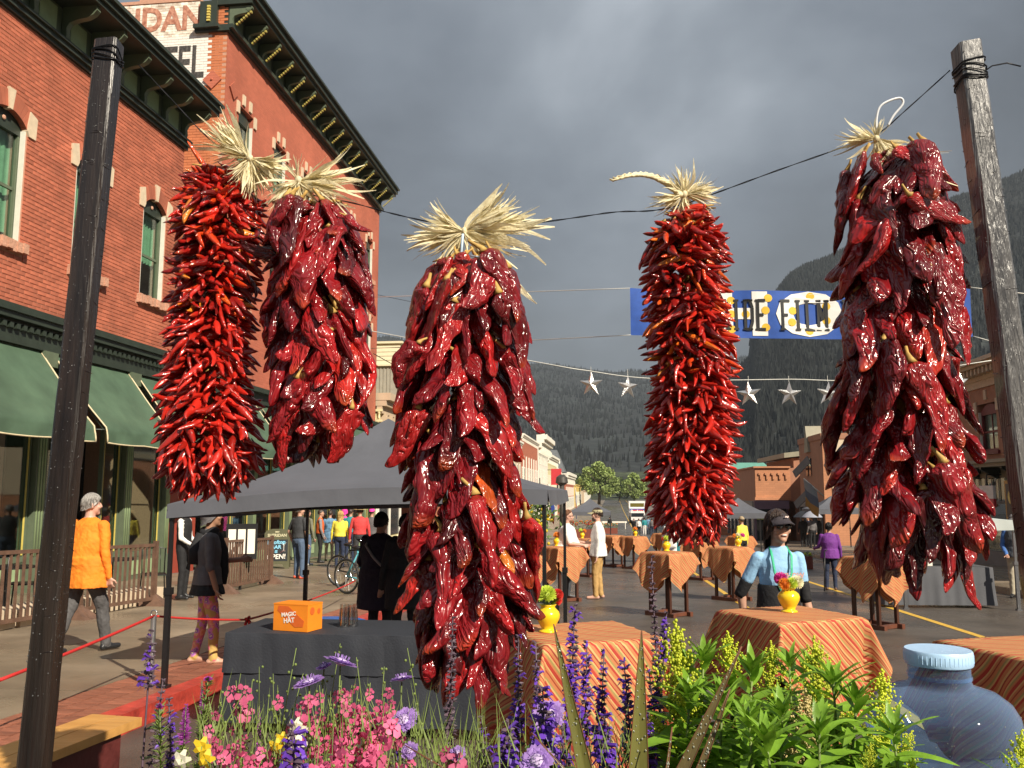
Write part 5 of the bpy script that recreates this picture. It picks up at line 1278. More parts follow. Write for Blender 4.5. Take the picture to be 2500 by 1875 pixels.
# ================================================================== TABLES, CLOTHS, VASES
walnut = mat('dark_brown_wood', (.060,.022,.013), .4, .25, 5, .2, 40, stretch=(1,1,.3))
foot_wood = mat('red_brown_wood', (.13,.045,.025), .45, .25, 5, .2, 40)
def stripe_mat():
    m = bpy.data.materials.new('striped_cloth'); m.use_nodes = True; t = m.node_tree; n = t.nodes.new; L = t.links.new; b = t.nodes['Principled BSDF']
    uv = n('ShaderNodeUVMap'); sp = n('ShaderNodeSeparateXYZ'); L(uv.outputs[0], sp.inputs[0])
    ml = n('ShaderNodeMath'); ml.operation = 'MULTIPLY'; ml.inputs[1].default_value = 7.4; L(sp.outputs[0], ml.inputs[0])
    fr = n('ShaderNodeMath'); fr.operation = 'FRACT'; L(ml.outputs[0], fr.inputs[0])
    cr_ = n('ShaderNodeValToRGB'); cr_.color_ramp.interpolation = 'CONSTANT'; el = cr_.color_ramp.elements
    O, R_, T, Y_, D_ = (.57,.215,.085), (.47,.050,.032), (.36,.30,.10), (.64,.42,.17), (.34,.055,.03)
    seq = [(0,O),(.10,R_),(.17,Y_),(.22,T),(.27,O),(.36,D_),(.40,O),(.46,Y_),(.50,R_),(.60,O),(.66,T),(.71,Y_),(.76,R_),(.80,O),(.88,D_),(.93,Y_)]
    el[0].position = 0; el[0].color = (*seq[0][1],1); el[1].position = seq[1][0]; el[1].color = (*seq[1][1],1)
    for p_, c_ in seq[2:]: k_ = el.new(p_); k_.color = (*c_,1)
    L(fr.outputs[0], cr_.inputs[0]); L(cr_.outputs[0], b.inputs['Base Color']); b.inputs['Roughness'].default_value = .8
    wv = n('ShaderNodeTexNoise'); wv.inputs['Scale'].default_value = 180; tcn = n('ShaderNodeTexCoord'); L(tcn.outputs['Object'], wv.inputs['Vector']); bp = n('ShaderNodeBump'); bp.inputs['Strength'].default_value = .15; bp.inputs['Distance'].default_value = .004; L(wv.outputs[0], bp.inputs['Height']); L(bp.outputs[0], b.inputs['Normal'])
    tr = n('ShaderNodeBsdfTranslucent'); L(cr_.outputs[0], tr.inputs[0]); ms = n('ShaderNodeMixShader'); ms.inputs[0].default_value = .15; o_ = t.nodes['Material Output']; L(b.outputs[0], ms.inputs[1]); L(tr.outputs[0], ms.inputs[2]); L(ms.outputs[0], o_.inputs[0])
    return m
stripes = stripe_mat()
def cloth_mesh(t, S, n, seed, yaw):
    """square cloth of side S laid corner-wise over a square table top of half side t"""
    rs = random.Random(seed); ph = [rs.uniform(0,6) for _ in range(8)]; P = []; uv = []; ja = pi/4+rs.uniform(-.16,.16); ca, sa, ox, oy = cos(ja), sin(ja), rs.uniform(-.05,.05), rs.uniform(-.05,.05)
    for i in range(n+1):
        row = []
        for j in range(n+1):
            p, q = -S/2+S*i/n, -S/2+S*j/n
            u, v = p*ca-q*sa+ox, p*sa+q*ca+oy
            au, av = abs(u), abs(v); su, sv_ = (1 if u >= 0 else -1), (1 if v >= 0 else -1)
            def wave(s, hang, k_): return (.034*sin(s*(9+4*ph[k_]/3)+ph[k_]) + .020*sin(s*27+ph[k_+4]))*min(1, hang/.18)*(.6+hang)
            if au <= t and av <= t: x, y, z = u, v, .004*sin(u*9+ph[0])*sin(v*8+ph[1])*(1 if max(au,av) < t*.9 else 0)
            elif av <= t: hgt = au-t; x, y, z = su*(t+.012+.03*hgt+wave(v,hgt,0 if su > 0 else 1)), v, -hgt
            elif au <= t: hgt = av-t; x, y, z = u, sv_*(t+.012+.03*hgt+wave(u,hgt,2 if sv_ > 0 else 3)), -hgt
            else:
                a, b = au-t, av-t; r_ = hypot(a,b); phi = atan2(b,a); o_ = r_*(.06+.36*sin(2*phi)+.05*sin(6*phi+seed))
                x, y, z = su*(t+.012+o_*cos(phi)), sv_*(t+.012+o_*sin(phi)), -r_*(.97-.12*sin(2*phi))
            row.append(Vector((x,y,z))); uv.append((p+seed*.37, q))
        P.append(row)
    mb = MB(); mb.grid(P); mb.uv = uv; return mb.mesh('tablecloth', stripes, 180)
def cocktail_table(lab, x, y, ht, t=.30, S=1.5, yaw=45, n=44, seed=1, vase=None, cloth_lab=None, zoff=0):
    g_ = road_z(y); tb = thing('cocktail_table', lab, 'table', (x,y,g_), radians(yaw), 'tall tables standing in the street')
    q = MB(); q.box((-t,-t,ht-.03),(t,t,ht-.004)); q.build('tabletop', walnut, tb)
    for sx in (-1,1):
        for sy in (-1,1):
            q = MB(); q.box((sx*(t-.09)-.025, sy*(t-.09)-.025, .06),(sx*(t-.09)+.025, sy*(t-.09)+.025, ht-.03)); q.build('leg', walnut, tb)
    for s in (-1,1):
        q = MB(); q.box((s*(t-.09)-.035, -t-.02, 0),(s*(t-.09)+.035, t+.02, .075)); q.build('foot', foot_wood, tb)
    q = MB(); q.box((-t+.125,-t+.06,.012),(t-.125,-t+.12,.07)); q.box((-t+.125,t-.12,.012),(t-.125,t-.06,.07)); q.build('stretcher', foot_wood, tb)
    c = inst('tablecloth', cloth_mesh(t+.004, S, n, seed, yaw), None, Matrix.Translation((x,y,g_+ht+.003)) @ Matrix.Rotation(radians(yaw),4,'Z'))
    tag(c, cloth_lab, 'tablecloth', 'striped cloths on the tall tables')
    return Vector((x,y,g_+ht+.006))
vase_m = mat('yellow_glazed_vase', (.80,.56,.015), .22, .06, 6, coat=.5); leafg = mat('leaf_green', (.10,.20,.03), .5, .25, 12, trans=.3, rand=.2)
pet = {c: mat('petal_'+c, v, .6, .15, 20, trans=.3) for c, v in dict(lime=(.50,.62,.06), red=(.55,.03,.02), orange=(.72,.22,.02), magenta=(.60,.03,.28), yellow=(.75,.55,.03), cream=(.75,.72,.5)).items()}
def bloom(mb, c, r, dirv, mi, kind='pom', n=90):
    for i in range(n):
        a = i*2.399963; zz = 1-(i+.5)/n*1.5; rr = sqrt(max(0,1-zz*zz)); v = Vector((rr*cos(a), rr*sin(a), zz)); q = Vector(dirv).to_track_quat('Z','Y') @ v
        p = Vector(c) + q*r*.5; t_ = Vector(c) + q*r; s = q.orthogonal().normalized()*r*.16; u = q.cross(s).normalized()*r*.05
        mb.add([p-s, p+s, t_+s*.5+u, t_-s*.5+u], [(0,1,2,3)], mi)
def vase_with(lab, flab, p, h=.18, fl=(('lime',.06,(0,0,.08)),), n=90):
    v = thing('vase', lab, 'vase', p, 0, 'yellow vases on the tall tables')
    prof = [(.30,0),(.33,.02),(.31,.06),(.24,.10),(.22,.13),(.30,.28),(.40,.48),(.42,.62),(.38,.74),(.27,.85),(.24,.90),(.29,.97),(.30,1.0),(.26,.985),(.20,.88),(.02,.84)]
    mb = MB(); mb.lathe([(a*h*1.06, b*h) for a, b in prof], 24); mb.build('body', vase_m, v, 180)
    b_ = thing('flower_bunch', flab, 'flowers', p + Vector((0,0,h*.9)), 0, 'flowers in the yellow vases')
    for (c_, r_, o_) in fl:
        mb = MB(); bloom(mb, o_, r_, Vector(o_).normalized()+Vector((0,0,.4)), 0, n=n); mb.ball(o_, r_*.52, 8, 6); fb = mb.build('bloom', pet[c_], b_)
        mb = MB(); mb.tube([(0,0,-h*.4),(o_[0]*.5,o_[1]*.5,0),o_], .004, 5); mb.build('stem', leafg, b_)
    mb = MB()
    for i in range(7):
        a = rnd(0,6.28); d_ = Vector((cos(a),sin(a),rnd(.2,.9))).normalized(); s = d_.cross(Vector((0,0,1))).normalized()*.014
        mb.add([Vector((0,0,.0)), d_*.04+s, d_*.085, d_*.04-s], [(0,1,2,3)])
    setting(mb.build('leaves', leafg, b_), 'stuff')
TT = [
 ('front right tall table, near the woman in blue', 1.02, 5.35, .885+.17, 28, 'striped cloth on the big table in front of the woman in the blue shirt', ('yellow vase in front of the woman in the blue shirt','pink, orange and cream flowers in front of the woman in blue',.145,[('magenta',.040,(-.045,-.01,.065)),('orange',.038,(-.03,-.04,.035)),('cream',.042,(.045,-.02,.045)),('lime',.036,(.015,-.035,.04))],(1927,1497))),
 ('front middle tall table under the longest chile string', -.16, 4.25, .93+.136, 24, 'striped cloth on the near table below the longest chile string', ('yellow vase beside the tip of the longest chile string','lime green and red flowers beside the longest chile string',.130,[('lime',.048,(-.005,-.01,.055)),('red',.030,(.045,.01,.055)),('red',.028,(.04,.02,.03))],(1338,1545))),
 ('near tall table cut off by the right edge', 1.83, 4.05, .93+.13, 22, 'striped cloth on the table behind the water bottle', None),
 ('tall table in the middle of the street, right below the right thin chile string', .90, 15.1, 1.06, 45, 'striped cloth on the middle table below the right thin chile string', ('yellow vase just under the tips of the right thin chile string','greenery in the vase under the right thin chile string',.165,[('lime',.06,(0,0,.06)),('red',.04,(-.05,0,.05))],(1620,1342))),
 ('tall table in front of the heavy man in white', -1.05, 17.5, 1.06, 40, 'striped cloth on the table that the heavy man in white stands at', ('yellow vase left of the heavy man in white','orange flowers left of the heavy man in white',.165,[('orange',.08,(0,0,.06))],(1364,1332))),
 ('tall table between the two talking men', -.75, 25.0, 1.06, 45, 'striped cloth on the table between the two talking men', ('yellow vase between the two talking men','green and orange flowers between the two talking men',.165,[('lime',.07,(-.04,0,.07)),('orange',.06,(.07,0,.06))],(1428,1311))),
 ('far tall table just left of the yellow line', .63, 29.2, 1.06, 45, 'striped cloth on the far table just left of the yellow line', ('yellow vase on the far table left of the yellow line','orange and green flowers on the far table by the line',.165,[('orange',.08,(0,0,.08)),('lime',.05,(-.06,0,.04))],(1546,1305))),
 ('tall table on the yellow line, partly behind the right thin chile string', 2.32, 24.2, 1.06, 40, 'striped cloth on the table on the yellow line behind the right thin chile string', None),
 ('tall table left of the woman in blue', 2.35, 18.2, 1.06, 45, 'striped cloth on the table at the elbow of the woman in blue', ('yellow vase at the elbow of the woman in blue','pink and orange flowers at the elbow of the woman in blue',.165,[('magenta',.055,(.09,0,.07)),('orange',.05,(-.07,0,.06)),('cream',.05,(0,0,.08))],(1790,1332))),
 ('far tall table by the person in yellow', 4.35, 31.0, 1.06, 45, 'striped cloth on the far table in front of the person in yellow', None),
 ('tall table half hidden left of the heavy man in white', -1.62, 14.4, 1.02, 45, 'striped cloth on the table right behind the longest chile string', None),
 ('tall table by the purple jacket, behind the rightmost chile string', 3.92, 13.9, 1.06, 38, 'striped cloth on the table under the rightmost chile string', None),
 ('far tall table right of the man in the visor', -.05, 30.5, 1.06, 45, 'striped cloth on the far table right of the man in the visor', None),
 ('far tall table behind the middle of the street', 2.0, 36.0, 1.06, 45, 'striped cloth on the farthest table near the crowd', None),
]
for i, (lab, x, y, ht, yaw, cl, vs_) in enumerate(TT):
    big_ = y < 6
    top_ = cocktail_table(lab, x, y, ht, t=(.285 if big_ else .30), S=(1.5 if big_ else 1.42), yaw=yaw, n=(64 if big_ else 36 if y < 20 else 26), seed=i, cloth_lab=cl)
    if vs_:
        vp = onroad(vs_[4][0], vs_[4][1], ht); vp = Vector((vp.x, vp.y, top_.z))
        if abs(vp.x-x) > .28 or abs(vp.y-y) > .28: vp = Vector((x + max(-.2,min(.2,vp.x-x)), y + max(-.2,min(.2,vp.y-y)), top_.z))
        vase_with(vs_[0], vs_[1], vp, vs_[2], vs_[3], 110 if big_ else 40)

# drinks table under the tent
black_cloth = mat('black_tablecloth', (.022,.025,.034), .75, .12, 3, .15, 60)
bt_ = thing('folding_table', 'long folding table under the dark grey tent', 'table', (-1.95, 6.8, road_z(6.8)))
q = MB(); q.box((-.98,-.36,.70),(.98,.36,.74)); q.build('tabletop', mat('table_plastic', (.5,.5,.48), .5), bt_)
for sx in (-1,1):
    for sy in (-1,1):
        q = MB(); q.tube([(sx*.85,sy*.28,0),(sx*.82,sy*.28,.70)], .016, 7); q.build('leg', tent_leg, bt_)
mb = MB(); P = []; nx = 60
def skirt_row(z, flare, k_):
    row = []
    per = [(-1.0+2.0*i/nx, -.38) for i in range(nx+1)] + [(1.0, -.38+.76*i/20) for i in range(1,21)] + [(1.0-2.0*i/nx, .38) for i in range(1,nx+1)] + [(-1.0, .38-.76*i/20) for i in range(1,20)]
    for i, (x, y) in enumerate(per):
        cx = max(-1,min(1,x/1.0)); w_ = flare*(.5+.5*sin(i*.45)+.3*sin(i*1.1+k_)); 
        row.append(Vector((x*(1+w_*.5*abs(cx)), y*(1+w_) , z)))
    return row
P = [skirt_row(.752,0,0), skirt_row(.745,.01,0), skirt_row(.6,.03,0), skirt_row(.46,.06,0)]
mb.grid(P, 0, True); mb.f.append(tuple(range(len(P[0])))); mb.m.append(0)
c = tag(mb.build('tablecloth', black_cloth, None, 40), 'black cloth over the drinks table under the tent', 'tablecloth'); c.location = (-1.95, 6.8, road_z(6.8))
mb = MB(); mb.grid([[p*Vector((1,1,1)) for p in skirt_row(.70,-.02,2)], skirt_row(.4,.02,2), skirt_row(.1,.07,2)], 0, True)
c = tag(mb.build('table_skirt', black_cloth, None, 40), 'long black skirt hanging below the drinks table cloth', 'table skirt'); c.location = (-1.95, 6.8, road_z(6.8)); 
tz = road_z(6.8)+.755
card = mat('orange_carton', (.80,.24,.015), .5, .06, 8); card_red = mat('carton_print', (.62,.12,.02), .5, .1, 9); white_print = mat('white_print', (.85,.82,.75), .5, .03, 9)
bp_ = onroad(704,1542,.755); BX = thing('drinks_carton', 'orange drinks carton standing on the black clothed table', 'box', (bp_.x, 6.62, tz), radians(-14))
q = MB(); q.box((-.155,-.10,0),(.155,.10,.20)); q.box((-.157,-.102,.196),(.157,.102,.204)); q.build('carton', card, BX)
q = MB()
ring = [(.115*cos(a)*1.0, .075*sin(a)) for a in [2*pi*i/20 for i in range(20)]]
q.prism([(-.12,.05),(.04,-.07),(.115,-.065),(.125,-.02),(-.02,.085),(-.11,.088)], -.102, -.1008, lambda u, v, w_: (u, w_, v+.10)); q.build('can_print', card_red, BX)
me = text_mesh('MAGIC', .042, white_print, bold=.0012, ext=.0006); inst('lettering', me, BX, Matrix.Translation((-.015,-.1030,.125)) @ FACE_NEAR @ Matrix.Rotation(.12,4,'Z'))
me = text_mesh('HAT', .05, white_print, bold=.0012, ext=.0006); inst('lettering', me, BX, Matrix.Translation((-.01,-.1030,.078)) @ FACE_NEAR @ Matrix.Rotation(.12,4,'Z'))
me = text_mesh('&', .022, white_print, bold=.0008, ext=.0006); inst('lettering', me, BX, Matrix.Translation((-.012,-.1030,.102)) @ FACE_NEAR)
q = MB(); q.tube([(.1562,-.04,.15),(.1572,-.04,.15)], .03, 14); q.tube([(.1562,.05,.14),(.1572,.05,.14)], .022, 12); q.build('round_print', card_red, BX)
clear_cup = glass_mat('clear_plastic_cup', (.86,.85,.84), .22)
for k_, (px, lb, hh) in enumerate(((858,'taller left stack of clear plastic cups on the black table',.17),(876,'right stack of clear plastic cups on the black table',.175))):
    p = onroad(px,1522,.755); c = thing('cup_stack', lb, 'cups', (p.x, 6.80+.03*k_, tz), 0, 'stacks of plastic cups')
    for j in range(3):
        mb = MB(); z = .052*j; mb.lathe([(.047-.004*j,z*.55),(.047-.004*j,z*.55+.006),(.041-.002*j,z*.55+.07),(.036-.001*j,z*.55+.115)], 18, cap=False); mb.build('cup', clear_cup, c, 60)
blue_tray = mat('blue_plastic', (.03,.16,.55), .35, .1, 6)
p = onroad(735,1500,.70); tr = thing('round_tray', 'flat blue plastic lid lying behind the orange carton', 'lid', (-2.55,7.55,road_z(7.5)+.66)); mb = MB(); mb.lathe([(.02,0),(.36,0),(.37,.03),(.35,.035),(.02,.02)], 28); mb.build('disc', blue_tray, tr, 40)
mb = MB(); mb.lathe([(.30,-.66),(.28,-.3),(.31,-.02),(.30,-.0)], 20, mi=0); mb.build('tub', mat('pale_green_tub', (.45,.55,.48), .5, .05, 5), tr, 60)
p = onroad(985,1740,0); fb = thing('cardboard_flat', 'flat orange drinks carton lying on the ground by the table skirt', 'box', (p.x,p.y,road_z(p.y)), radians(8))
q = MB(); q.box((-.26,-.1,0),(.26,.1,.085)); q.build('carton', card, fb); q = MB(); q.box((-.12,-.103,.02),(.03,-.1005,.06)); q.build('label_print', white_print, fb)
# grey table on the right
gcl = mat('grey_table_cloth', (.085,.088,.10), .75, .1, 3, .15, 40)
gt = thing('folding_table', 'grey skirted table under the pale tent on the right', 'table', (6.0,17.6,road_z(17.6)), radians(4))
q = MB(); q.box((-.95,-.36,.72),(.95,.36,.75)); q.build('tabletop', mat('table_plastic', (.5,.5,.48), .5), gt)
mb = MB(); mb.grid([skirt_row(.755,0,0), skirt_row(.74,.01,0), skirt_row(.4,.03,0), skirt_row(.06,.08,0)], 0, True); mb.f.append(tuple(range(161))); mb.m.append(0)
mb.f[-1] = tuple(range(len(skirt_row(0,0,0)))); c = tag(mb.build('tablecloth', gcl, None, 40), 'grey cloth reaching the ground on the right-hand table', 'tablecloth'); c.location = (6.0,17.6,road_z(17.6)); c.rotation_euler = (0,0,radians(4))
for k_, (dx, lb) in enumerate(((-.15,'white paper stack on the grey table'),(.5,'white carton on the end of the grey table'))):
    o = MB().cbox((0,0,.09),(.34,.25,.18)).build('paper_box', white_paint, None); o.location = (6.0+dx,17.6,road_z(17.6)+.758); tag(o, lb, 'box')

# stanchions, rope, bench, railings, board, bicycle
steel = mat('galvanised_steel', (.45,.46,.47), .35, .15, 12, metal=.9, rvar=.1); rope_red = mat('red_rope', (.50,.02,.018), .7, .15, 60, .4, 200)
def stanchion(lab, p, h=.86):
    s = thing('stanchion', lab, 'post', p); mb = MB(); mb.tube([(0,0,0),(0,0,h)], .024, 10); mb.tube([(0,0,h*.0),(0,0,h*.42)], .029, 10); mb.build('pole', steel, s, 60)
    mb = MB(); mb.tube([(.028*cos(a),0,h+.022+.028*sin(a)) for a in [2*pi*i/14 for i in range(15)]], .006, 6); mb.build('ring', steel, s, 180); return Vector(p)+Vector((0,0,h))
s0 = aty(396,1745,7.3); sp0 = Vector((s0.x, 7.3, road_z(7.3)+.0))
stop_ = aty(376,1498,7.3); sp0 = Vector((stop_.x, 7.3, road_z(7.3))); st0 = stanchion('galvanised steel pole that carries the red rope beside the black tent leg', sp0, stop_.z-sp0.z-.02)
sp1 = Vector((-4.6, 3.6, road_z(3.6)+.15)); st1 = stanchion('galvanised steel pole outside the picture holding the red rope', sp1, .8)
def rope(lab, pts, r=.0115, sag=.05):
    mb = MB(); P = []
    for a, b in zip(pts[:-1], pts[1:]):
        a, b = Vector(a), Vector(b); L_ = (b-a).length
        for i in range(14): t = i/14; P.append(a.lerp(b,t) - Vector((0,0,sag*L_*.5*4*t*(1-t)*.25)))
    P.append(Vector(pts[-1])); mb.tube(P, r, 7); o = mb.build('rope', rope_red, None, 180, Vector(pts[0])); return tag(o, lab, 'rope')
rope('red rope running from the steel pole out of the left edge', [st0, aty(0,1660,5.2)], .012, .04)
kn = aty(603,1513,8.4); rope('red rope from the steel pole past the floral trousers, with a knot', [st0, kn], .010, .08)
mb = MB()
for i in range(9):
    v = Vector((random.gauss(0,1),random.gauss(0,1),random.gauss(0,1))).normalized(); mb.tube([kn, kn+v*.03, kn+v*.05+Vector((0,0,-.01))], .012, 6)
tag(mb.build('rope_knot', rope_red, None, 180, kn), 'bushy knot tied in the red rope left of the orange carton', 'knot')
rope('red rope rising from the knot towards the bicycle', [kn, aty(735,1472,11.0), aty(868,1418,15.5)], .011, .03)
pine = mat('varnished_pine', (.50,.24,.06), .35, .25, 3, .2, 30, stretch=(.15,1,1), c2=(.58,.32,.10)); dred = mat('dark_red_board', (.10,.02,.018), .5, .25, 4, .2, 30)
b1 = aty(355,1752,4.4); b2 = aty(-60,1905,3.35)
bn = thing('wooden_bench', 'orange varnished plank bench with dark red base in the lower left corner', 'bench', (b1.x,b1.y,road_z(b1.y)))
bl = Vector(bn.location); dirb = (b2-b1); dirb.z = 0; dirb.normalize(); nb_ = Vector((-dirb.y, dirb.x, 0)) ; 
if nb_.x > 0: nb_ = -nb_
for k_ in range(2):
    q = MB(); o1 = nb_*(.02+.155*k_); q.add([b1+o1, b1+o1+nb_*.148, b1+o1+nb_*.148+dirb*1.6, b1+o1+dirb*1.6] + [p_ - Vector((0,0,.042)) for p_ in (b1+o1, b1+o1+nb_*.148, b1+o1+nb_*.148+dirb*1.6, b1+o1+dirb*1.6)], [(0,1,2,3),(7,6,5,4),(0,4,5,1),(1,5,6,2),(2,6,7,3),(3,7,4,0)]); q.build('seat_plank', pine, bn, None, bl)
q = MB(); o1, o2 = nb_*.05, nb_*.28; zt_ = Vector((0,0,.045)); dn = Vector((0,0,b1.z-bl.z))
a_ = [b1+dirb*.12+o1-zt_, b1+dirb*.12+o2-zt_, b1+dirb*1.5+o2-zt_, b1+dirb*1.5+o1-zt_]
q.add(a_ + [p_ - dn + zt_ for p_ in a_], [(0,1,2,3),(7,6,5,4),(0,4,5,1),(1,5,6,2),(2,6,7,3),(3,7,4,0)]); q.build('base', dred, bn, None, bl)
rust = mat('rusty_brown_railing', (.135,.075,.05), .55, .3, 6, .3, 50)
def railing(lab, y0, y1, x0, x1, hgt=1.02, pitch=.135, endpost=True):
    n_ = int((y1-y0)/pitch); base = Vector(((x0+x1)/2,(y0+y1)/2,SZ((y0+y1)/2))); r_ = thing('railing', lab, 'railing', base)
    L = lambda t, z: Vector((x0+(x1-x0)*t, y0+(y1-y0)*t, SZ(y0+(y1-y0)*t)+z))
    for z in (.12, hgt-.02):
        mb = MB(); mb.bar(L(0,z), L(1,z), .045, .05); mb.build('rail', rust, r_, None, base)
    for i in range(n_+1):
        mb = MB(); t = (i+.5)/(n_+1); mb.bar(L(t,.145), L(t,hgt-.045), .028, .03, 0, (0,1,0)); mb.build('baluster', rust, r_, None, base)
    for t in (0,1):
        mb = MB(); mb.bar(L(t,0), L(t,hgt+.05), .07, .07, 0, (0,1,0)); mb.build('post', rust, r_, None, base)
        p = L(t,0); mb = MB(); mb.add([p+Vector(v) for v in ((-.28,-.12,0),(.28,-.12,0),(.28,.12,0),(-.28,.12,0),(-.04,-.03,.19),(.04,-.03,.19),(.04,.03,.19),(-.04,.03,.19))], [(4,5,6,7),(0,1,5,4),(1,2,6,5),(2,3,7,6),(3,0,4,7)]); mb.build('foot', rust, r_, None, base)
railing('rusty brown patio railing at the left edge behind the left post', 9.6, 11.9, -7.85, -7.8)
railing('rusty brown patio railing behind the man in the orange jacket', 12.0, 13.9, -7.78, -7.68)
railing('rusty brown patio railing right of the hooded woman', 16.3, 19.0, -7.55, -7.72)
# menu stand and chalk board
brd = mat('olive_board', (.10,.10,.055), .5, .12, 5); slate_b = mat('chalk_slate', (.018,.024,.028), .7, .3, 4); ch_blue = mat('blue_chalk', (.25,.62,.85), .8, .15, 40); ch_white = mat('white_chalk', (.85,.83,.75), .8, .1, 40); ch_pink = mat('pink_chalk', (.5,.12,.15), .8, .3, 20)
bp0 = onroad(677,1376,.15); CB = thing('chalk_board', 'olive sandwich board with a chalked rooftop bar notice', 'sign', (bp0.x+.2, 24.6, SZ(24.6)), radians(16), None)
cbs = 24.6/27.5; CB.location.x = aty(676,1340,24.6).x; 
def cbm(): return Matrix.Scale(1.0,4)
q = MB(); q.prism([(-.36,0),(-.36,1.02),(-.30,1.10),(-.15,1.15),(.15,1.15),(.30,1.10),(.36,1.02),(.36,0),(.24,0),(.17,.12),(-.17,.12),(-.24,0)], -.03, 0, lambda u, v, w_: (u, w_ + (v-1.15)*-.0, v)); q.build('board', brd, CB)
q = MB(); q.prism([(-.36,0),(-.36,1.0),(.36,1.0),(.36,0),(.24,0),(.17,.12),(-.17,.12),(-.24,0)], .02, .05, lambda u, v, w_: (u, w_ + (1.1-v)*.42, v)); q.build('back_leaf', brd, CB)
q = MB(); q.box((-.31,-.036,.22),(.31,-.030,.84)); sl = q.build('slate', slate_b, CB)
for s_, z, sz, m_ in (('Rooftop',.76,.155,ch_blue),('BAR',.62,.15,ch_blue),('IS',.49,.11,ch_blue),('OPEN!',.34,.19,ch_white)):
    me = text_mesh(s_, sz, m_, bold=.004, ext=.001, shear=.12); inst('lettering', me, sl, Matrix.Translation((-.02,-.039,z)) @ FACE_NEAR @ Matrix.Rotation(.04,4,'Z'))
for s_, z, sz in (('NEW',1.06,.05),('SHERIDAN',.96,.115)):
    me = text_mesh(s_, sz, pet['cream'], bold=.004, ext=.001); inst('lettering', me, CB, Matrix.Translation((0,-.034,z)) @ FACE_NEAR)
q = MB(); q.bar((.20,-.04,.72),(.20,-.04,.52),.012,.004); q.bar((.13,-.04,.76),(.20,-.04,.66),.02,.004); q.bar((.27,-.04,.76),(.20,-.04,.66),.02,.004); q.bar((.15,-.04,.51),(.25,-.04,.51),.012,.004); q.build('chalk_glass', ch_white, sl)
q = MB(); q.bar((-.28,-.04,.48),(-.16,-.04,.62),.05,.003); q.bar((.1,-.04,.46),(.24,-.04,.54),.05,.003); q.build('chalk_swirl', ch_pink, sl)
mp_ = aty(590,1322,17.2); MS = thing('menu_stand', 'tilted dark menu stand with white menu pages on the patio railing', 'sign', (mp_.x, 17.2, SZ(17.2)), radians(20))
mz = mp_.z - SZ(17.2); q = MB(); q.cbox((0,0,mz),(.62,.05,.72)); pn_ = q.build('panel', black_paint, MS)
for k_ in range(3):
    q = MB(); q.cbox((-.19+.19*k_,-.028,mz),(.15,.004,.5)); q.build('page', white_paint, pn_)
q = MB(); q.tube([(0,.02,0),(0,.02,mz-.3)], .03, 8); q.build('post', black_paint, MS, 60)
# bicycles (rear wheels show beside the dark coats)
tyre = mat('tyre_rubber', (.015,.015,.015), .6, .1, 10); chrome = mat('chrome', (.6,.6,.6), .2, .05, 10, metal=1); bike_blue = mat('bicycle_frame_paint', (.12,.42,.50), .3, .1, 5)
def bicycle(lab, p, rz, fm):
    b_ = thing('bicycle', lab, 'bicycle', p, rz, 'bicycles parked on the pavement')
    for x in (0, 1.02):
        mb = MB(); mb.tube([(x+.32*cos(a),0,.34+.32*sin(a)) for a in [2*pi*i/32 for i in range(33)]], .021, 8); wh = mb.build('wheel', tyre, b_, 180)
        mb = MB(); mb.tube([(x+.295*cos(a),0,.34+.295*sin(a)) for a in [2*pi*i/32 for i in range(33)]], .011, 6); mb.tube([(x,-.05,.34),(x,.05,.34)], .022, 8); mb.build('rim', chrome, wh, 180)
        mb = MB()
        for i in range(24): a = 2*pi*i/24; mb.tube([(x+.02*cos(a),(.03 if i % 2 else -.03),.34+.02*sin(a)),(x+.29*cos(a),0,.34+.29*sin(a))], .0022, 3)
        setting(mb.build('spoke', chrome, wh), 'stuff')
    mb = MB()
    for a, c in (((0,0,.34),(.42,0,.30)),((0,0,.34),(.30,0,.78)),((.42,0,.30),(.28,0,.86)),((.42,0,.30),(.86,0,.74)),((.30,0,.78),(.84,0,.82)),((.84,0,.86),(1.02,0,.34))): mb.tube([a,c], .018, 7)
    mb.build('frame', fm, b_, 180)
    mb = MB(); mb.ball((.26,0,.90), .1, 10, 6, 0, (1.3,.7,.4)); mb.build('saddle', black_paint, b_, 180)
    mb = MB(); mb.tube([(.84,0,.86),(.80,0,1.0),(.82,-.28,1.02)], .013, 6); mb.tube([(.80,0,1.0),(.82,.28,1.02)], .013, 6); mb.build('handlebar', chrome, b_, 180)
    mb = MB(); mb.tube([(.42,-.06,.30),(.42,.06,.30)], .07, 14); mb.tube([(.42,-.1,.30),(.50,-.1,.16)], .012, 6); mb.build('crank', chrome, b_, 60)
pbk = onroad(845,1450,.15); bicycle('bicycle with a bright chrome wheel behind the dark coats', (pbk.x, pbk.y, SZ(pbk.y)), radians(-28), bike_blue)
pbk = onroad(826,1432,.15); bicycle('second bicycle parked behind the chrome wheeled one', (pbk.x, pbk.y, SZ(pbk.y)), radians(-24), black_paint)
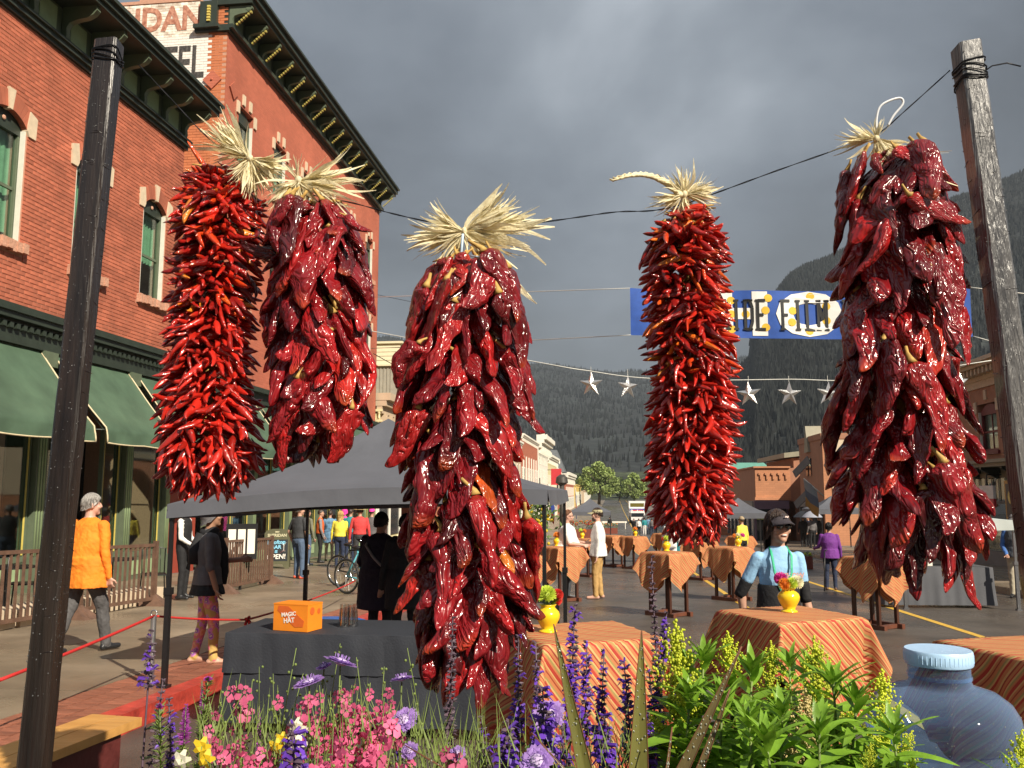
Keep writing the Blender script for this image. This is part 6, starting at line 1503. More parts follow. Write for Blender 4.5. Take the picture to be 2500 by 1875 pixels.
# patio chairs and tables behind the railing
def patio_chair(lab, x, y, rz):
    c = thing('patio_chair', lab, 'chair', (x,y,SZ(y)), rz, 'dark metal chairs on the patio')
    q = MB(); q.box((-.2,-.2,.43),(.2,.2,.455)); q.build('seat', tent_leg, c)
    for sx in (-1,1):
        for sy in (-1,1):
            q = MB(); q.tube([(sx*.22,sy*.22,0),(sx*.19,sy*.19,.43)], .012, 6); q.build('leg', tent_leg, c)
    q = MB(); q.tube([(-.19,.19,.43),(-.20,.25,.88),(0,.27,.93),(.20,.25,.88),(.19,.19,.43)], .012, 6)
    for i in range(5): q.tube([(-.12+.06*i,.2,.45),(-.12+.06*i,.265,.9)], .006, 5)
    q.build('backrest', tent_leg, c, 180); return c
for i, (x, y, rz, lb) in enumerate(((-8.5,11.0,.4,'dark metal patio chair nearest the left edge'),(-9.1,12.6,-1.2,'dark metal patio chair behind the orange jacket'),(-8.6,13.6,2.0,'dark metal patio chair by the railing end'),(-8.3,15.0,.6,'dark metal patio chair beside the waiter'),(-8.4,17.4,1.5,'dark metal patio chair behind the far railing'))): patio_chair(lb, x, y, rz)
for i, (x, y, lb) in enumerate(((-8.8,11.8,'round patio table behind the orange jacket'),(-8.7,14.3,'round patio table by the waiter'))):
    t_ = thing('patio_table', lb, 'table', (x,y,SZ(y)), 0, 'round patio tables'); q = MB(); q.lathe([(.02,.72),(.38,.72),(.38,.745),(.02,.745)], 20); q.build('tabletop', tent_leg, t_, 40); q = MB(); q.tube([(0,0,0),(0,0,.72)], .03, 8); q.lathe([(.24,0),(.2,.03),(.04,.05)], 14); q.build('pedestal', tent_leg, t_, 60)
for i in range(5):
    y = 10.4 + i*.95; o = MB().cbox((0,0,.12),(.5,.85,.24)).build('stone_block', buff, None); o.location = (-8.15, y, SZ(y)); tag(o, ['low buff stone block by the left edge railing','low buff stone block behind the first railing panel','low buff stone block behind the orange jacket legs','low buff stone block right of the orange jacket','low buff stone block at the railing end post'][i], 'stone', 'stone blocks along the patio edge')
# flags
def flag(lab, base, tip, cols, drop=1.0):
    f = thing('flag', lab, 'flag', base); b_ = Vector(base); mb = MB(); mb.tube([base, tip], .03, 6); mb.build('pole', white_paint, f, 180, b_)
    a, t_ = Vector(base).lerp(Vector(tip), .35), Vector(tip); n_ = len(cols)
    for k_, m_ in enumerate(cols):
        mb = MB(); u0, u1 = k_/n_, (k_+1)/n_; P = []
        for i in range(7):
            w_ = i/6; P.append([a.lerp(t_, w_) + Vector((.05*sin(w_*6+s*3),.06*cos(w_*5+s*4),-drop*s)) for s in (u0,(u0+u1)/2,u1)])
        mb.grid(P); mb.build('stripe', m_, f, 180, b_)
fw = mat('flag_white', (.75,.73,.72), .7, .05, 5, trans=.3); fbl = mat('flag_blue', (.03,.06,.30), .7, .05, 5, trans=.3); frd = mat('flag_red', (.45,.03,.03), .7, .05, 5, trans=.3); fgr = mat('flag_grey', (.30,.32,.33), .7, .05, 5, trans=.3); foc = mat('flag_ochre', (.45,.24,.07), .7, .05, 5, trans=.3); fsl = mat('flag_slate', (.14,.16,.20), .7, .05, 5, trans=.3)
flag('white, blue and red flag on a leaning pole behind the tent corner', aty(1358,1235,34), aty(1342,1196,34)+Vector((-.0,-.6,.2)), [fw, fbl, frd], 1.0)
flag('grey, slate and ochre flag on a leaning pole by the orange tower', aty(2012,1212,40), aty(1962,1168,40), [fgr, fsl, foc], 1.2)
flag('dark blue flag hanging from the far brick block', aty(1408,1235,150), aty(1398,1205,150)+Vector((.5,0,1)), [fbl, frd, fbl], 4)
# ================================================================== PEOPLE
random.seed(51)
skin_f = mat('skin', (.48,.27,.19), .5, .08, 14, .1, 90); skin_p = mat('fair_skin', (.56,.32,.24), .5, .08, 14, .1, 90); skin_d = mat('tanned_skin', (.34,.18,.11), .5, .08, 14, .1, 90)
def cl(name, c, rough=.8, bump=.3, bs=40, var=.12): return mat(name, c, rough, var, 8, bump, bs)
hair_brown = mat('brown_hair', (.045,.026,.018), .45, .4, 30, .5, 90, stretch=(1,1,.2)); hair_grey = mat('grey_hair', (.30,.28,.26), .5, .3, 30, .5, 90, stretch=(1,1,.2)); hair_blond = mat('blond_hair', (.50,.34,.12), .5, .3, 30, .5, 90, stretch=(1,1,.2)); hair_red = mat('reddish_hair', (.20,.09,.045), .6, .3, 30, .5, 90); hair_black = mat('black_hair', (.012,.010,.010), .4, .3, 30, .5, 90, stretch=(1,1,.2))
eye_m = mat('eye', (.02,.018,.016), .15, 0, 1); lips = mat('lips', (.42,.13,.11), .5, 0, 1); teeth = mat('teeth', (.8,.78,.72), .3, 0, 1); shades = mat('sunglass_lens', (.010,.009,.009), .06, 0, 1, spec=.8)
PEOPLE = []
def capsule(mb, a, b, ra, rb, n=10, sx=1.0):
    a, b = Vector(a), Vector(b); d = b-a; L_ = d.length
    if L_ < 1e-6: return
    d.normalize(); P = []; R = []
    for i in range(4): t = pi/2*(1-i/4); P.append(a - d*ra*sin(t)); R.append(max(ra*cos(t), ra*.05))
    P += [a, (a+b)/2, b]; R += [ra, (ra+rb)/2, rb]
    for i in range(1, 5): t = pi/2*i/4; P.append(b + d*rb*sin(t)); R.append(max(rb*cos(t), rb*.05))
    mb.tube(P, R, n, 0, sx)
class Body:
    def __init__(s): s.mb = MB(); s.pr = []
    def cap(s, a, b, ra, rb, reg, n=10, sx=1.0): capsule(s.mb, a, b, ra, rb, n, sx); s.pr.append(('c', Vector(a), Vector(b), ra, rb, reg))
    def loft(s, rows, reg, n=20):
        """rows: (centre, rx, ry)"""
        R = []
        for i, (c, rx, ry) in enumerate(rows): R.append([Vector(c) + Vector((rx*cos(2*pi*j/n)*(1), ry*sin(2*pi*j/n), 0)) for j in range(n)])
        s.mb.rings(R)
        for (c0, x0, y0), (c1, x1, y1) in zip(rows[:-1], rows[1:]): s.pr.append(('l', Vector(c0), Vector(c1), (x0+x1)/2, (y0+y1)/2, reg))
    def ell(s, c, r, reg, n=16, m=10): s.mb.ball(c, 1, n, m, 0, r); s.pr.append(('e', Vector(c), None, r, 0, reg))
def person(label, loc, rz, H, mats, top='top', sleeve=1.0, bulk=1.0, legs=((-.06,0),(.06,0)), arms=(((-.25,.0,-1),(-.1,-.2,-1)),((.25,.0,-1),(.1,-.2,-1))), lean=(0,0), head=(0,0), hem=None, hem_reg='top', skirt=None, hair='short', hairm=None, hat=None, hatm=None, vox=.012, glasses=None, face=True, beard=None, bare_arm='skin', loose=1.0, pants_w=1.0, group=None, grip=1.0, shorts=False, fold=.006):
    """arms/legs listed for its right (-x) and left (+x) side; the figure faces -y before it is turned"""
    t = thing('person', label, 'person', loc, rz, group); B_ = Body(); S = H
    lx, ly = lean; hip = Vector((0,0,.515*S)); sh = Vector((lx*S, ly*S, .80*S)); W = lambda z: hip.lerp(sh, (z-.515)/(.80-.515))
    def at_(z): q = W(z); q.z = z*S; return q
    b = bulk
    rows = [(at_(.475), .080*b*S, .062*b*S), (at_(.52), .096*b*S, .074*b*S), (at_(.565), .095*b*S, .072*b*S)]
    B_.loft(rows, 'pants')
    belly = 1 + max(0, b-1.1)*1.3
    rows = [(at_(.555), .096*b*loose*S, .074*b*belly*loose*S), (at_(.62), .088*b*loose*S, .068*b*belly*loose*S), (at_(.70), .098*b*loose*S, .072*b*S*loose), (at_(.76), .108*b*S, .070*b*S), (at_(.80), .104*b*S, .056*b*S), (at_(.83), .062*b*S, .040*S), (at_(.845), .035*S, .032*S)]
    B_.loft(rows, top)
    if hem: B_.loft([(at_(.60), .094*b*loose*S, .074*b*belly*loose*S), (at_(.53), .104*b*loose*S, .082*b*loose*S), (at_(hem), .110*b*loose*S, .088*b*loose*S)], hem_reg)
    if skirt: B_.loft([(at_(.57), .094*b*S, .074*b*S), (at_(.50), .112*b*S, .092*b*S), (Vector((0,0,skirt*S)), .130*b*S, .112*b*S)], 'skirt')
    # neck and head
    nk = at_(.83); hy, hp = head; hc = at_(.925) + Vector((sin(hy)*.0, -.012*S*cos(hy), 0)); Rh = Matrix.Rotation(hy,3,'Z') @ Matrix.Rotation(hp,3,'X')
    hd = lambda x, y, z: hc + Rh @ Vector((x*S, y*S, z*S))
    B_.cap(nk, hd(0,.008,-.035), .031*S*(1+.3*(b-1)), .030*S, 'skin')
    B_.ell(hc + Rh @ Vector((0,.006*S,.012*S)), (.0445*S, .054*S, .058*S), 'skin'); B_.ell(hd(0,-.014,-.024), (.035*S,.038*S,.042*S), 'skin'); B_.ell(hd(0,-.034,-.052), (.018*S,.016*S,.014*S), 'skin')
    B_.cap(hd(0,-.050,.008), hd(0,-.057,-.012), .005*S, .0075*S, 'skin', 8)
    for s2 in (-1,1): B_.ell(hd(s2*.046,.008,-.006), (.006*S,.012*S,.018*S), 'skin', 8, 6); B_.ell(hd(s2*.026,-.036,-.014), (.014*S,.014*S,.014*S), 'skin', 8, 6)
    # legs
    for s2, (fx, fy) in zip((-1,1), legs):
        h_ = Vector((s2*.050*S*b**.5, 0, .50*S)); f_ = Vector((fx*S, fy*S, .045*S)); mid = (h_+f_)/2; bend = max(0, .455*S - (h_-f_).length)*1.2; kn_ = mid + Vector((0, -.018*S - bend, .012*S))
        w_ = pants_w*(b**.6)
        lr = 'pants' if not shorts else 'skin'
        B_.cap(h_, kn_, .054*w_*S, .038*w_*S, 'pants'); B_.cap(kn_, f_, .036*w_*S, (.027*w_*S if pants_w >= 1 and not shorts else .023*S), lr)
        toe = f_ + Vector((s2*.012*S, -.088*S, -.026*S)); heel = f_ + Vector((0,.022*S,-.022*S))
        B_.cap(heel, toe, .021*S, .018*S, 'shoes', 8); B_.cap(f_+Vector((0,0,-.004*S)), f_ + Vector((0,-.03*S,-.015*S)), .024*S, .020*S, 'shoes', 8)
    # arms
    hands = []
    for s2, (d1, d2) in zip((-1,1), arms):
        sp = at_(.795) + Vector((s2*.102*b*S, 0, 0)); d1, d2 = Vector(d1).normalized(), Vector(d2).normalized(); el = sp + d1*.172*S; wr = el + d2*.150*S
        k1 = .031*(b**.5)*(1.08 if loose > 1 else 1)
        segs = [(0,.5,sp,el,k1,.026*(b**.4)), (.5,1,el,wr,.026*(b**.4),.0175*(1.15 if loose > 1 else 1))]
        for t0, t1, p, q, ra, rb in segs:
            if sleeve >= t1: B_.cap(p, q, ra*S, rb*S, 'sleeve')
            elif sleeve <= t0: B_.cap(p, q, ra*.86*S, rb*.88*S, bare_arm)
            else:
                u = (sleeve-t0)/(t1-t0); m_ = p.lerp(q,u); rm = ra+(rb-ra)*u
                B_.cap(m_, q, rm*.80*S, rb*.88*S, bare_arm); B_.cap(p, m_, ra*1.06*S, rm*1.10*S, 'sleeve')
        hd_ = d2; side = hd_.cross(Vector((0,-1,0))); side = side.normalized() if side.length > .1 else Vector((s2,0,0)); fw = side.cross(hd_).normalized()
        pc = wr + hd_*.05*S; B_.cap(wr, wr+hd_*.012*S, .0145*S, .0150*S, 'skin', 8); 
        for k_ in range(4):
            o_ = side*((k_-1.5)*.0098*S); B_.cap(wr+hd_*.012*S+o_*.6, pc+o_, .0088*S, .0085*S, 'skin', 7)
            l_ = (.034,.040,.037,.028)[k_]*S; c1 = pc + o_ + (hd_*.9+fw*.35*grip).normalized()*l_*.55; B_.cap(pc+o_, c1, .0066*S, .006*S, 'skin', 6); B_.cap(c1, c1+(hd_*.6+fw*.85*grip).normalized()*l_*.5, .006*S, .005*S, 'skin', 6)
        tb = wr + hd_*.018*S + side*.016*S; t1_ = tb + (hd_*.6+side*.7+fw*.3).normalized()*.026*S; B_.cap(tb, t1_, .0082*S, .007*S, 'skin', 6); B_.cap(t1_, t1_+(hd_*.9+fw*.5).normalized()*.022*S, .007*S, .0055*S, 'skin', 6)
        hands.append(pc)
    me = bpy.data.meshes.new('body'); me.from_pydata(B_.mb.v, [], B_.mb.f); o = bpy.data.objects.new('body', me); col.objects.link(o); o.parent = t
    rm = o.modifiers.new('r', 'REMESH'); rm.mode = 'VOXEL'; rm.voxel_size = vox; rm.adaptivity = 0
    sm_ = o.modifiers.new('s', 'SMOOTH'); sm_.iterations = 3 if vox < .015 else 2; sm_.factor = .5
    PEOPLE.append((o, B_.pr, mats, fold))
    # hair, hats, face pieces
    r0 = (.0465*S, .0565*S, .0605*S); hcc = hc + Rh @ Vector((0,.006*S,.012*S))
    def shell(name, m, line, k_=1.06, drop=0, nz=.02, low=0.0):
        P = []; n = 28; mrow = 9
        for i in range(mrow+1):
            row = []
            for j in range(n):
                az = 2*pi*j/n; f_ = (1+cos(az))/2           # az 0 is the face side
                lim = line[1] + (line[0]-line[1])*f_**(1.0 if drop > .1 else 1.6); po = lim*i/mrow
                rr = k_*(1+nz*mnoise.noise(Vector((az*2.2, po*3, S))))
                v = Vector((sin(az)*sin(po)*r0[0]*rr, -cos(az)*sin(po)*r0[1]*rr, cos(po)*r0[2]*rr)); row.append(hcc + Rh @ v)
            P.append(row)
        if drop:
            for q in range(1, 7):
                row = []
                for j in range(n):
                    az = 2*pi*j/n; f_ = (1+cos(az))/2; p = P[mrow][j].copy(); c_ = p - hcc; dz = drop*S*(1-f_)**.5*q/6 if f_ < .86 else 0
                    p = p + Vector((c_.x*.10*sin(q*.9+j*1.3)*.8 + c_.x*.06*q/6, c_.y*.06*q/6 + .004*S*sin(j*2.1+q), -dz*(1+.10*sin(j*2.9)))); row.append(p)
                P.append(row)
        mb = MB(); mb.rings(P, 0, False, True)
        if 'hair' in name and vox < .0135:
            last = len(P)-1
            for q in range(420):
                j = random.randrange(n); i0 = random.randint(0, mrow-2); ln = random.randint(3, 7); pts = []
                jj = j + rnd(-.4,.4)
                for i in range(i0, min(i0+ln, last)+1):
                    a_, b_ = P[i][j], P[i][(j+1) % n]; c_ = a_.lerp(b_, jj % 1); o_ = (c_-hcc).normalized(); pts.append(c_ + o_*S*(.0012+.0030*random.random()) + (Vector((0,0,-.006*S)) + o_*.004*S if i == min(i0+ln, last) else Vector()))
                if len(pts) > 1: mb.tube(pts, [S*.0022*(1-.7*k2/len(pts)) for k2 in range(len(pts))], 4)
        return mb.build(name, m, t, 180)
    hm = hairm or hair_brown
    if hair == 'short': shell('hair', hm, (.95, 2.0))
    elif hair == 'long': shell('hair', hm, (.95, 1.75), 1.10, .12, .06)
    elif hair == 'mid': shell('hair', hm, (.9, 1.95), 1.03, .026, .012)
    elif hair == 'crop': shell('hair', hm, (.75, 1.75), 1.015, 0, .01)
    elif hair == 'hood': shell('hood', hm, (1.0, 2.05), 1.24, .03, .04)
    if beard: shell('beard', beard, (2.55, .01), 1.0) if False else None
    if beard:
        mb = MB(); mb.ball(hd(0,-.026,-.050), 1, 12, 8, 0, (.031*S,.030*S,.028*S)); mb.build('beard', beard, t, 180)
    if hat == 'cap' or hat == 'visor':
        P = []; n = 24
        rng = range(7) if hat == 'cap' else range(4,7)
        for i in rng:
            po = 1.42*i/6; P.append([hcc + Rh @ Vector((sin(2*pi*j/n)*sin(po)*r0[0]*1.13, -cos(2*pi*j/n)*sin(po)*r0[1]*1.13, cos(po)*r0[2]*1.12 + .004*S)) for j in range(n)])
        mb = MB(); mb.rings(P, 0, False); h_ = mb.build('hat', hatm, t, 180)
        P = []
        for q in range(5):
            u = q/4; P.append([hcc + Rh @ Vector((sin(a)*r0[0]*(1.13+.10*u), -cos(a)*r0[1]*1.13 - .050*S*u*cos(a*1.1), .014*S - .012*S*u - .010*S*u*abs(sin(a)))) for a in [-1.0+2.0*j/12 for j in range(13)]])
        P2 = [[p + Vector((0,0,.004*S)) for p in r_] for r_ in reversed(P)]
        mb = MB(); mb.grid(P + P2); mb.build('brim', hatm, h_, 40)
    if hat == 'straw':
        mb = MB(); pr = [(.0,.075),(.030,.074),(.042,.066),(.050,.035),(.054,.024),(.095,.020),(.110,.026),(.108,.020),(.054,.018)]; mb.lathe([(max(.0005,a)*S, z*S) for a, z in pr], 24, hcc); h_ = mb.build('hat', hatm, t, 50)
        mb = MB(); mb.lathe([(.0515*S,.034*S),(.0555*S,.026*S),(.0560*S,.034*S),(.0525*S,.042*S)], 24, hcc); mb.build('hatband', black_paint, h_, 180)
    if hat == 'beanie': shell('hat', hatm, (1.0, 1.55), 1.14, 0, .02)
    if face:
        mb = MB()
        if glasses != 'sun':
            for s2 in (-1,1): mb.ball(hd(s2*.0175,-.0475,.006), 1, 8, 6, 0, (.0062*S,.004*S,.0034*S))
            mb.build('eyes', eye_m, t, 180)
        for s2 in (-1,1): pass
        if glasses:
            mb = MB()
            for s2 in (-1,1):
                mb.ball(hd(s2*.0190,-.0535,.004), 1, 10, 6, 0, (.0165*S,.005*S,.012*S)) if glasses == 'sun' else mb.tube([hd(s2*.019+.013*cos(a),-.054,.004+.009*sin(a)) for a in [2*pi*i/12 for i in range(13)]], .0014*S, 5)
                mb.bar(hd(s2*.036,-.050,.008), hd(s2*.048,.006,.006), .003*S, .004*S)
            mb.bar(hd(-.007,-.056,.008), hd(.007,-.056,.008), .003*S, .003*S); mb.build('glasses', shades, t, 180)
        if not beard:
            mb = MB(); mb.ball(hd(0,-.0505,-.0345), 1, 10, 6, 0, (.0150*S,.004*S,.0052*S)); mo = mb.build('mouth', lips, t, 180)
            if glasses == 'sun': mb = MB(); mb.ball(hd(0,-.0535,-.0335), 1, 10, 6, 0, (.0118*S,.0028*S,.0032*S)); mb.build('teeth', teeth, mo, 180)
    return t, dict(hands=hands, at=at_, hd=hd, S=S, hc=hc)

def ms(top, pants, shoes, skin=skin_f, sleeve=None, skirt=None, **kw):
    d = dict(skin=skin, top=top, pants=pants, shoes=shoes, sleeve=sleeve or top, skirt=skirt or pants); d.update(kw); return d
hang = ((-.12,.0,-1),(-.05,-.12,-1)), ((.12,.0,-1),(.05,-.12,-1))
c_orange = cl('orange_jacket_cloth', (.82,.22,.012)); c_greyj = cl('grey_jeans', (.085,.082,.085)); c_black = cl('black_cloth', (.010,.010,.012)); c_shoe = cl('black_shoe', (.018,.018,.020), .4)
c_dgrey = cl('dark_grey_knit', (.115,.108,.112)); c_white = cl('white_cotton', (.78,.76,.73)); c_jeans = cl('blue_jeans', (.075,.115,.19)); c_navy = cl('navy_jeans', (.018,.028,.065)); c_tee = cl('charcoal_tee', (.040,.042,.047)); c_yel = cl('yellow_sweater', (.80,.68,.08)); c_red = cl('red_sweater', (.58,.05,.05)); c_tan = cl('tan_trousers', (.46,.28,.10)); c_blue = cl('light_blue_tee', (.28,.50,.74)); c_purple = cl('purple_jacket', (.16,.03,.24)); c_orv = cl('orange_vest', (.65,.12,.02)); c_gsl = cl('grey_sleeve', (.25,.23,.24)); c_bjk = cl('blue_jacket', (.05,.14,.40)); c_khaki = cl('khaki_trousers', (.42,.37,.28)); c_coat = cl('dark_purple_coat', (.014,.010,.026)); c_plaid = cl('blue_plaid', (.10,.20,.32), var=.7); c_brown = cl('brown_boot', (.10,.045,.02), .5); c_sandal = skin_f; c_rshoe = cl('orange_red_shoe', (.70,.10,.04), .5); c_pink = cl('pink_hat', (.80,.05,.35)); c_teal = cl('teal_jacket', (.02,.22,.25)); c_floral = None
def floral_mat():
    m = bpy.data.materials.new('floral_trousers'); m.use_nodes = True; t = m.node_tree; n = t.nodes.new; L = t.links.new; b = t.nodes['Principled BSDF']; b.inputs['Roughness'].default_value = .8
    tcn = n('ShaderNodeTexCoord'); last = None; base = (.52,.35,.11,1)
    ns = n('ShaderNodeTexNoise'); ns.inputs['Scale'].default_value = 26; L(tcn.outputs['Object'], ns.inputs['Vector']); mxv = n('ShaderNodeMix'); mxv.data_type = 'VECTOR'; mxv.inputs[0].default_value = .05; L(tcn.outputs['Object'], mxv.inputs[4]); L(ns.outputs['Color'], mxv.inputs[5])
    for sc, stops in ((11, [(0,(.75,.25,.16,1)),(.22,(.78,.40,.22,1)),(.34,(.70,.18,.22,1)),(.50,None)]), (14, [(0,(.75,.60,.35,1)),(.15,(.30,.12,.42,1)),(.28,(.62,.22,.50,1)),(.43,None)])):
        vo = n('ShaderNodeTexVoronoi'); vo.inputs['Scale'].default_value = sc; L(mxv.outputs[1], vo.inputs['Vector'])
        cr_ = n('ShaderNodeValToRGB'); cr_.color_ramp.interpolation = 'CONSTANT'; el = cr_.color_ramp.elements; el[0].color = stops[0][1]; el[1].position = .99; el[1].color = (0,0,0,1)
        for p_, c_ in stops[1:-1]: k_ = el.new(p_); k_.color = c_
        L(vo.outputs['Distance'], cr_.inputs[0]); lt = n('ShaderNodeMath'); lt.operation = 'LESS_THAN'; lt.inputs[1].default_value = stops[-1][0]; L(vo.outputs['Distance'], lt.inputs[0])
        mx_ = n('ShaderNodeMix'); mx_.data_type = 'RGBA'; L(lt.outputs[0], mx_.inputs[0])
        if last is None: mx_.inputs[6].default_value = base
        else: L(last, mx_.inputs[6])
        L(cr_.outputs[0], mx_.inputs[7]); last = mx_.outputs[2]
    L(last, b.inputs['Base Color']); return m
c_floral = floral_mat()
def pw(px, py): p = onroad(px, py, .15); return Vector((p.x, p.y, SZ(p.y)))
def pr_(px, py): p = onroad(px, py, 0); return Vector((p.x, p.y, road_z(p.y)))
D = radians
# left pavement
person('grey haired man in a bright orange jacket walking away on the left pavement', pw(200,1594), D(163), 1.72, ms(c_orange, c_greyj, c_shoe, skin_p), legs=((-.055,-.13),(.06,.16)), arms=(((-.22,.05,-1),(-.12,-.15,-1)),((.24,-.05,-1),(.12,-.25,-1))), hem=.41, loose=1.22, bulk=1.24, hair='mid', hairm=hair_grey, vox=.0085, head=(-.45,0), face=False, fold=.010)
hw, hi = person('woman in a grey hood, black scarf and floral trousers standing by the red rope', pr_(508,1652)+Vector((-.05,0,.12)), D(118), 1.62, ms(c_dgrey, c_floral, skin_f, skin_d, skirt=c_black, scarf=c_black), legs=((-.05,-.05),(.055,.06)), arms=(((-.18,-.02,-1),(-.02,-.30,-1)),((.12,-.30,-1),(-.15,-.95,.05))), sleeve=.55, hem=.50, skirt=.435, hair='hood', hairm=c_dgrey, vox=.0085, loose=1.08, face=False, head=(.15,-.1), pants_w=1.0)
mb = MB(); a0 = hi['at'](.83)
for k_ in range(3): mb.tube([a0 + Vector((.075*cos(a)*1.0, .066*sin(a)*1.0+.0, .02*sin(a*2+k_)-.028*k_)) for a in [2*pi*i/20 for i in range(21)]], .034, 8)
mb.tube([a0+Vector((.05,-.08,-.02)), a0+Vector((.06,-.135,-.2)), a0+Vector((.05,-.15,-.42)), a0+Vector((.05,-.14,-.55))], [.04,.06,.06,.05], 8, 0, .5); mb.tube([a0+Vector((-.05,.08,-.02)), a0+Vector((-.06,.14,-.2)), a0+Vector((-.07,.15,-.33))], [.05,.07,.05], 8, 0, .5); mb.build('scarf', c_black, hw, 180)
wt, wi = person('waiter in a white shirt and black vest standing behind the patio railing', pw(428,1470)+Vector((-.1,.4,0)), D(95), 1.74, ms(c_black, c_black, c_shoe, skin_f, sleeve=c_white), arms=(((-.1,-.1,-1),(0,-.8,-.45)),((.1,-.1,-1),(0,-.7,-.6))), vox=.011, hairm=hair_brown)
person('man in a charcoal tee and jeans with orange shoes, hand in his pocket', pw(727,1413), D(152), 1.78, ms(c_tee, c_jeans, c_rshoe, skin_f), sleeve=.36, legs=((-.075,0),(.075,-.03)), arms=(((-.22,.02,-1),(-.05,-.12,-1)),((.42,.20,-1),(-.15,-.35,-1))), loose=1.12, bulk=1.06, vox=.011, face=False, head=(-.5,0), pants_w=1.12, hairm=hair_grey)
person('blond woman in a bright yellow sweater and navy jeans seen from behind', pw(828,1386), D(178), 1.68, ms(c_yel, c_navy, c_shoe, skin_f), sleeve=.9, loose=1.15, bulk=1.05, vox=.013, hair='long', hairm=hair_blond, face=False)
person('man in a red sweater and straw hat seen from behind', pw(876,1387), D(190), 1.80, ms(c_red, cl('charcoal_trousers', (.04,.04,.045)), c_shoe, skin_f), loose=1.12, bulk=1.08, vox=.013, hat='straw', hatm=cl('straw', (.62,.46,.22)), face=False)
person('person in an orange vest with grey sleeves in the crowd by the hotel', pw(779,1374), D(110), 1.76, ms(c_orv, c_black, c_shoe, skin_f, sleeve=c_gsl), arms=(((-.12,-.1,-1),(0,-.35,-1)),((.12,-.1,-1),(0,-.5,-1))), vox=.015, loose=1.1)
person('person in a blue plaid wrap beside the orange vest', pw(803,1370), D(200), 1.75, ms(c_plaid, c_khaki, c_shoe, skin_f), hem=.36, loose=1.15, vox=.015, face=False)
person('person in a teal coat behind the yellow sweater', pw(853,1374), D(185), 1.80, ms(c_teal, c_navy, c_shoe, skin_f), vox=.016, face=False, hairm=hair_brown)
person('person in a magenta hood between the yellow and the red sweater', pw(838,1369), D(175), 1.82, ms(c_pink, c_black, c_shoe, skin_f), vox=.016, hair='hood', hairm=c_pink, face=False)
person('person in a pink hat and dark coat right of the straw hat', pw(905,1384), D(170), 1.78, ms(c_dgrey, c_navy, c_shoe, skin_f), vox=.015, hat='beanie', hatm=c_pink, face=False, loose=1.1)
person('person in an olive jacket half hidden by the charcoal tee', pw(747,1380), D(150), 1.76, ms(cl('olive_jacket', (.16,.16,.11)), c_jeans, cl('white_shoe', (.7,.7,.68)), skin_f), vox=.015, face=False, loose=1.1)
# two dark figures in the shade of the tent
cx1 = aty(930,1260,9.6); p = Vector((cx1.x, 9.6, road_z(9.6)+.15)); 
h1p, h1i = person('person in a long dark coat with a pale bag strap in the tent shade', p, D(165), aty(930,1250,9.6).z-p.z, ms(c_coat, c_black, c_shoe, skin_f), hem=.30, hem_reg='top', loose=1.30, bulk=1.22, hair='mid', hairm=hair_black, vox=.012, face=False, arms=(((-.3,-.05,-1),(.1,-.6,-.7)),((.3,-.05,-1),(-.1,-.6,-.7))))
mb = MB(); a_ = h1i['at']; mb.tube([a_(.80)+Vector((.15,-.01,.0)), a_(.76)+Vector((.10,.145,0)), a_(.68)+Vector((-.02,.185,0)), a_(.60)+Vector((-.14,.155,0)), a_(.55)+Vector((-.21,.06,0))], .016, 6, 0, .5); mb.build('bag_strap', cl('pale_strap', (.35,.33,.32)), h1p, 180)
cx2 = aty(992,1260,9.2); p = Vector((cx2.x, 9.2, road_z(9.2)+.15)); person('second dark coated person in the shade of the tent, nearer the longest chile string', p, D(200), aty(992,1254,9.2).z-p.z, ms(c_black, c_black, c_shoe, skin_f), hem=.34, loose=1.22, bulk=1.1, hair='mid', hairm=hair_black, vox=.012, face=False)
# street
person('heavy bearded man in a big white tee and glasses, hands together', pr_(1384,1463), D(88), 1.80, ms(c_white, cl('dark_grey_trousers', (.05,.055,.065)), cl('grey_shoe', (.12,.13,.14)), skin_p), sleeve=.42, bulk=1.42, loose=1.10, hem=.46, lean=(0,-.01), arms=(((-.12,-.25,-1),(.18,-1,-.12)),((.12,-.30,-1),(-.25,-1,-.05))), hair='crop', hairm=hair_red, beard=hair_red, glasses='clear', vox=.010)
person('bearded man in a visor, white long sleeves and tan trousers', pr_(1462,1462), D(-92), 1.84, ms(c_white, c_tan, skin_p, skin_p), loose=1.16, legs=((-.055,.02),(.055,-.03)), arms=(((-.1,.05,-1),(-.02,-.22,-1)),((.1,.08,-1),(.02,-.15,-1))), hem=.47, hair='short', hairm=hair_brown, beard=hair_brown, hat='visor', hatm=cl('khaki_visor', (.42,.38,.22)), vox=.010, pants_w=1.15)
Y_ = 6.55; wx = aty(1894,1300,Y_).x; gz = road_z(Y_); WH = aty(1894,1246,Y_).z - gz
bw_, bi = person('smiling woman in a light blue tee, dark cap and green lanyard behind the right table', (wx,Y_,gz), D(6), WH, ms(c_blue, c_black, c_shoe, skin_f, band=c_black), sleeve=.30, loose=1.0, bulk=.84, lean=(.005,.0), arms=(((-.40,.24,-.88),(.12,.05,-1)),((.17,.04,-1),(.18,-.16,-1))), hem=.52, hem_reg='pants', hair='long', hairm=hair_brown, hat='cap', hatm=cl('dark_cap', (.035,.028,.035)), glasses='sun', head=(.20,-.08), vox=.0075, fold=.0035, grip=.6)
S_ = bi['S']; A = bi['at']
for s2, d1 in ((-1,Vector((-.40,.24,-.88)).normalized()),(1,Vector((.17,.04,-1)).normalized())):
    sp = A(.795)+Vector((s2*.0857*S_,0,0)); mb = MB(); mb.tube([sp+d1*(.10*S_+.018*S_*i*1.0) for i in range(6)], [.0265*S_,.0275*S_,.0268*S_,.0262*S_,.0255*S_,.0245*S_], 14); mb.build('arm_band', c_black, bw_, 180)
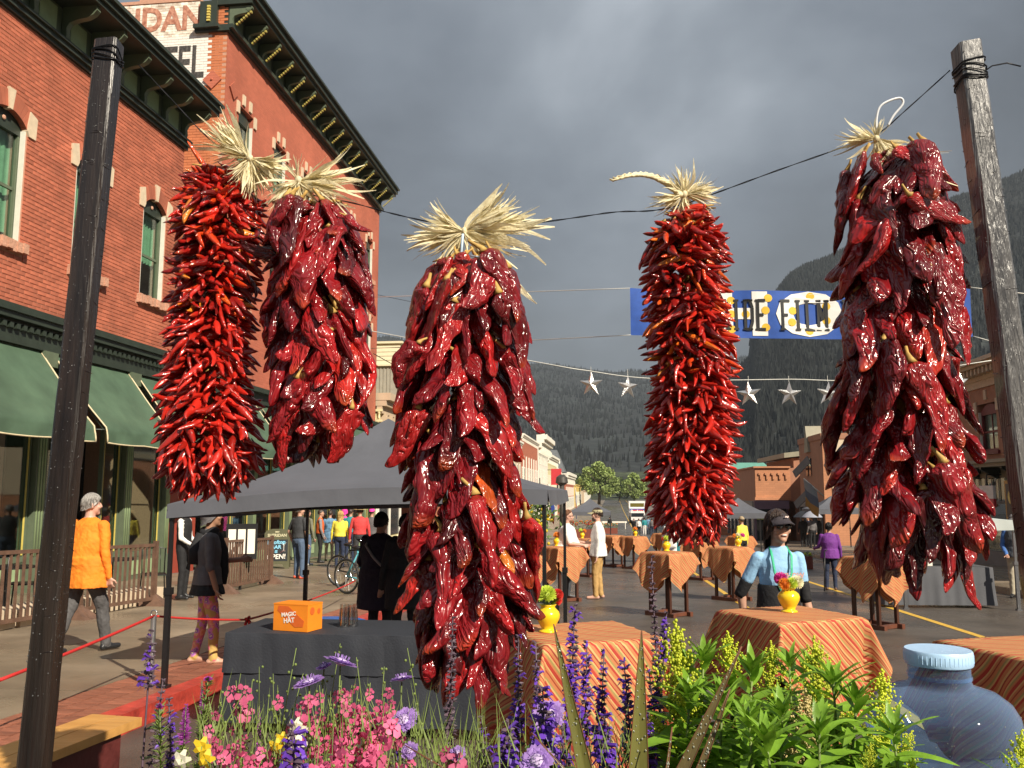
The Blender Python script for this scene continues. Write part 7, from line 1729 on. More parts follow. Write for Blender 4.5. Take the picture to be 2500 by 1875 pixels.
mb = MB(); mb.rings([[A(z)+Vector((rx*S_*cos(2*pi*i/28)*(1+.02*sin(i*3+z*40)), ry*S_*sin(2*pi*i/28), 0)) for i in range(28)] for z, rx, ry in ((.684,.084,.070),(.676,.089,.074),(.62,.090,.075),(.56,.098,.080),(.48,.118,.095),(.40,.124,.102))],0,False); mb.build('apron', c_black, bw_, 180)
green_rib = cl('green_ribbon', (.04,.45,.24), .6); mb = MB(); f_ = lambda x, z, y: A(z)+Vector((x*S_, y*S_, 0))
for s2 in (-1,1): mb.tube([f_(s2*.036,.845,-.005), f_(s2*.042,.81,-.055), f_(s2*.036,.74,-.074), f_(s2*.018,.68,-.076), f_(.0,.64,-.080)], .0052*S_, 6, 0, .35)
mb.tube([f_(0,.625,-.091), f_(0,.585,-.096)], .006*S_, 6, 0, .5); ly_ = mb.build('lanyard', green_rib, bw_, 180)
mb = MB(); q = f_(.002,.555,-.100); mb.cbox(q, (.05*S_,.003,.062*S_)); bd_ = mb.build('badge', white_print, ly_); mb = MB(); mb.cbox(q+Vector((0,-.003,-.014*S_)), (.046*S_,.002,.030*S_)); mb.build('badge_print', blue_tray, bd_)
me = text_mesh('SHOW', .052, cl('shirt_print', (.55,.30,.25)), bold=.0016, ext=.001); inst('lettering', me, bw_, Matrix.Translation(f_(.046,.725,-.0715)) @ FACE_NEAR @ Matrix.Rotation(.22,4,'Y'))
me = text_mesh('~', .06, cl('cap_print', (.7,.55,.5)), bold=.002, ext=.001); inst('emblem', me, bw_, Matrix.Translation(bi['hd'](0.012,-.062,.045)) @ Matrix.Rotation(.55,4,'Z') @ FACE_NEAR)
pj, pi_ = person('woman in a purple jacket and jeans walking with a black stick', pr_(2030,1441), D(168), 1.56, ms(c_purple, c_navy, c_brown, skin_f), hem=.47, loose=1.18, bulk=1.06, vox=.011, face=False, hair='mid', hairm=hair_black, arms=(((-.22,-.05,-1),(-.1,-.3,-1)),((.3,-.1,-1),(.35,-.9,-.2))))
p0 = aty(2012,1360,20.9); q0_ = Vector((p0.x-.05,20.8,road_z(20.8))); mb = MB(); mb.tube([q0_, q0_+Vector((.07,.1,.9))], .014, 6); mb.tube([q0_+Vector((.07,.1,.9)), q0_+Vector((.12,.1,.93))], .014, 6); tag(mb.build('walking_stick', black_paint, None, 180, q0_), 'black walking stick beside the purple jacket', 'stick')
person('person in a yellow top with a black bag behind the far table on the right', (aty(1812,1300,29.5).x, 29.5, road_z(29.5)), D(-140), 1.72, ms(c_yel, c_black, c_shoe, skin_f), vox=.015, hat='cap', hatm=cl('tan_cap', (.35,.27,.17)), loose=1.12)
person('man in a white front cap, blue jacket and pale trousers at the right edge', pr_(2487,1460), D(-25), 1.74, ms(cl('grey_pullover', (.06,.065,.075)), c_khaki, c_shoe, skin_f, sleeve=c_bjk), loose=1.15, hem=.49, arms=(((-.2,0,-1),(.25,-.6,-.6)),((.2,0,-1),(-.2,-.6,-.7))), hat='cap', hatm=cl('grey_cap', (.16,.15,.15)), vox=.011)
for k_, (px, py, m1, m2, lb) in enumerate(((1548,1309,c_black,c_navy,'dark coated person at the left end of the far street crowd'),(1560,1310,c_white,c_black,'person in white with a red bag in the far street crowd'),(1574,1309,c_teal,c_white,'person in teal with a dark backpack in the far street crowd'),(1583,1307,c_plaid,c_jeans,'person in blue plaid in the far street crowd'),(1592,1310,c_dgrey,c_navy,'grey coated person in the far street crowd'),(1601,1308,c_purple,c_navy,'person in purple at the right end of the far street crowd'),(1489,1303,c_black,c_jeans,'dark jacketed person in jeans right of the visor man'))):
    person(lb, pr_(px,py), D(170+rnd(-40,40)), rnd(1.66,1.84), ms(m1, m2, c_shoe, skin_f), vox=.022, hair=random.choice(['short','mid']), hairm=random.choice([hair_brown, hair_black, hair_grey]), loose=1.12, face=False, group='far people in the street')
for k_, (px, py, m1, m2, lb) in enumerate(((1640,1404,c_white,c_white,'person in white behind the middle table, left of the turquoise one'),(1661,1404,c_teal,c_white,'person in white trousers and turquoise top behind the middle table'))):
    person(lb, pr_(px,py), D(150+k_*60), 1.72, ms(m1, m2, c_shoe, skin_f), vox=.017, hem=.3, loose=1.1, face=False)
umb_dark = mat('black_umbrella_cloth', (.02,.02,.024), .5, .1, 5); umb_pale = mat('pale_umbrella_cloth', (.42,.44,.52), .5, .1, 5, trans=.3)
for k_, (px, py, m1, lb, um, ulb) in enumerate(((1963,1336,c_black,'dark figure under the black umbrella by the right shops',umb_dark,'black umbrella held open by the right shops'),(1985,1338,c_dgrey,'dark figure under the pale umbrella by the right shops',umb_pale,'pale lilac umbrella held open by the right shops'),(2003,1336,c_black,'dark figure right of the pale umbrella',None,''),(1976,1332,c_navy,'navy figure between the two umbrellas',None,''))):
    p = onroad(px, py, .15); p = Vector((p.x, p.y, SZ(p.y))); person(lb, p, D(160+40*k_), 1.7, ms(m1, c_black, c_shoe, skin_f), vox=.02, loose=1.15, face=False)
    if um:
        u = thing('umbrella', ulb, 'umbrella', p + Vector((0,-.1,1.35))); mb = MB(); n_ = 16
        mb.rings([[Vector((r_*cos(2*pi*j/n_)*(1-.04*(j%2)), r_*sin(2*pi*j/n_)*(1-.04*(j%2)), .62-.34*(r_/.55)**2)) for j in range(n_)] for r_ in (.01,.15,.3,.42,.55)], 0, False); mb.build('canopy', um, u, 40); mb = MB(); mb.tube([(0,0,-.3),(0,0,.66)], .008, 6); mb.build('shaft', black_paint, u, 180)
for k_, (px, py, m1, lb) in enumerate(((1262,1312,c_black,'dark haired person left of the hanging basket'),(1278,1314,cl('beige_top', (.5,.36,.28)),'person in a beige top by the hanging basket'),(1335,1300,c_white,'pale figure behind the heavy man in white'),(1352,1292,cl('brown_wrap', (.2,.13,.08)),'person in brown between the two talking men'))):
    person(lb, pr_(px,py), D(100*k_), 1.72, ms(m1, c_navy, c_shoe, skin_f), vox=.02, loose=1.1, face=False, hair='mid', hairm=hair_brown)
# grow every body surface in one go, then give each face the material of the limb or garment it belongs to
bpy.context.view_layer.update()
dg = bpy.context.evaluated_depsgraph_get()
done = [(o, bpy.data.meshes.new_from_object(o.evaluated_get(dg)), pr, m_, fo) for o, pr, m_, fo in PEOPLE]
for o, me, pr, mm, fo in done:
    o.modifiers.clear(); old = o.data; o.data = me; bpy.data.meshes.remove(old); me.name = 'body'
    nv = len(me.vertices); co = np.empty(nv*3); me.vertices.foreach_get('co', co); co = co.reshape(-1,3)
    regs = sorted({p[5] for p in pr}); keys = [r_ for r_ in regs]; best = np.full(nv, 1e9); reg = np.zeros(nv, int)
    for p in pr:
        if p[0] == 'e': d = (np.linalg.norm((co-np.array(p[1]))/np.array(p[3]),axis=1)-1)*min(p[3])
        else:
            a, b = np.array(p[1]), np.array(p[2]); ab = b-a; t = np.clip(((co-a)@ab)/max(ab@ab,1e-9),0,1); q = co-(a+t[:,None]*ab)
            if p[0] == 'c': d = np.linalg.norm(q,axis=1)-(p[3]+(p[4]-p[3])*t)
            else: d = np.maximum((np.sqrt((q[:,0]/p[3])**2+(q[:,1]/p[4])**2)-1)*min(p[3],p[4]), -.006) + 1.6*np.abs(q[:,2])
        s = d < best; best[s] = d[s]; reg[s] = keys.index(p[5])
    if fo:
        no = np.empty(nv*3); me.vertices.foreach_get('normal', no); no = no.reshape(-1,3)
        clm = np.array([k_ not in ('skin','shoes') for k_ in keys])[reg]
        for i in np.nonzero(clm)[0]:
            x, y, z = co[i]; co[i] += no[i]*(fo*(mnoise.noise(Vector((x*13+z*5, y*13, z*9)))) + fo*.5*mnoise.noise(Vector((x*30, y*30-z*14, z*22))))
        me.vertices.foreach_set('co', co.ravel())
    me.materials.clear()
    for k_ in keys: me.materials.append(mm[k_])
    npoly = len(me.polygons); ls = np.empty(npoly, int); me.polygons.foreach_get('loop_start', ls); vi = np.empty(len(me.loops), int); me.loops.foreach_get('vertex_index', vi)
    me.polygons.foreach_set('material_index', reg[vi[ls]].astype(np.int32)); me.polygons.foreach_set('use_smooth', np.ones(npoly, bool)); me.update()
# things in hands and odds and ends near the people
o = MB().cbox((0,0,0),(.22,.02,.3)).build('paper_sheets', white_paint, None); o.location = wt.location + Vector((.38,-.12,.86)); o.rotation_euler = (.1,.3,.4); tag(o, 'white papers held by the waiter', 'papers')
bkt = mat('blue_cooler_plastic', (.05,.14,.42), .3, .1, 5, trans=.2); bq = onroad(1313,1400,0); bq = Vector((bq.x,bq.y,road_z(bq.y)))
st_ = thing('plastic_stool', 'bright blue plastic stool under the water cooler', 'stool', bq); mb = MB()
for sx in (-1,1):
    for sy in (-1,1): mb.bar((sx*.24,sy*.24,0),(sx*.13,sy*.13,.5),.05,.05)
mb.box((-.16,-.16,.5),(.16,.16,.54)); mb.build('frame', blue_tray, st_)
wc = thing('water_cooler', 'dark blue water cooler standing on the bright blue stool', 'water cooler', bq+Vector((0,0,.54))); mb = MB(); mb.lathe([(.15,0),(.17,.1),(.165,.32),(.15,.42),(.08,.47),(.08,.52),(.02,.53)], 18); mb.build('body', bkt, wc, 50)
for k_, (dx, c_) in enumerate(((0,(.02,.03,.10)),(.09,(.03,.02,.05)),(.17,(.02,.04,.02)))):
    b_ = aty(1292+8*k_, 1402, 9.9); bo = thing('wine_bottle', ['dark wine bottle nearest the longest chile string','middle dark wine bottle of the three by the longest chile string','rightmost dark wine bottle by the longest chile string'][k_], 'bottle', (b_.x, 9.9, road_z(9.9)+.74)); mb = MB(); mb.lathe([(.036,0),(.037,.18),(.016,.23),(.014,.30)], 12); mb.build('body', mat('bottle_glass', (.012,.015,.03), .1, .1, 5), bo, 50); mb = MB(); mb.lathe([(.0155,.25),(.0155,.305),(.002,.307)], 12); mb.build('capsule', white_print if k_ < 2 else blue_tray, bo, 50)
sbt = thing('side_table', 'small dark table carrying the wine bottles under the tent', 'table', (aty(1292,1402,9.9).x, 9.95, road_z(9.9))); q = MB(); q.box((-.35,-.3,.70),(.35,.3,.74)); q.build('tabletop', black_paint, sbt)
for sx in (-1,1):
    for sy in (-1,1): q = MB(); q.box((sx*.3-.02,sy*.25-.02,0),(sx*.3+.02,sy*.25+.02,.70)); q.build('leg', black_paint, sbt)
# planters, barrier and vehicles far down the street
terra = mat('red_planter', (.20,.05,.03), .6, .15, 4); mixleaf = mat('planter_leaves', (.10,.16,.04), .6, .3, 5, trans=.25, island=.4)
def planter(lab, x, y, wd, h, cols, hh=.5, n=160):
    p = thing('flower_planter', lab, 'planter', (x,y,road_z(y))); q = MB(); q.box((-wd/2,-.25,0),(wd/2,.25,h)); q.build('box', terra, p); mb = MB()
    for i in range(n):
        c = Vector((rnd(-wd/2,wd/2), rnd(-.25,.25), h+rnd(0,hh))); a = Vector((random.gauss(0,1),random.gauss(0,1),random.gauss(0,1))).normalized()*.09; b_ = a.orthogonal().normalized()*.04; mb.add([c-a,c+b_,c+a,c-b_],[(0,1,2,3)])
    f_ = mb.build('foliage', mixleaf, p); setting(f_, 'stuff')
    for c_ in cols:
        mb = MB()
        for i in range(n//6): mb.ball((rnd(-wd/2,wd/2), rnd(-.3,.1), h+hh*rnd(.5,1.05)), .055, 6, 4)
        f_ = mb.build('blossom', pet[c_], p, 180); setting(f_, 'stuff')
q = pr_(1424,1316); planter('red planter box full of orange flowers behind the heavy man', q.x, q.y, 2.2, .8, ('orange','red'), .7)
q = pr_(1478,1306); planter('far planter box of orange and cream flowers by the barrier', q.x, q.y, 2.6, .6, ('cream','orange'), .5)
planter('low planter of wild flowers left of the heavy man, behind the tent leg', -2.9, 19.0, 1.2, .55, ('magenta','yellow'), 1.0, 260)
q = pr_(1955,1388); planter('dark red planter box right of the woman in blue', q.x, q.y, .7, .42, ('lime',), .1, 30)
hb_ = thing('hanging_basket', 'hanging flower basket with yellow blooms left of the tent corner', 'hanging basket', aty(1318,1252,30)); mb = MB()
for i in range(240):
    c = Vector((random.gauss(0,.28),random.gauss(0,.28),random.gauss(-.1,.38))); a = Vector((random.gauss(0,1),random.gauss(0,1),random.gauss(0,1))).normalized()*.11; b_ = a.orthogonal().normalized()*.05; mb.add([c-a,c+b_,c+a,c-b_],[(0,1,2,3)])
setting(mb.build('foliage', mixleaf, hb_), 'stuff'); mb = MB(); 
for i in range(22): mb.ball((random.gauss(0,.25),-.3,random.gauss(-.1,.3)), .06, 6, 4)
setting(mb.build('blossom', pet['yellow'], hb_, 180), 'stuff'); mb = MB(); mb.tube([(0,0,.2),(0,0,1.2)], .02, 5); mb.build('hanger', black_paint, hb_)
lamp_m = mat('dark_lamp_post', (.05,.045,.04), .5, .2, 5)
lp = thing('street_lamp', 'weathered dark post topped by a lantern before the turret building', 'street lamp', (aty(1372,1250,95).x, 95, road_z(95)+.15)); mb = MB(); mb.tube([(0,0,0),(0,0,5.0)], .28, 8); mb.build('post', lamp_m, lp, 180); mb = MB(); mb.lathe([(.3,5.0),(.7,5.3),(.6,5.9),(.2,6.2)], 10); mb.build('lantern', lamp_m, lp, 40)
sgb = thing('projecting_sign', 'red projecting sign on the turret building', 'sign', aty(1358,1164,150)); q = MB(); q.box((-.9,-.1,-1.4),(.9,.1,1.4)); q.build('panel', sign_red, sgb); q = MB(); q.bar((-.9,0,1.2),(-2.0,0,1.2),.1,.1); q.build('bracket', black_paint, sgb)
# barrier
brr = thing('road_barrier', 'white board barrier across the far street', 'barrier', pr_(1500,1300)); q = MB(); q.box((-1.6,-.03,.75),(1.6,.03,.95)); q.build('board', white_paint, brr)
for sx in (-1.4,1.4): q = MB(); q.bar((sx,-.3,0),(sx,0,.95),.06,.06); q.bar((sx,.3,0),(sx,0,.95),.06,.06); q.build('trestle', white_paint, brr)
car_glass = mat('car_glass', (.02,.025,.03), .08, 0, 1, spec=.8)
def car(lab, p, rz, c_, kind='car'):
    v = thing('parked_car', lab, 'car', p, rz); paint = mat('car_paint_%d' % int(c_[0]*100), c_, .25, .03, 3, coat=.5)
    prof = [(-2.2,.35),(-2.25,.75),(-2.0,.95),(-1.2,1.0),(-.7,1.45),(.9,1.48),(1.6,1.0),(2.2,.92),(2.25,.5),(2.15,.35)]
    q = MB(); q.prism(prof, -.85, .85, lambda u, v_, w_: (w_, u, v_)); q.build('body', paint, v, 30)
    q = MB(); q.add([(-.75,-1.24,1.03),(.75,-1.24,1.03),(.62,-.78,1.42),(-.62,-.78,1.42)], [(0,1,2,3)]); q.box((-.868,-.65,1.03),(.868,.9,1.40)); q.build('windscreen', car_glass, v)
    for sx in (-.8,.8):
        for yy in (-1.4,1.4):
            q = MB(); q.tube([(sx-.1,yy,.33),(sx+.1,yy,.33)], .33, 14); q.build('wheel', tyre, v, 50)
    for sx in (-.62,.62): q = MB(); q.cbox((sx,-2.26,.72),(.3,.06,.14)); q.build('headlight', chrome, v)
    q = MB(); q.cbox((0,-2.27,.6),(.8,.05,.16)); q.build('grille', black_paint, v); return v
car('dark red car facing the crowd at the end of the street', pr_(1503,1276), 0, (.22,.04,.04)); car('silver car left behind the far grey tent', pr_(1415,1274), .1, (.45,.46,.47)); car('small grey car climbing the far road', pr_(1502,1256), 0, (.25,.27,.28))
car('pale car parked at the left of the far road', pr_(1490,1246), .2, (.5,.5,.48))
tk = thing('box_truck', 'white rental box truck with a blue lettered front facing the crowd', 'truck', Vector((aty(1556,1262,135).x, 135, road_z(135)))); tw = mat('truck_white', (.78,.78,.77), .4, .05, 3)
tb_ = (aty(1556,1224,135).z - road_z(135))
q = MB(); q.box((-1.25,0,1.0),(1.25,5.5,tb_)); bxo = q.build('box_body', tw, tk); q = MB(); q.box((-1.05,-.02,tb_-.85),(1.05,-.0,tb_-.28)); q.build('front_window', mat('olive_panel', (.12,.10,.02), .3, .1, 3), bxo)
q = MB(); q.box((-1.2,-.9,1.6),(1.2,-.02,tb_-1.0)); q.box((-1.0,-1.6,.5),(1.0,-.02,1.6)); cb_ = q.build('cab', tw, tk); q = MB(); q.box((-1.15,-.93,1.8),(1.15,-.905,tb_-1.1)); sgp = q.build('front_panel', ban_blue, cb_); q = MB(); q.box((-.9,-.95,1.85),(.9,-.935,2.05)); q.build('red_band', sign_red, sgp)
text('lettering', 'Budget', .75, sign_white, sgp, Matrix.Translation((0,-.95,tb_-1.55)) @ FACE_NEAR, bold=.02, ext=.01)
q = MB(); q.box((-.95,-1.63,1.0),(.95,-1.60,1.55)); q.build('windscreen', car_glass, cb_)
for sx in (-1.0,1.0):
    for yy in (-.8,4.2): q = MB(); q.tube([(sx-.15,yy,.45),(sx+.15,yy,.45)], .45, 14); q.build('wheel', tyre, tk, 50)
# ================================================================== FLOWERS IN THE FOREGROUND
random.seed(91)
green = mat('flower_stem_green', (.16,.22,.05), .55, .3, 12, rand=.25, trans=.15); green_d = mat('salvia_leaf', (.06,.11,.035), .55, .3, 12, rand=.3, trans=.2); gold_leaf = mat('goldenrod_leaf', (.22,.40,.035), .42, .22, 7, .2, 30, rand=.25, trans=.32, coat=.15)
gold_fl = mat('goldenrod_bloom', (.66,.72,.05), .6, .2, 40, rand=.15, trans=.3); tan_fl = mat('dry_tan_bloom', (.48,.38,.16), .7, .2, 40, rand=.1); yel_fl = mat('yellow_bloom', (.80,.56,.02), .6, .1, 30, trans=.3)
pink_fl = mat('pink_bloom', (.66,.075,.22), .55, .25, 30, rand=.28, trans=.38, c2=(.78,.17,.33)); purple_fl = mat('violet_bloom', (.13,.045,.42), .5, .3, 30, rand=.3, trans=.3); calyx = mat('dark_calyx', (.085,.055,.075), .6, .3, 20, rand=.3); lilac_fl = mat('lilac_bloom', (.40,.24,.62), .55, .15, 30, rand=.12, trans=.35); magenta_fl = mat('magenta_spike', (.36,.05,.36), .55, .2, 30, rand=.15, trans=.3); white_fl = mat('white_bloom', (.80,.78,.62), .55, .05, 30, trans=.3)
flax = mat('flax_blade', (.125,.125,.030), .35, .22, 4, .15, 50, stretch=(1,1,.1), trans=.15, c2=(.20,.19,.05), coat=.2); flax_r = mat('bronze_flax_blade', (.11,.085,.035), .35, .25, 4, .15, 50, stretch=(1,1,.1), trans=.12, coat=.2); dew = mat('dew_drop', (.25,.26,.2), .03, 0, 1, spec=1, coat=1)
# leaves and florets, shared
def leaf_mesh(name, L_, W_, arch, m, fold=.25, n=7, tw=0.0):
    P = [[],[],[]]
    for i in range(n+1):
        t = i/n; w_ = W_*(sin(pi*min(1,t*.96+.04)**.75))*(.9 if t < .05 else 1); a = arch*t; x = L_*(sin(a)/max(arch,.01)); z = -L_*(1-cos(a))/max(arch,.01)
        c = Vector((0, x, z)); wv = .12*W_*sin(t*9)
        P[0].append(c + Vector((-w_, 0, fold*w_+wv))); P[1].append(c); P[2].append(c + Vector((w_, 0, fold*w_-wv)))
    mb = MB(); mb.grid(P); return mb.mesh(name, m, 180)          # grows along +y, droops down
GL = [leaf_mesh('leaf', .098*s_, .0092*k_, a_, gold_leaf, tw=0) for s_, k_, a_ in ((1,1,.5),(1.15,.9,.9),(.9,1.15,.7),(1.05,1.0,1.3),(.7,.85,.3))]
SL = [leaf_mesh('leaf', .04*s_, .009*k_, a_, green_d) for s_, k_, a_ in ((1,1,.5),(1.2,.9,.9),(.9,1.2,.8))]
NLf = [leaf_mesh('leaf', .04*s_, .0028, a_, green) for s_, a_ in ((1,.4),(1.3,.7))]
def aim(p, az, el, s, roll=0.0): return Matrix.Translation(p) @ Matrix.Rotation(az,4,'Z') @ Matrix.Rotation(el,4,'X') @ Matrix.Rotation(roll,4,'Y') @ Matrix.Scale(s,4)
def stem(mb, a, b, r0, r1, bow=.02, n=7):
    a, b = Vector(a), Vector(b); o = Vector((rnd(-1,1), rnd(-1,1), 0))*bow; mb.tube([a.lerp(b,i/n)+o*sin(pi*i/n) for i in range(n+1)], [r0+(r1-r0)*i/n for i in range(n+1)], 6)
    return lambda t: a.lerp(b,t)+o*sin(pi*t)
def pelt(): # one pink two-lipped flower
    mb = MB()
    for a, s_, w_ in ((90,.7,.8),(40,.8,.8),(140,.8,.8),(215,1,1.0),(270,1.25,1.3),(325,1,1.0)):
        a += rnd(-14,14); s_ *= rnd(.75,1.2); d_ = Vector((cos(radians(a)), rnd(-.5,.35), sin(radians(a)))); s2 = Vector((-d_.z,0,d_.x)); c = d_*.004; R0 = .0115*s_; w2 = .0058*w_
        mb.add([c, c+d_*R0*.55+s2*w2+Vector((0,-.002,0)), c+d_*R0+s2*w2*.5+Vector((0,.0005,0)), c+d_*R0-s2*w2*.5+Vector((0,.001,0)), c+d_*R0*.55-s2*w2+Vector((0,-.0025,0))], [(0,1,2,3,4)])
    mb.tube([(0,.010,.001),(0,.0,0)], [.0012,.003], 5); return mb.mesh('flower', pink_fl, 30)
PK = [pelt() for _ in range(6)]
def sal_f():
    mb = MB(); mb.tube([(0,0,0),(0,-.006,.003),(0,-.011,.0065),(0,-.014,.005)], [.0016,.0026,.0022,.0006], 5); mb.add([(-.0035,-.010,.0005),(0,-.008,.001),(.0035,-.010,.0005),(.0022,-.0155,-.003),(-.0022,-.0155,-.003)], [(0,1,2,3,4)]); return mb.mesh('flower', purple_fl, 40)
def cal_f():
    mb = MB(); mb.tube([(0,0,0),(0,-.004,.002),(0,-.0085,.0035)], [.001,.0026,.0008], 5); mb.add([(-.002,-.004,.001),(.002,-.004,.001),(0,-.011,-.001)], [(0,1,2)]); return mb.mesh('calyx', calyx, 40)
SF, CF = sal_f(), cal_f()
GZ = .72                                            # soil height of the raised planter in front of the lens
def root_of(p): return Vector((p.x + rnd(-.05,.05), p.y + rnd(-.04,.06), GZ))
def K2(x, y, d): return at(x*K, y*K, d)
def salvia(lab, x, y, d, ylow, flow=.6, dry=False, thick=1.0):
    tp = K2(x, y, d); bt = root_of(tp); b = thing('salvia_plant', lab, 'flower', bt, 0, 'violet flower spikes in the planter'); mb = MB(); f = stem(mb, (0,0,0), tp-bt, .0028, .0012, .012); mb.build('stem', calyx, b, 180)
    lo = K2(x, ylow, d).z; H_ = tp.z - bt.z; t0 = max(.1, (lo-bt.z)/H_); nw = max(6, int((1-t0)*H_/.0095))
    for i in range(nw):
        t = t0 + (1-t0)*i/(nw-1); p = f(t); u = i/(nw-1)
        for j in range(5 if u < .85 else 3):
            az = j*1.257 + i*.6 + rnd(-.3,.3); s_ = (1.15-.5*u)*thick*rnd(.75,1.2)
            inst('calyx', CF, b, aim(p, az, rnd(-.1,.5), s_))
            if not dry and random.random() < flow*(1.1-.8*u if u > .15 else .7): inst('flower', SF, b, aim(p + Vector((0,0,.002)), az, rnd(-.2,.5), s_*rnd(.8,1.1)))
    for i in range(8):
        t = rnd(.15,t0); inst('leaf', random.choice(SL), b, aim(f(t), rnd(0,6.28), rnd(-.1,.7), rnd(.7,1.3)))
    return b
for i, (lab, x, y, d, yl, fl, dry, th) in enumerate((
 ('dark dry salvia spike in front of the longest chile string',978,1335,1.50,1600,.05,True,1.2),
 ('salvia spike left of the front middle vase',1120,1375,1.55,1600,.45,False,1.1),
 ('salvia spike just right of the salvia below the longest chile tip',1157,1388,1.5,1600,.5,False,1.1),
 ('tallest violet salvia left of the long flax blade',1242,1308,1.5,1580,.55,False,1.3),
 ('violet salvia behind the tip of the long flax blade',1268,1388,1.55,1600,.6,False,1.2),
 ('violet salvia right of the tallest one',1305,1408,1.55,1620,.6,False,1.2),
 ('very tall dry grey salvia rising to the middle table',1407,1203,1.6,1560,.03,True,1.15),
 ('short violet tipped salvia by the goldenrod plume',1440,1322,1.6,1420,.8,False,1.1),
 ('dark violet salvia left of the upright flax blade',1348,1432,1.5,1630,.8,False,1.3),
 ('violet salvia right of the upright flax blade',1402,1452,1.55,1640,.7,False,1.2),
 ('violet salvia under the goldenrod plume',1462,1472,1.5,1630,.8,False,1.3),
 ('vivid thick violet salvia in the centre foreground',1172,1490,1.32,1650,.95,False,1.7),
 ('low violet salvia left of centre, beneath the chile tips',1098,1560,1.3,1660,.9,False,1.5),
 ('violet salvia at the bottom right of the long flax blade',1305,1548,1.32,1670,.95,False,1.5),
 ('violet salvia low behind the vivid thick one',1215,1560,1.42,1670,.6,False,1.2),
 ('salvia with one open violet whorl in front of the steel pole',328,1362,1.42,1480,.35,False,1.2),
 ('dark budded salvia beside the steel pole',352,1470,1.5,1640,.15,False,1.1),
 ('thick violet salvia among the pink flowers',632,1568,1.22,1680,.9,False,1.6),
 ('dark violet salvia right of the pink flowers',868,1560,1.5,1660,.6,False,1.2),
 ('thin violet salvia at the lower left',365,1510,1.4,1650,.4,False,1.0),
 ('salvia spike between the two low violet ones',1040,1548,1.45,1660,.4,False,1.1),
 ('violet spike at the foot of the upright flax blade',1395,1540,1.35,1660,.8,False,1.3))):
    salvia(lab, x, y, d, yl, fl, dry, th)
# pink flowers
def pinkplant(lab, tops, d, grp='pink flowers in the planter'):
    x0, y0 = tops[0][:2]; c = K2(x0, 1800, d); bt = Vector((c.x, c.y, GZ)); b = thing('pink_flower_plant', lab, 'flower', bt, 0, grp)
    for (x, y, nf) in tops:
        tp = K2(x, y, d + rnd(-.06,.06)); mb = MB(); f = stem(mb, (rnd(-.03,.03),rnd(-.03,.03),0), tp-bt, .0016, .0006, .03, 9); mb.build('stem', green, b, 180)
        for i in range(nf):
            t = 1-.22*random.random()-.015; p = f(t) + Vector((rnd(-.016,.016), rnd(-.018,.006), rnd(-.014,.008))); inst('flower', random.choice(PK), b, Matrix.Translation(p) @ Matrix.Rotation(rnd(-.9,.9),4,'Z') @ Matrix.Rotation(rnd(-.5,.3),4,'X') @ Matrix.Rotation(rnd(-.5,.5),4,'Y') @ Matrix.Scale(rnd(.55,1.05),4))
        mb = MB()
        for i in range(9):
            p = f(1-.25*random.random()) + Vector((rnd(-.006,.006),rnd(-.006,.006),0)); mb.ball(p, .0024, 5, 4)
        setting(mb.build('bud', green, b, 180), 'stuff')
        for i in range(5): inst('leaf', random.choice(NLf), b, aim(f(rnd(.3,.8)), rnd(0,6.28), rnd(0,.9), rnd(.8,1.4)))
    return b
PT_ = [('pink flowers with two heads right below the orange carton',[(738,1470,8),(755,1500,7),(770,1540,6),(715,1520,5)],1.35),('pink flowers left of the longest chile string',[(832,1472,9),(845,1520,9),(826,1555,7),(870,1590,6)],1.3),('pink flowers by the foot of the steel pole',[(478,1490,5),(545,1470,6),(520,1455,3),(490,1560,6)],1.38),('pink flowers at the left of the clump, over the yellow pansies',[(520,1570,8),(510,1600,7),(545,1620,7)],1.25),('pink flowers in the middle of the clump',[(600,1555,9),(650,1545,8),(640,1600,9),(580,1590,6)],1.3),('pink flowers low in the middle of the clump',[(690,1590,9),(720,1570,8),(745,1610,9),(700,1640,8)],1.22),('pink flowers under the lilac pincushion',[(690,1480,6),(660,1500,6),(790,1500,6),(810,1600,8)],1.35),('pink flowers right of the clump near the flat carton',[(900,1575,6),(885,1610,7),(905,1640,6),(850,1630,7)],1.28),('deep pink flower head alone right of the clump',[(978,1590,9),(974,1610,7)],1.3),('pink flowers at the very front of the clump',[(660,1640,9),(610,1645,8),(760,1650,8),(560,1650,7)],1.2),('tall pink stems with seed pods before the black cloth',[(640,1400,1),(735,1390,0),(590,1455,0),(830,1440,1)],1.42),('airy seed stems before the black cloth, left part',[(510,1470,0),(560,1440,0),(655,1455,0),(600,1480,2)],1.42),('airy curled seed stem near the longest chile string',[(880,1400,0),(770,1420,0),(700,1470,1)],1.4),('pink flowers scattered behind the clump',[(700,1505,7),(740,1525,7),(760,1480,6),(670,1530,6)],1.4),('pink flowers between the lilac pincushions',[(780,1545,8),(800,1475,5),(850,1560,8),(815,1525,6)],1.36)]
for lab, tops, d in PT_: pinkplant(lab, tops, d)
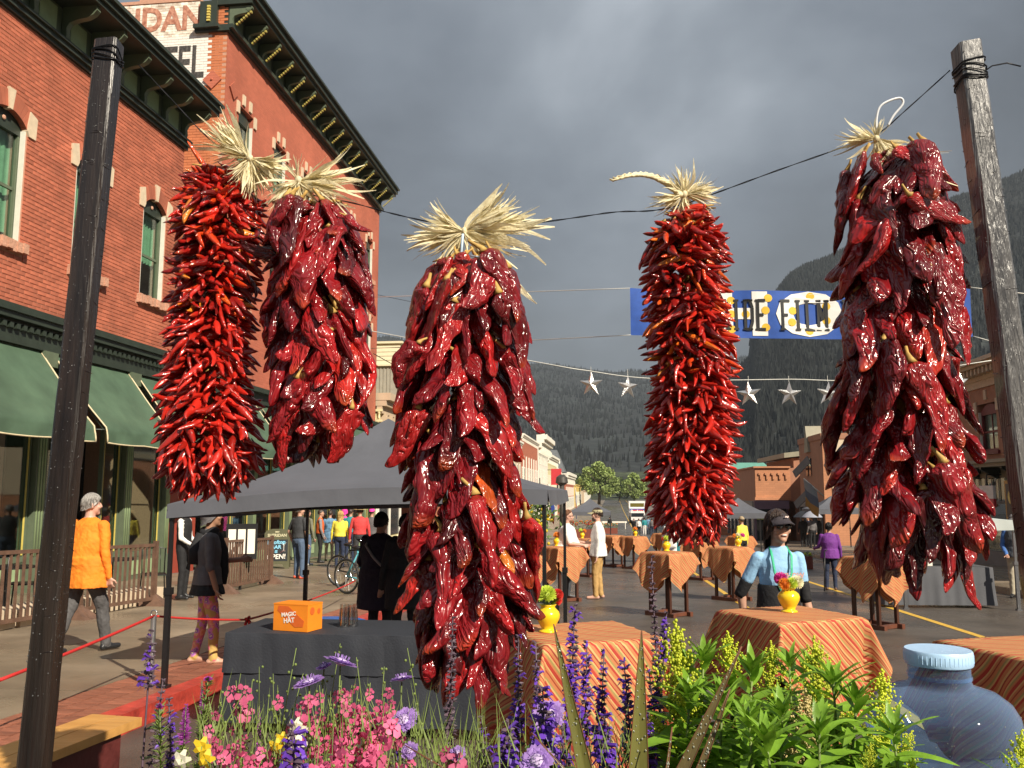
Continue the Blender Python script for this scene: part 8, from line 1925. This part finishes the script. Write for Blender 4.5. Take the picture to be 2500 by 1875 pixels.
# pincushion flowers
def scabiosa(lab, x, y, d, r, tilt=.6, m=lilac_fl):
    c = K2(x, y, d); bt = root_of(c); b = thing('pincushion_flower', lab, 'flower', bt, 0, 'lilac pincushion flowers in the planter'); mb = MB(); stem(mb, (0,0,0), c-bt-Vector((0,0,.004)), .0016, .0012, .02); mb.build('stem', green, b, 180)
    q = Matrix.Translation(c-bt) @ Matrix.Rotation(rnd(-.3,.3),4,'Y') @ Matrix.Rotation(tilt,4,'X')
    mb = MB(); mb.ball((0,0,.002), r*.42, 10, 6, 0, (1,1,.5)); ce = mb.build('flower_centre', lilac_fl if False else mat('pincushion_centre', (.45,.36,.55), .7, .3, 60), b, 180); ce.matrix_basis = q
    for k_ in range(3):
        n_ = (13,11,8)[k_]
        for i in range(n_):
            a = 2*pi*(i+.5*k_)/n_ + rnd(-.1,.1); L_ = r*(1,.8,.55)[k_]*rnd(.88,1.1); w_ = r*.26; mb = MB(); e_ = .12+.3*k_
            mb.add([(-w_*.3,r*.2,0),(w_*.3,r*.2,0),(w_*.9,L_*.75,e_*L_*.5),(w_*.55,L_,e_*L_*.45),(w_*.15,L_*.93,e_*L_*.5),(-w_*.3,L_*1.02,e_*L_*.42),(-w_*.85,L_*.8,e_*L_*.5)], [(0,1,2,3,4,5,6)])
            o = mb.build('petal', m, b); o.matrix_basis = q @ Matrix.Rotation(a,4,'Z')
    mb = MB()
    for i in range(14): a = i*2.4; rr = r*.4*sqrt(i/14); mb.tube([(rr*cos(a),rr*sin(a),r*.15),(rr*1.15*cos(a),rr*1.15*sin(a),r*.42)], .0006, 4); mb.ball((rr*1.15*cos(a),rr*1.15*sin(a),r*.42), .0007, 5, 4)
    setting(mb.build('stamen', lilac_fl, ce, 180), 'stuff')
for lab, x, y, d, r, tl in (('biggest lilac pincushion flower in front of the black cloth',735,1432,1.36,.029,-.2),('lilac pincushion flower below and left of the biggest one',668,1475,1.34,.026,.1),('shaded lilac pincushion flower against the black cloth by the chiles',868,1468,1.42,.022,-.1),('dim lilac pincushion flower right of the pink clump',872,1556,1.38,.025,.6),('lilac pincushion flower behind the vivid salvia',1186,1545,1.38,.026,1.0),('lilac pincushion flower at the bottom edge beside the flax',1160,1645,1.22,.026,.8),('half open lilac pincushion flower left of the biggest one',700,1440,1.38,.014,.2),('small lilac pincushion at the lower right of the pink clump',886,1622,1.3,.014,.9),('lilac pincushion beneath the deep pink head',988,1628,1.28,.013,.9)): scabiosa(lab, x, y, d, r, tl)
# magenta spikes
def liatris(lab, x, y, yb, d, w_=.012):
    tp = K2(x, y, d); bt = root_of(tp); b = thing('magenta_spike_flower', lab, 'flower', bt, 0, 'magenta flower spikes'); mb = MB(); f = stem(mb, (0,0,0), tp-bt, .003, .001, .006); mb.build('stem', green, b, 180); H_ = tp.z-bt.z; t0 = (K2(x,yb,d).z-bt.z)/H_; mb = MB()
    for i in range(420):
        u = random.random(); t = t0+(1-t0)*u; p = f(t); a = rnd(0,6.28); r_ = w_*(1-.75*u)*rnd(.6,1.1); dv = Vector((cos(a),sin(a),rnd(.1,.8))).normalized(); s_ = dv.orthogonal().normalized()*.0009; mb.add([p-s_, p+s_, p+dv*r_+s_*.3, p+dv*r_*1.05-s_*.3],[(0,1,2,3)])
    setting(mb.build('floret_spike', magenta_fl, b), 'stuff')
    mb = MB()
    for i in range(300):
        t = t0*rnd(.45,1.0); p = f(t); a = rnd(0,6.28); dv = Vector((cos(a),sin(a),rnd(.2,.9))).normalized(); s_ = dv.cross(Vector((0,0,1))).normalized()*.0022; mb.add([p, p+dv*.008+s_, p+dv*.016, p+dv*.008-s_],[(0,1,2,3)])
    setting(mb.build('foliage', green, b), 'stuff')
liatris('bright magenta flower spike at the lower left', 402, 1522, 1605, 1.34, .013); liatris('thin magenta flower spike behind the pink clump', 560, 1525, 1640, 1.42, .006); liatris('green budding spike right of the bright magenta one', 450, 1462, 1470, 1.42, .008); liatris('green leafy spike at the far lower left', 345, 1520, 1530, 1.36, .006); liatris('dark magenta spike behind the green budding one', 436, 1472, 1540, 1.5, .007)
# small yellow and white blooms
def five(lab, x, y, d, r, m, n_=5, cat='flower'):
    c = K2(x,y,d); bt = root_of(c); b = thing('small_flower', lab, 'flower', bt); mb = MB(); stem(mb,(0,0,0),c-bt,.0015,.001,.02); mb.build('stem', green, b, 180)
    for i in range(n_):
        a = 2*pi*i/n_; mb = MB(); mb.add([(0,0,0),(r*.5,-.002,r*.35),(r,.002,r*.2),(r*1.05,.003,-r*.15),(r*.5,-.001,-r*.38)],[(0,1,2,3,4)]); o = mb.build('petal', m, b); o.matrix_basis = Matrix.Translation(c-bt) @ Matrix.Rotation(rnd(-.4,.4),4,'Z') @ Matrix.Rotation(a,4,'Y')
for lab, x, y, d, r, m in (('upper yellow pansy at the lower left',436,1612,1.24,.013,yel_fl),('lower yellow pansy at the lower left',444,1640,1.22,.013,yel_fl),('yellow bloom below the white one in the pink clump',595,1612,1.28,.011,yel_fl),('second yellow bloom in the pink clump',608,1596,1.3,.010,yel_fl),('white bloom in the middle of the pink clump',641,1608,1.26,.015,white_fl),('white bloom at the bottom left edge',392,1640,1.22,.013,white_fl),('cream lily bud open among the pink flowers',640,1575,1.3,.018,white_fl)): five(lab,x,y,d,r,m)
# flax blades
def blade(lab, x0, y0, x1, y1, w_, d, m, bow=0.0, keel=.35):
    tp, lo = K2(x0,y0,d), K2(x1,y1,d-.02); dv = (lo-tp); bt = lo + dv*((lo.z-GZ)/-dv.z)*.9; b = thing('flax_leaf', lab, 'leaf', bt, 0, 'pointed flax blades'); P = [[],[],[],[]]; n_ = 22; side = _R
    for i in range(n_+1):
        t = i/n_; c = (bt.lerp(tp,t)-bt) + side*bow*sin(pi*t); ww = w_/2*min(1,(1-t)*2.1)**.8*(.8+.2*min(1,t*4)); ww = max(ww,.0004)
        P[0].append(c - side*ww + Vector((0,-keel*ww,0))); P[1].append(c - side*ww*.1); P[2].append(c + side*ww*.12); P[3].append(c + side*ww + Vector((0,-keel*ww*.8,0)))
    mb = MB(); mb.grid(P); mb.build('blade', m, b, 180); mb = MB()
    for i in range(70):
        t = rnd(.35,.97); j = rnd(-.8,.8); c = (bt.lerp(tp,t)-bt)+side*bow*sin(pi*t)+side*j*w_/2*min(1,(1-t)*2.1)**.8+Vector((0,-keel*abs(j)*w_/2*min(1,(1-t)*2.1)-.0006,0)); mb.ball(c, rnd(.0006,.0016), 6, 4, 0, (1,.7,1.2))
    setting(mb.build('dewdrops', dew, b, 180), 'stuff'); mb = MB()
    for s_ in (0,3): mb.tube([p + Vector((0,-.0003,0)) for p in P[s_]], .0006, 4)
    mb.build('leaf_margin', mat('flax_margin', (.16,.06,.03), .5, .2, 20), b, 180)
blade('long flax blade slanting across the front striped table', 1196,1348, 1268,1659, .030, 1.28, flax, -.004)
blade('upright flax blade beneath the middle table', 1386,1362, 1374,1659, .040, 1.24, flax, .004)
blade('bronze flax blade slanting up to the right into the goldenrod', 1602,1396, 1468,1659, .030, 1.2, flax_r, .006); blade('short bronze flax blade right of the slanting one', 1577,1488, 1512,1659, .024, 1.2, flax_r, .0)
blade('thin flax blade between the two big flax groups', 1452,1570, 1440,1668, .012, 1.18, flax); blade('pale flax tip at the bottom right of the pink clump', 872,1608, 975,1668, .014, 1.2, flax); blade('small flax tip under the vivid salvia', 1148,1582, 1222,1664, .012, 1.2, flax)
# goldenrod
def plume_mesh(seed, m):
    rs = random.Random(seed); mb = MB()
    for k_ in range(26):
        a = k_*2.4; z0 = .078*(k_/26); L_ = .048*(1-k_/31); d_ = Vector((cos(a)*.8,sin(a)*.8,.75)).normalized()
        for i in range(20):
            t = i/19; c = Vector((0,0,z0))+d_*L_*t+Vector((0,0,.008*t*t)); r_ = .0018*(1-.2*t)*rs.uniform(.7,1.3); mb.ball(c+Vector((rs.uniform(-.003,.003),rs.uniform(-.003,.003),rs.uniform(-.001,.004))), r_, 5, 4)
    for i in range(14): mb.ball((rs.uniform(-.002,.002),rs.uniform(-.002,.002),.07+.03*i/14), .0020, 5, 4)
    return mb.mesh('plume', m, 180)
PLM = [plume_mesh(1, gold_fl), plume_mesh(2, gold_fl)]; PLT = plume_mesh(3, tan_fl)
def goldenrod(lab, x, y, d, plume=1.0, pm=None, nl=46, lean=(0,0), side=0):
    tp = K2(x,y,d); bt = Vector((tp.x+rnd(-.05,.05)+lean[0], tp.y+rnd(-.05,.05), GZ)); b = thing('goldenrod_plant', lab, 'plant', bt, 0, 'leafy goldenrod plants'); mb = MB(); top_ = tp-bt-Vector((0,0,.085*plume if plume else 0)); f = stem(mb,(0,0,0),top_,.0042,.0018,.02); mb.build('stem', green, b, 180)
    if plume:
        inst('plume', pm or random.choice(PLM), b, Matrix.Translation(top_-Vector((0,0,.01))) @ Matrix.Rotation(rnd(0,6),4,'Z') @ Matrix.Rotation(rnd(-.2,.2),4,'X') @ Matrix.Scale(plume*1.05,4))
        for k_ in range(side): a = rnd(0,6.28); inst('plume', pm or random.choice(PLM), b, Matrix.Translation(f(rnd(.86,.97))) @ Matrix.Rotation(a,4,'Z') @ Matrix.Rotation(.7,4,'X') @ Matrix.Scale(plume*rnd(.5,.75),4))
    else:
        for k_ in range(9): inst('leaf', GL[4], b, aim(top_, k_*.7, rnd(.7,1.3), rnd(.5,.8)))
    nl = int(nl*1.4)
    for i in range(nl):
        t = 1-.62*(i/nl)**1.1; az = i*2.399963+rnd(-.2,.2); s_ = (.55+.65*min(1,(1-t)*5+.15))*rnd(.8,1.15); inst('leaf', random.choice(GL), b, aim(f(t), az, rnd(.05,.75) if t < .95 else rnd(.6,1.1), s_, rnd(-.4,.4)))
    return b
for row in (('goldenrod with the biggest bright plume, left of the group',1460,1362,1.42,1.5,None,34,(0,0),3),('goldenrod with a pointed lime plume left of the big striped table',1578,1372,1.45,.9,None,46,(0,0),1),('goldenrod with a lime plume in front of the big striped table corner',1662,1395,1.45,1.0,None,46,(0,0),1),('goldenrod with a dark gold plume over the striped cloth',1775,1392,1.42,1.2,None,46,(0,0),2),('goldenrod with a golden plume beside the water bottle',1900,1462,1.38,1.15,None,46,(0,0),3),('goldenrod with a faded tan plume, low in the group',1742,1498,1.30,1.0,PLT,40,(0,0),3),('budded goldenrod without a plume left of the bronze flax',1520,1425,1.42,0,None,46,(0,0),0),('budded goldenrod right of the bronze flax tip',1625,1452,1.36,0,None,48,(0,0),0),('budded goldenrod at the middle of the leafy group',1705,1440,1.44,0,None,46,(0,0),0),('budded goldenrod with wide leaves over the striped cloth',1800,1475,1.3,0,None,50,(0,0),0),('budded goldenrod left of the water bottle',1850,1520,1.28,0,None,50,(0,0),0),('leafy goldenrod low by the bronze flax',1560,1520,1.28,0,None,50,(0,0),0),('leafy goldenrod low in front of the tan plume',1690,1545,1.22,0,None,50,(0,0),0),('leafy goldenrod at the bottom beside the upright flax',1490,1510,1.34,0,None,46,(0,0),0),('goldenrod with one bright yellow bloom by the water bottle',1872,1600,1.2,.45,None,50,(0,0),0),('leafy goldenrod at the bottom right of the bronze flax',1620,1570,1.2,0,None,50,(0,0),0),('leafy goldenrod at the bottom edge under the tan plume',1770,1585,1.18,0,None,50,(0,0),0),('leafy goldenrod in front of the water bottle foot',1930,1585,1.22,0,None,46,(0,0),0),('goldenrod plume peeping in at the lower right corner',2200,1585,1.35,.9,None,36,(0,0),2),('small goldenrod plume in front of the water bottle',1965,1640,1.2,.6,None,40,(0,0),1),('leafy goldenrod behind the group near the biggest plume',1480,1440,1.5,0,None,40,(0,0),0),('leafy goldenrod behind the dark gold plume',1750,1450,1.5,0,None,40,(0,0),0),('leafy green goldenrod shoots low in the middle',1655,1600,1.14,0,None,46,(0,0),0)): goldenrod(*row)
# low foliage that nobody could count
mb = MB()
for i in range(750):
    x = rnd(430,1400); y = 1500 + 200*random.random()**.6 ; y = rnd(1570,1730) if x < 930 else rnd(1610,1740); p = K2(x, y, rnd(1.25,1.6)); L_ = rnd(.04,.10); dv = Vector((rnd(-.45,.45), rnd(-.45,.45), 1)).normalized(); s_ = dv.orthogonal().normalized()*.0013; mb.add([p-s_, p+s_, p+dv*L_+Vector((rnd(-.01,.01),0,0))], [(0,1,2)])
tag(setting(mb.build('flower_foliage', green, None), 'stuff'), 'thin green stems and grassy leaves filling the planter', 'foliage')
# the planter itself, just below the picture
pw_ = mat('planter_board', (.16,.09,.045), .7, .25, 4, .3, 30, stretch=(.2,1,1)); c0 = K2(1150, 1500, 1.42)
pl = thing('planter_box', 'raised wooden planter that the foreground flowers grow in', 'planter', (c0.x, c0.y, 0)); pl.rotation_euler = (0,0,YAW)
for k_ in range(4):
    z = .06+.165*k_; q = MB(); q.box((-.85,-.36,z),(.85,-.335,z+.155)); q.build('board', pw_, pl); q = MB(); q.box((-.85,.335,z),(.85,.36,z+.155)); q.build('board', pw_, pl); q = MB(); q.box((-.85,-.333,z),(-.825,.333,z+.155)); q.build('board', pw_, pl); q = MB(); q.box((.825,-.333,z),(.85,.333,z+.155)); q.build('board', pw_, pl)
q = MB(); q.box((-.823,-.333,.5),(.823,.333,GZ-.03)); q.build('soil', mat('soil', (.04,.028,.02), .95, .4, 20, .6, 60), pl)
# big blue water bottle
jug_y = 1.80; jc = aty(2290,1600,jug_y); jz = .80
def jug_mat():
    m = bpy.data.materials.new('blue_bottle_plastic'); m.use_nodes = True; t = m.node_tree; b = t.nodes['Principled BSDF']; n = t.nodes.new; L = t.links.new
    b.inputs['Base Color'].default_value = (.36,.56,.92,1); b.inputs['Roughness'].default_value = .05; b.inputs['Transmission Weight'].default_value = 0; b.inputs['Alpha'].default_value = 1
    tr = n('ShaderNodeBsdfTransparent'); tr.inputs[0].default_value = (.66,.81,1.0,1); ms_ = n('ShaderNodeMixShader'); lw = n('ShaderNodeLayerWeight'); lw.inputs[0].default_value = .12
    mr = n('ShaderNodeMapRange'); mr.inputs[3].default_value = .055; mr.inputs[4].default_value = .80; L(lw.outputs['Facing'], mr.inputs[0]); L(mr.outputs[0], ms_.inputs[0]); L(tr.outputs[0], ms_.inputs[1]); L(b.outputs[0], ms_.inputs[2]); L(ms_.outputs[0], t.nodes['Material Output'].inputs[0])
    nz = n('ShaderNodeTexNoise'); nz.inputs['Scale'].default_value = 30; bp = n('ShaderNodeBump'); bp.inputs['Strength'].default_value = .0; return m
jm = jug_mat(); JG = thing('water_bottle', 'big clear blue water bottle with a pale blue screw lid in the right foreground', 'bottle', (jc.x, jug_y, jz))
lid_z = aty(2290,1575,jug_y).z - jz; sc_ = .135; nk = aty(2290,1650,jug_y).z - jz
prof = [(.120,0),(.132,.012),(.135,.05),(.129,.058),(.129,.068),(.135,.076),(.135,.168),(.124,.175),(.124,.186),(.136,.194),(.136,.262),(.123,.270),(.123,.280),(.137,.288),(.138,.304),(.134,.324),(.122,.342),(.100,.356),(.070,.364),(.058,.368),(.0555,.374),(.0555,.410)]
s_ = (lid_z-.02)/.412
mb = MB(); mb.lathe([(r_, z*s_) for r_, z in prof], 48, cap=False); mb.build('shell', jm, JG, 60)
mb = MB(); mb.lathe([(.001,.006),(.126,.014),(.130,.05),(.122,.067),(.130,.09),(.130,.198*s_),(.001,.2*s_)], 48); pass
lid = mat('pale_blue_lid', (.42,.62,.86), .35, .05, 20, .05, 80); mb = MB(); mb.lathe([(.0600,.399*s_),(.0615,.401*s_),(.0615,.412*s_+.010),(.0595,.412*s_+.013),(.054,.412*s_+.0125),(.003,.412*s_+.013)], 48); ld = mb.build('lid', lid, JG, 40)
mb = MB()
for i in range(48): a = 2*pi*i/48; mb.bar((.0614*cos(a),.0614*sin(a),.404*s_),(.0614*cos(a),.0614*sin(a),.412*s_+.006),.0012,.0012)
setting(mb.build('lid_ridge', lid, ld), 'stuff')
mb = MB(); mb.rings([[Vector((.0580*cos(a),.0580*sin(a),z)) for a in [2*pi*i/40 for i in range(40)]] for z in (.378*s_,.384*s_)],0,False); mb.build('neck_ring', jm, JG, 180)
mb = MB()
for i in range(520):
    t = rnd(.22,.405)*s_; a = rnd(0,6.28); zz = t/s_; r_ = .135
    for (r0, z0), (r1, z1) in zip(prof[:-1], prof[1:]):
        if z0 <= zz <= z1 and z1 > z0: r_ = r0+(r1-r0)*(zz-z0)/(z1-z0)
    mb.ball((r_*cos(a), r_*sin(a), t), rnd(.0004,.0010), 6, 4)
setting(mb.build('raindrops', dew, JG, 180), 'stuff')
mb = MB(); mb.tube([(.02,-.136,.205*s_),(.05,-.128,.21*s_),(.055,-.126,.15*s_),(.055,-.126,.06*s_)], .009, 8); mb.build('grip', jm, JG, 180)
js = thing('bar_stand', 'plain wooden stand under the water bottle', 'stand', (jc.x, jug_y, road_z(jug_y))); q = MB(); q.box((-.2,-.2,jz-.045-road_z(jug_y)),(.2,.2,jz-road_z(jug_y)-.002)); q.build('top', walnut, js)
for sx in (-1,1):
    for sy in (-1,1): q = MB(); q.box((sx*.16-.025,sy*.16-.025,0),(sx*.16+.025,sy*.16+.025,jz-.045-road_z(jug_y))); q.build('leg', walnut, js)
# ================================================================== RAINY AIR between the street and the mountains
HZ = bpy.data.materials.new('rainy_air'); HZ.use_nodes = True; t = HZ.node_tree; t.nodes.clear(); o_ = t.nodes.new('ShaderNodeOutputMaterial'); pv = t.nodes.new('ShaderNodeVolumePrincipled')
pv.inputs['Color'].default_value = (.56,.64,.74,1); pv.inputs['Density'].default_value = .00014; pv.inputs['Anisotropy'].default_value = 0.0; t.links.new(pv.outputs[0], o_.inputs['Volume'])
q = MB(); q.box((-5200,-120,-60),(5200,6000,1100)); hz = setting(q.build('haze', HZ, None), 'stuff'); hz['label'] = 'thin grey rainy air between the street and the mountains'
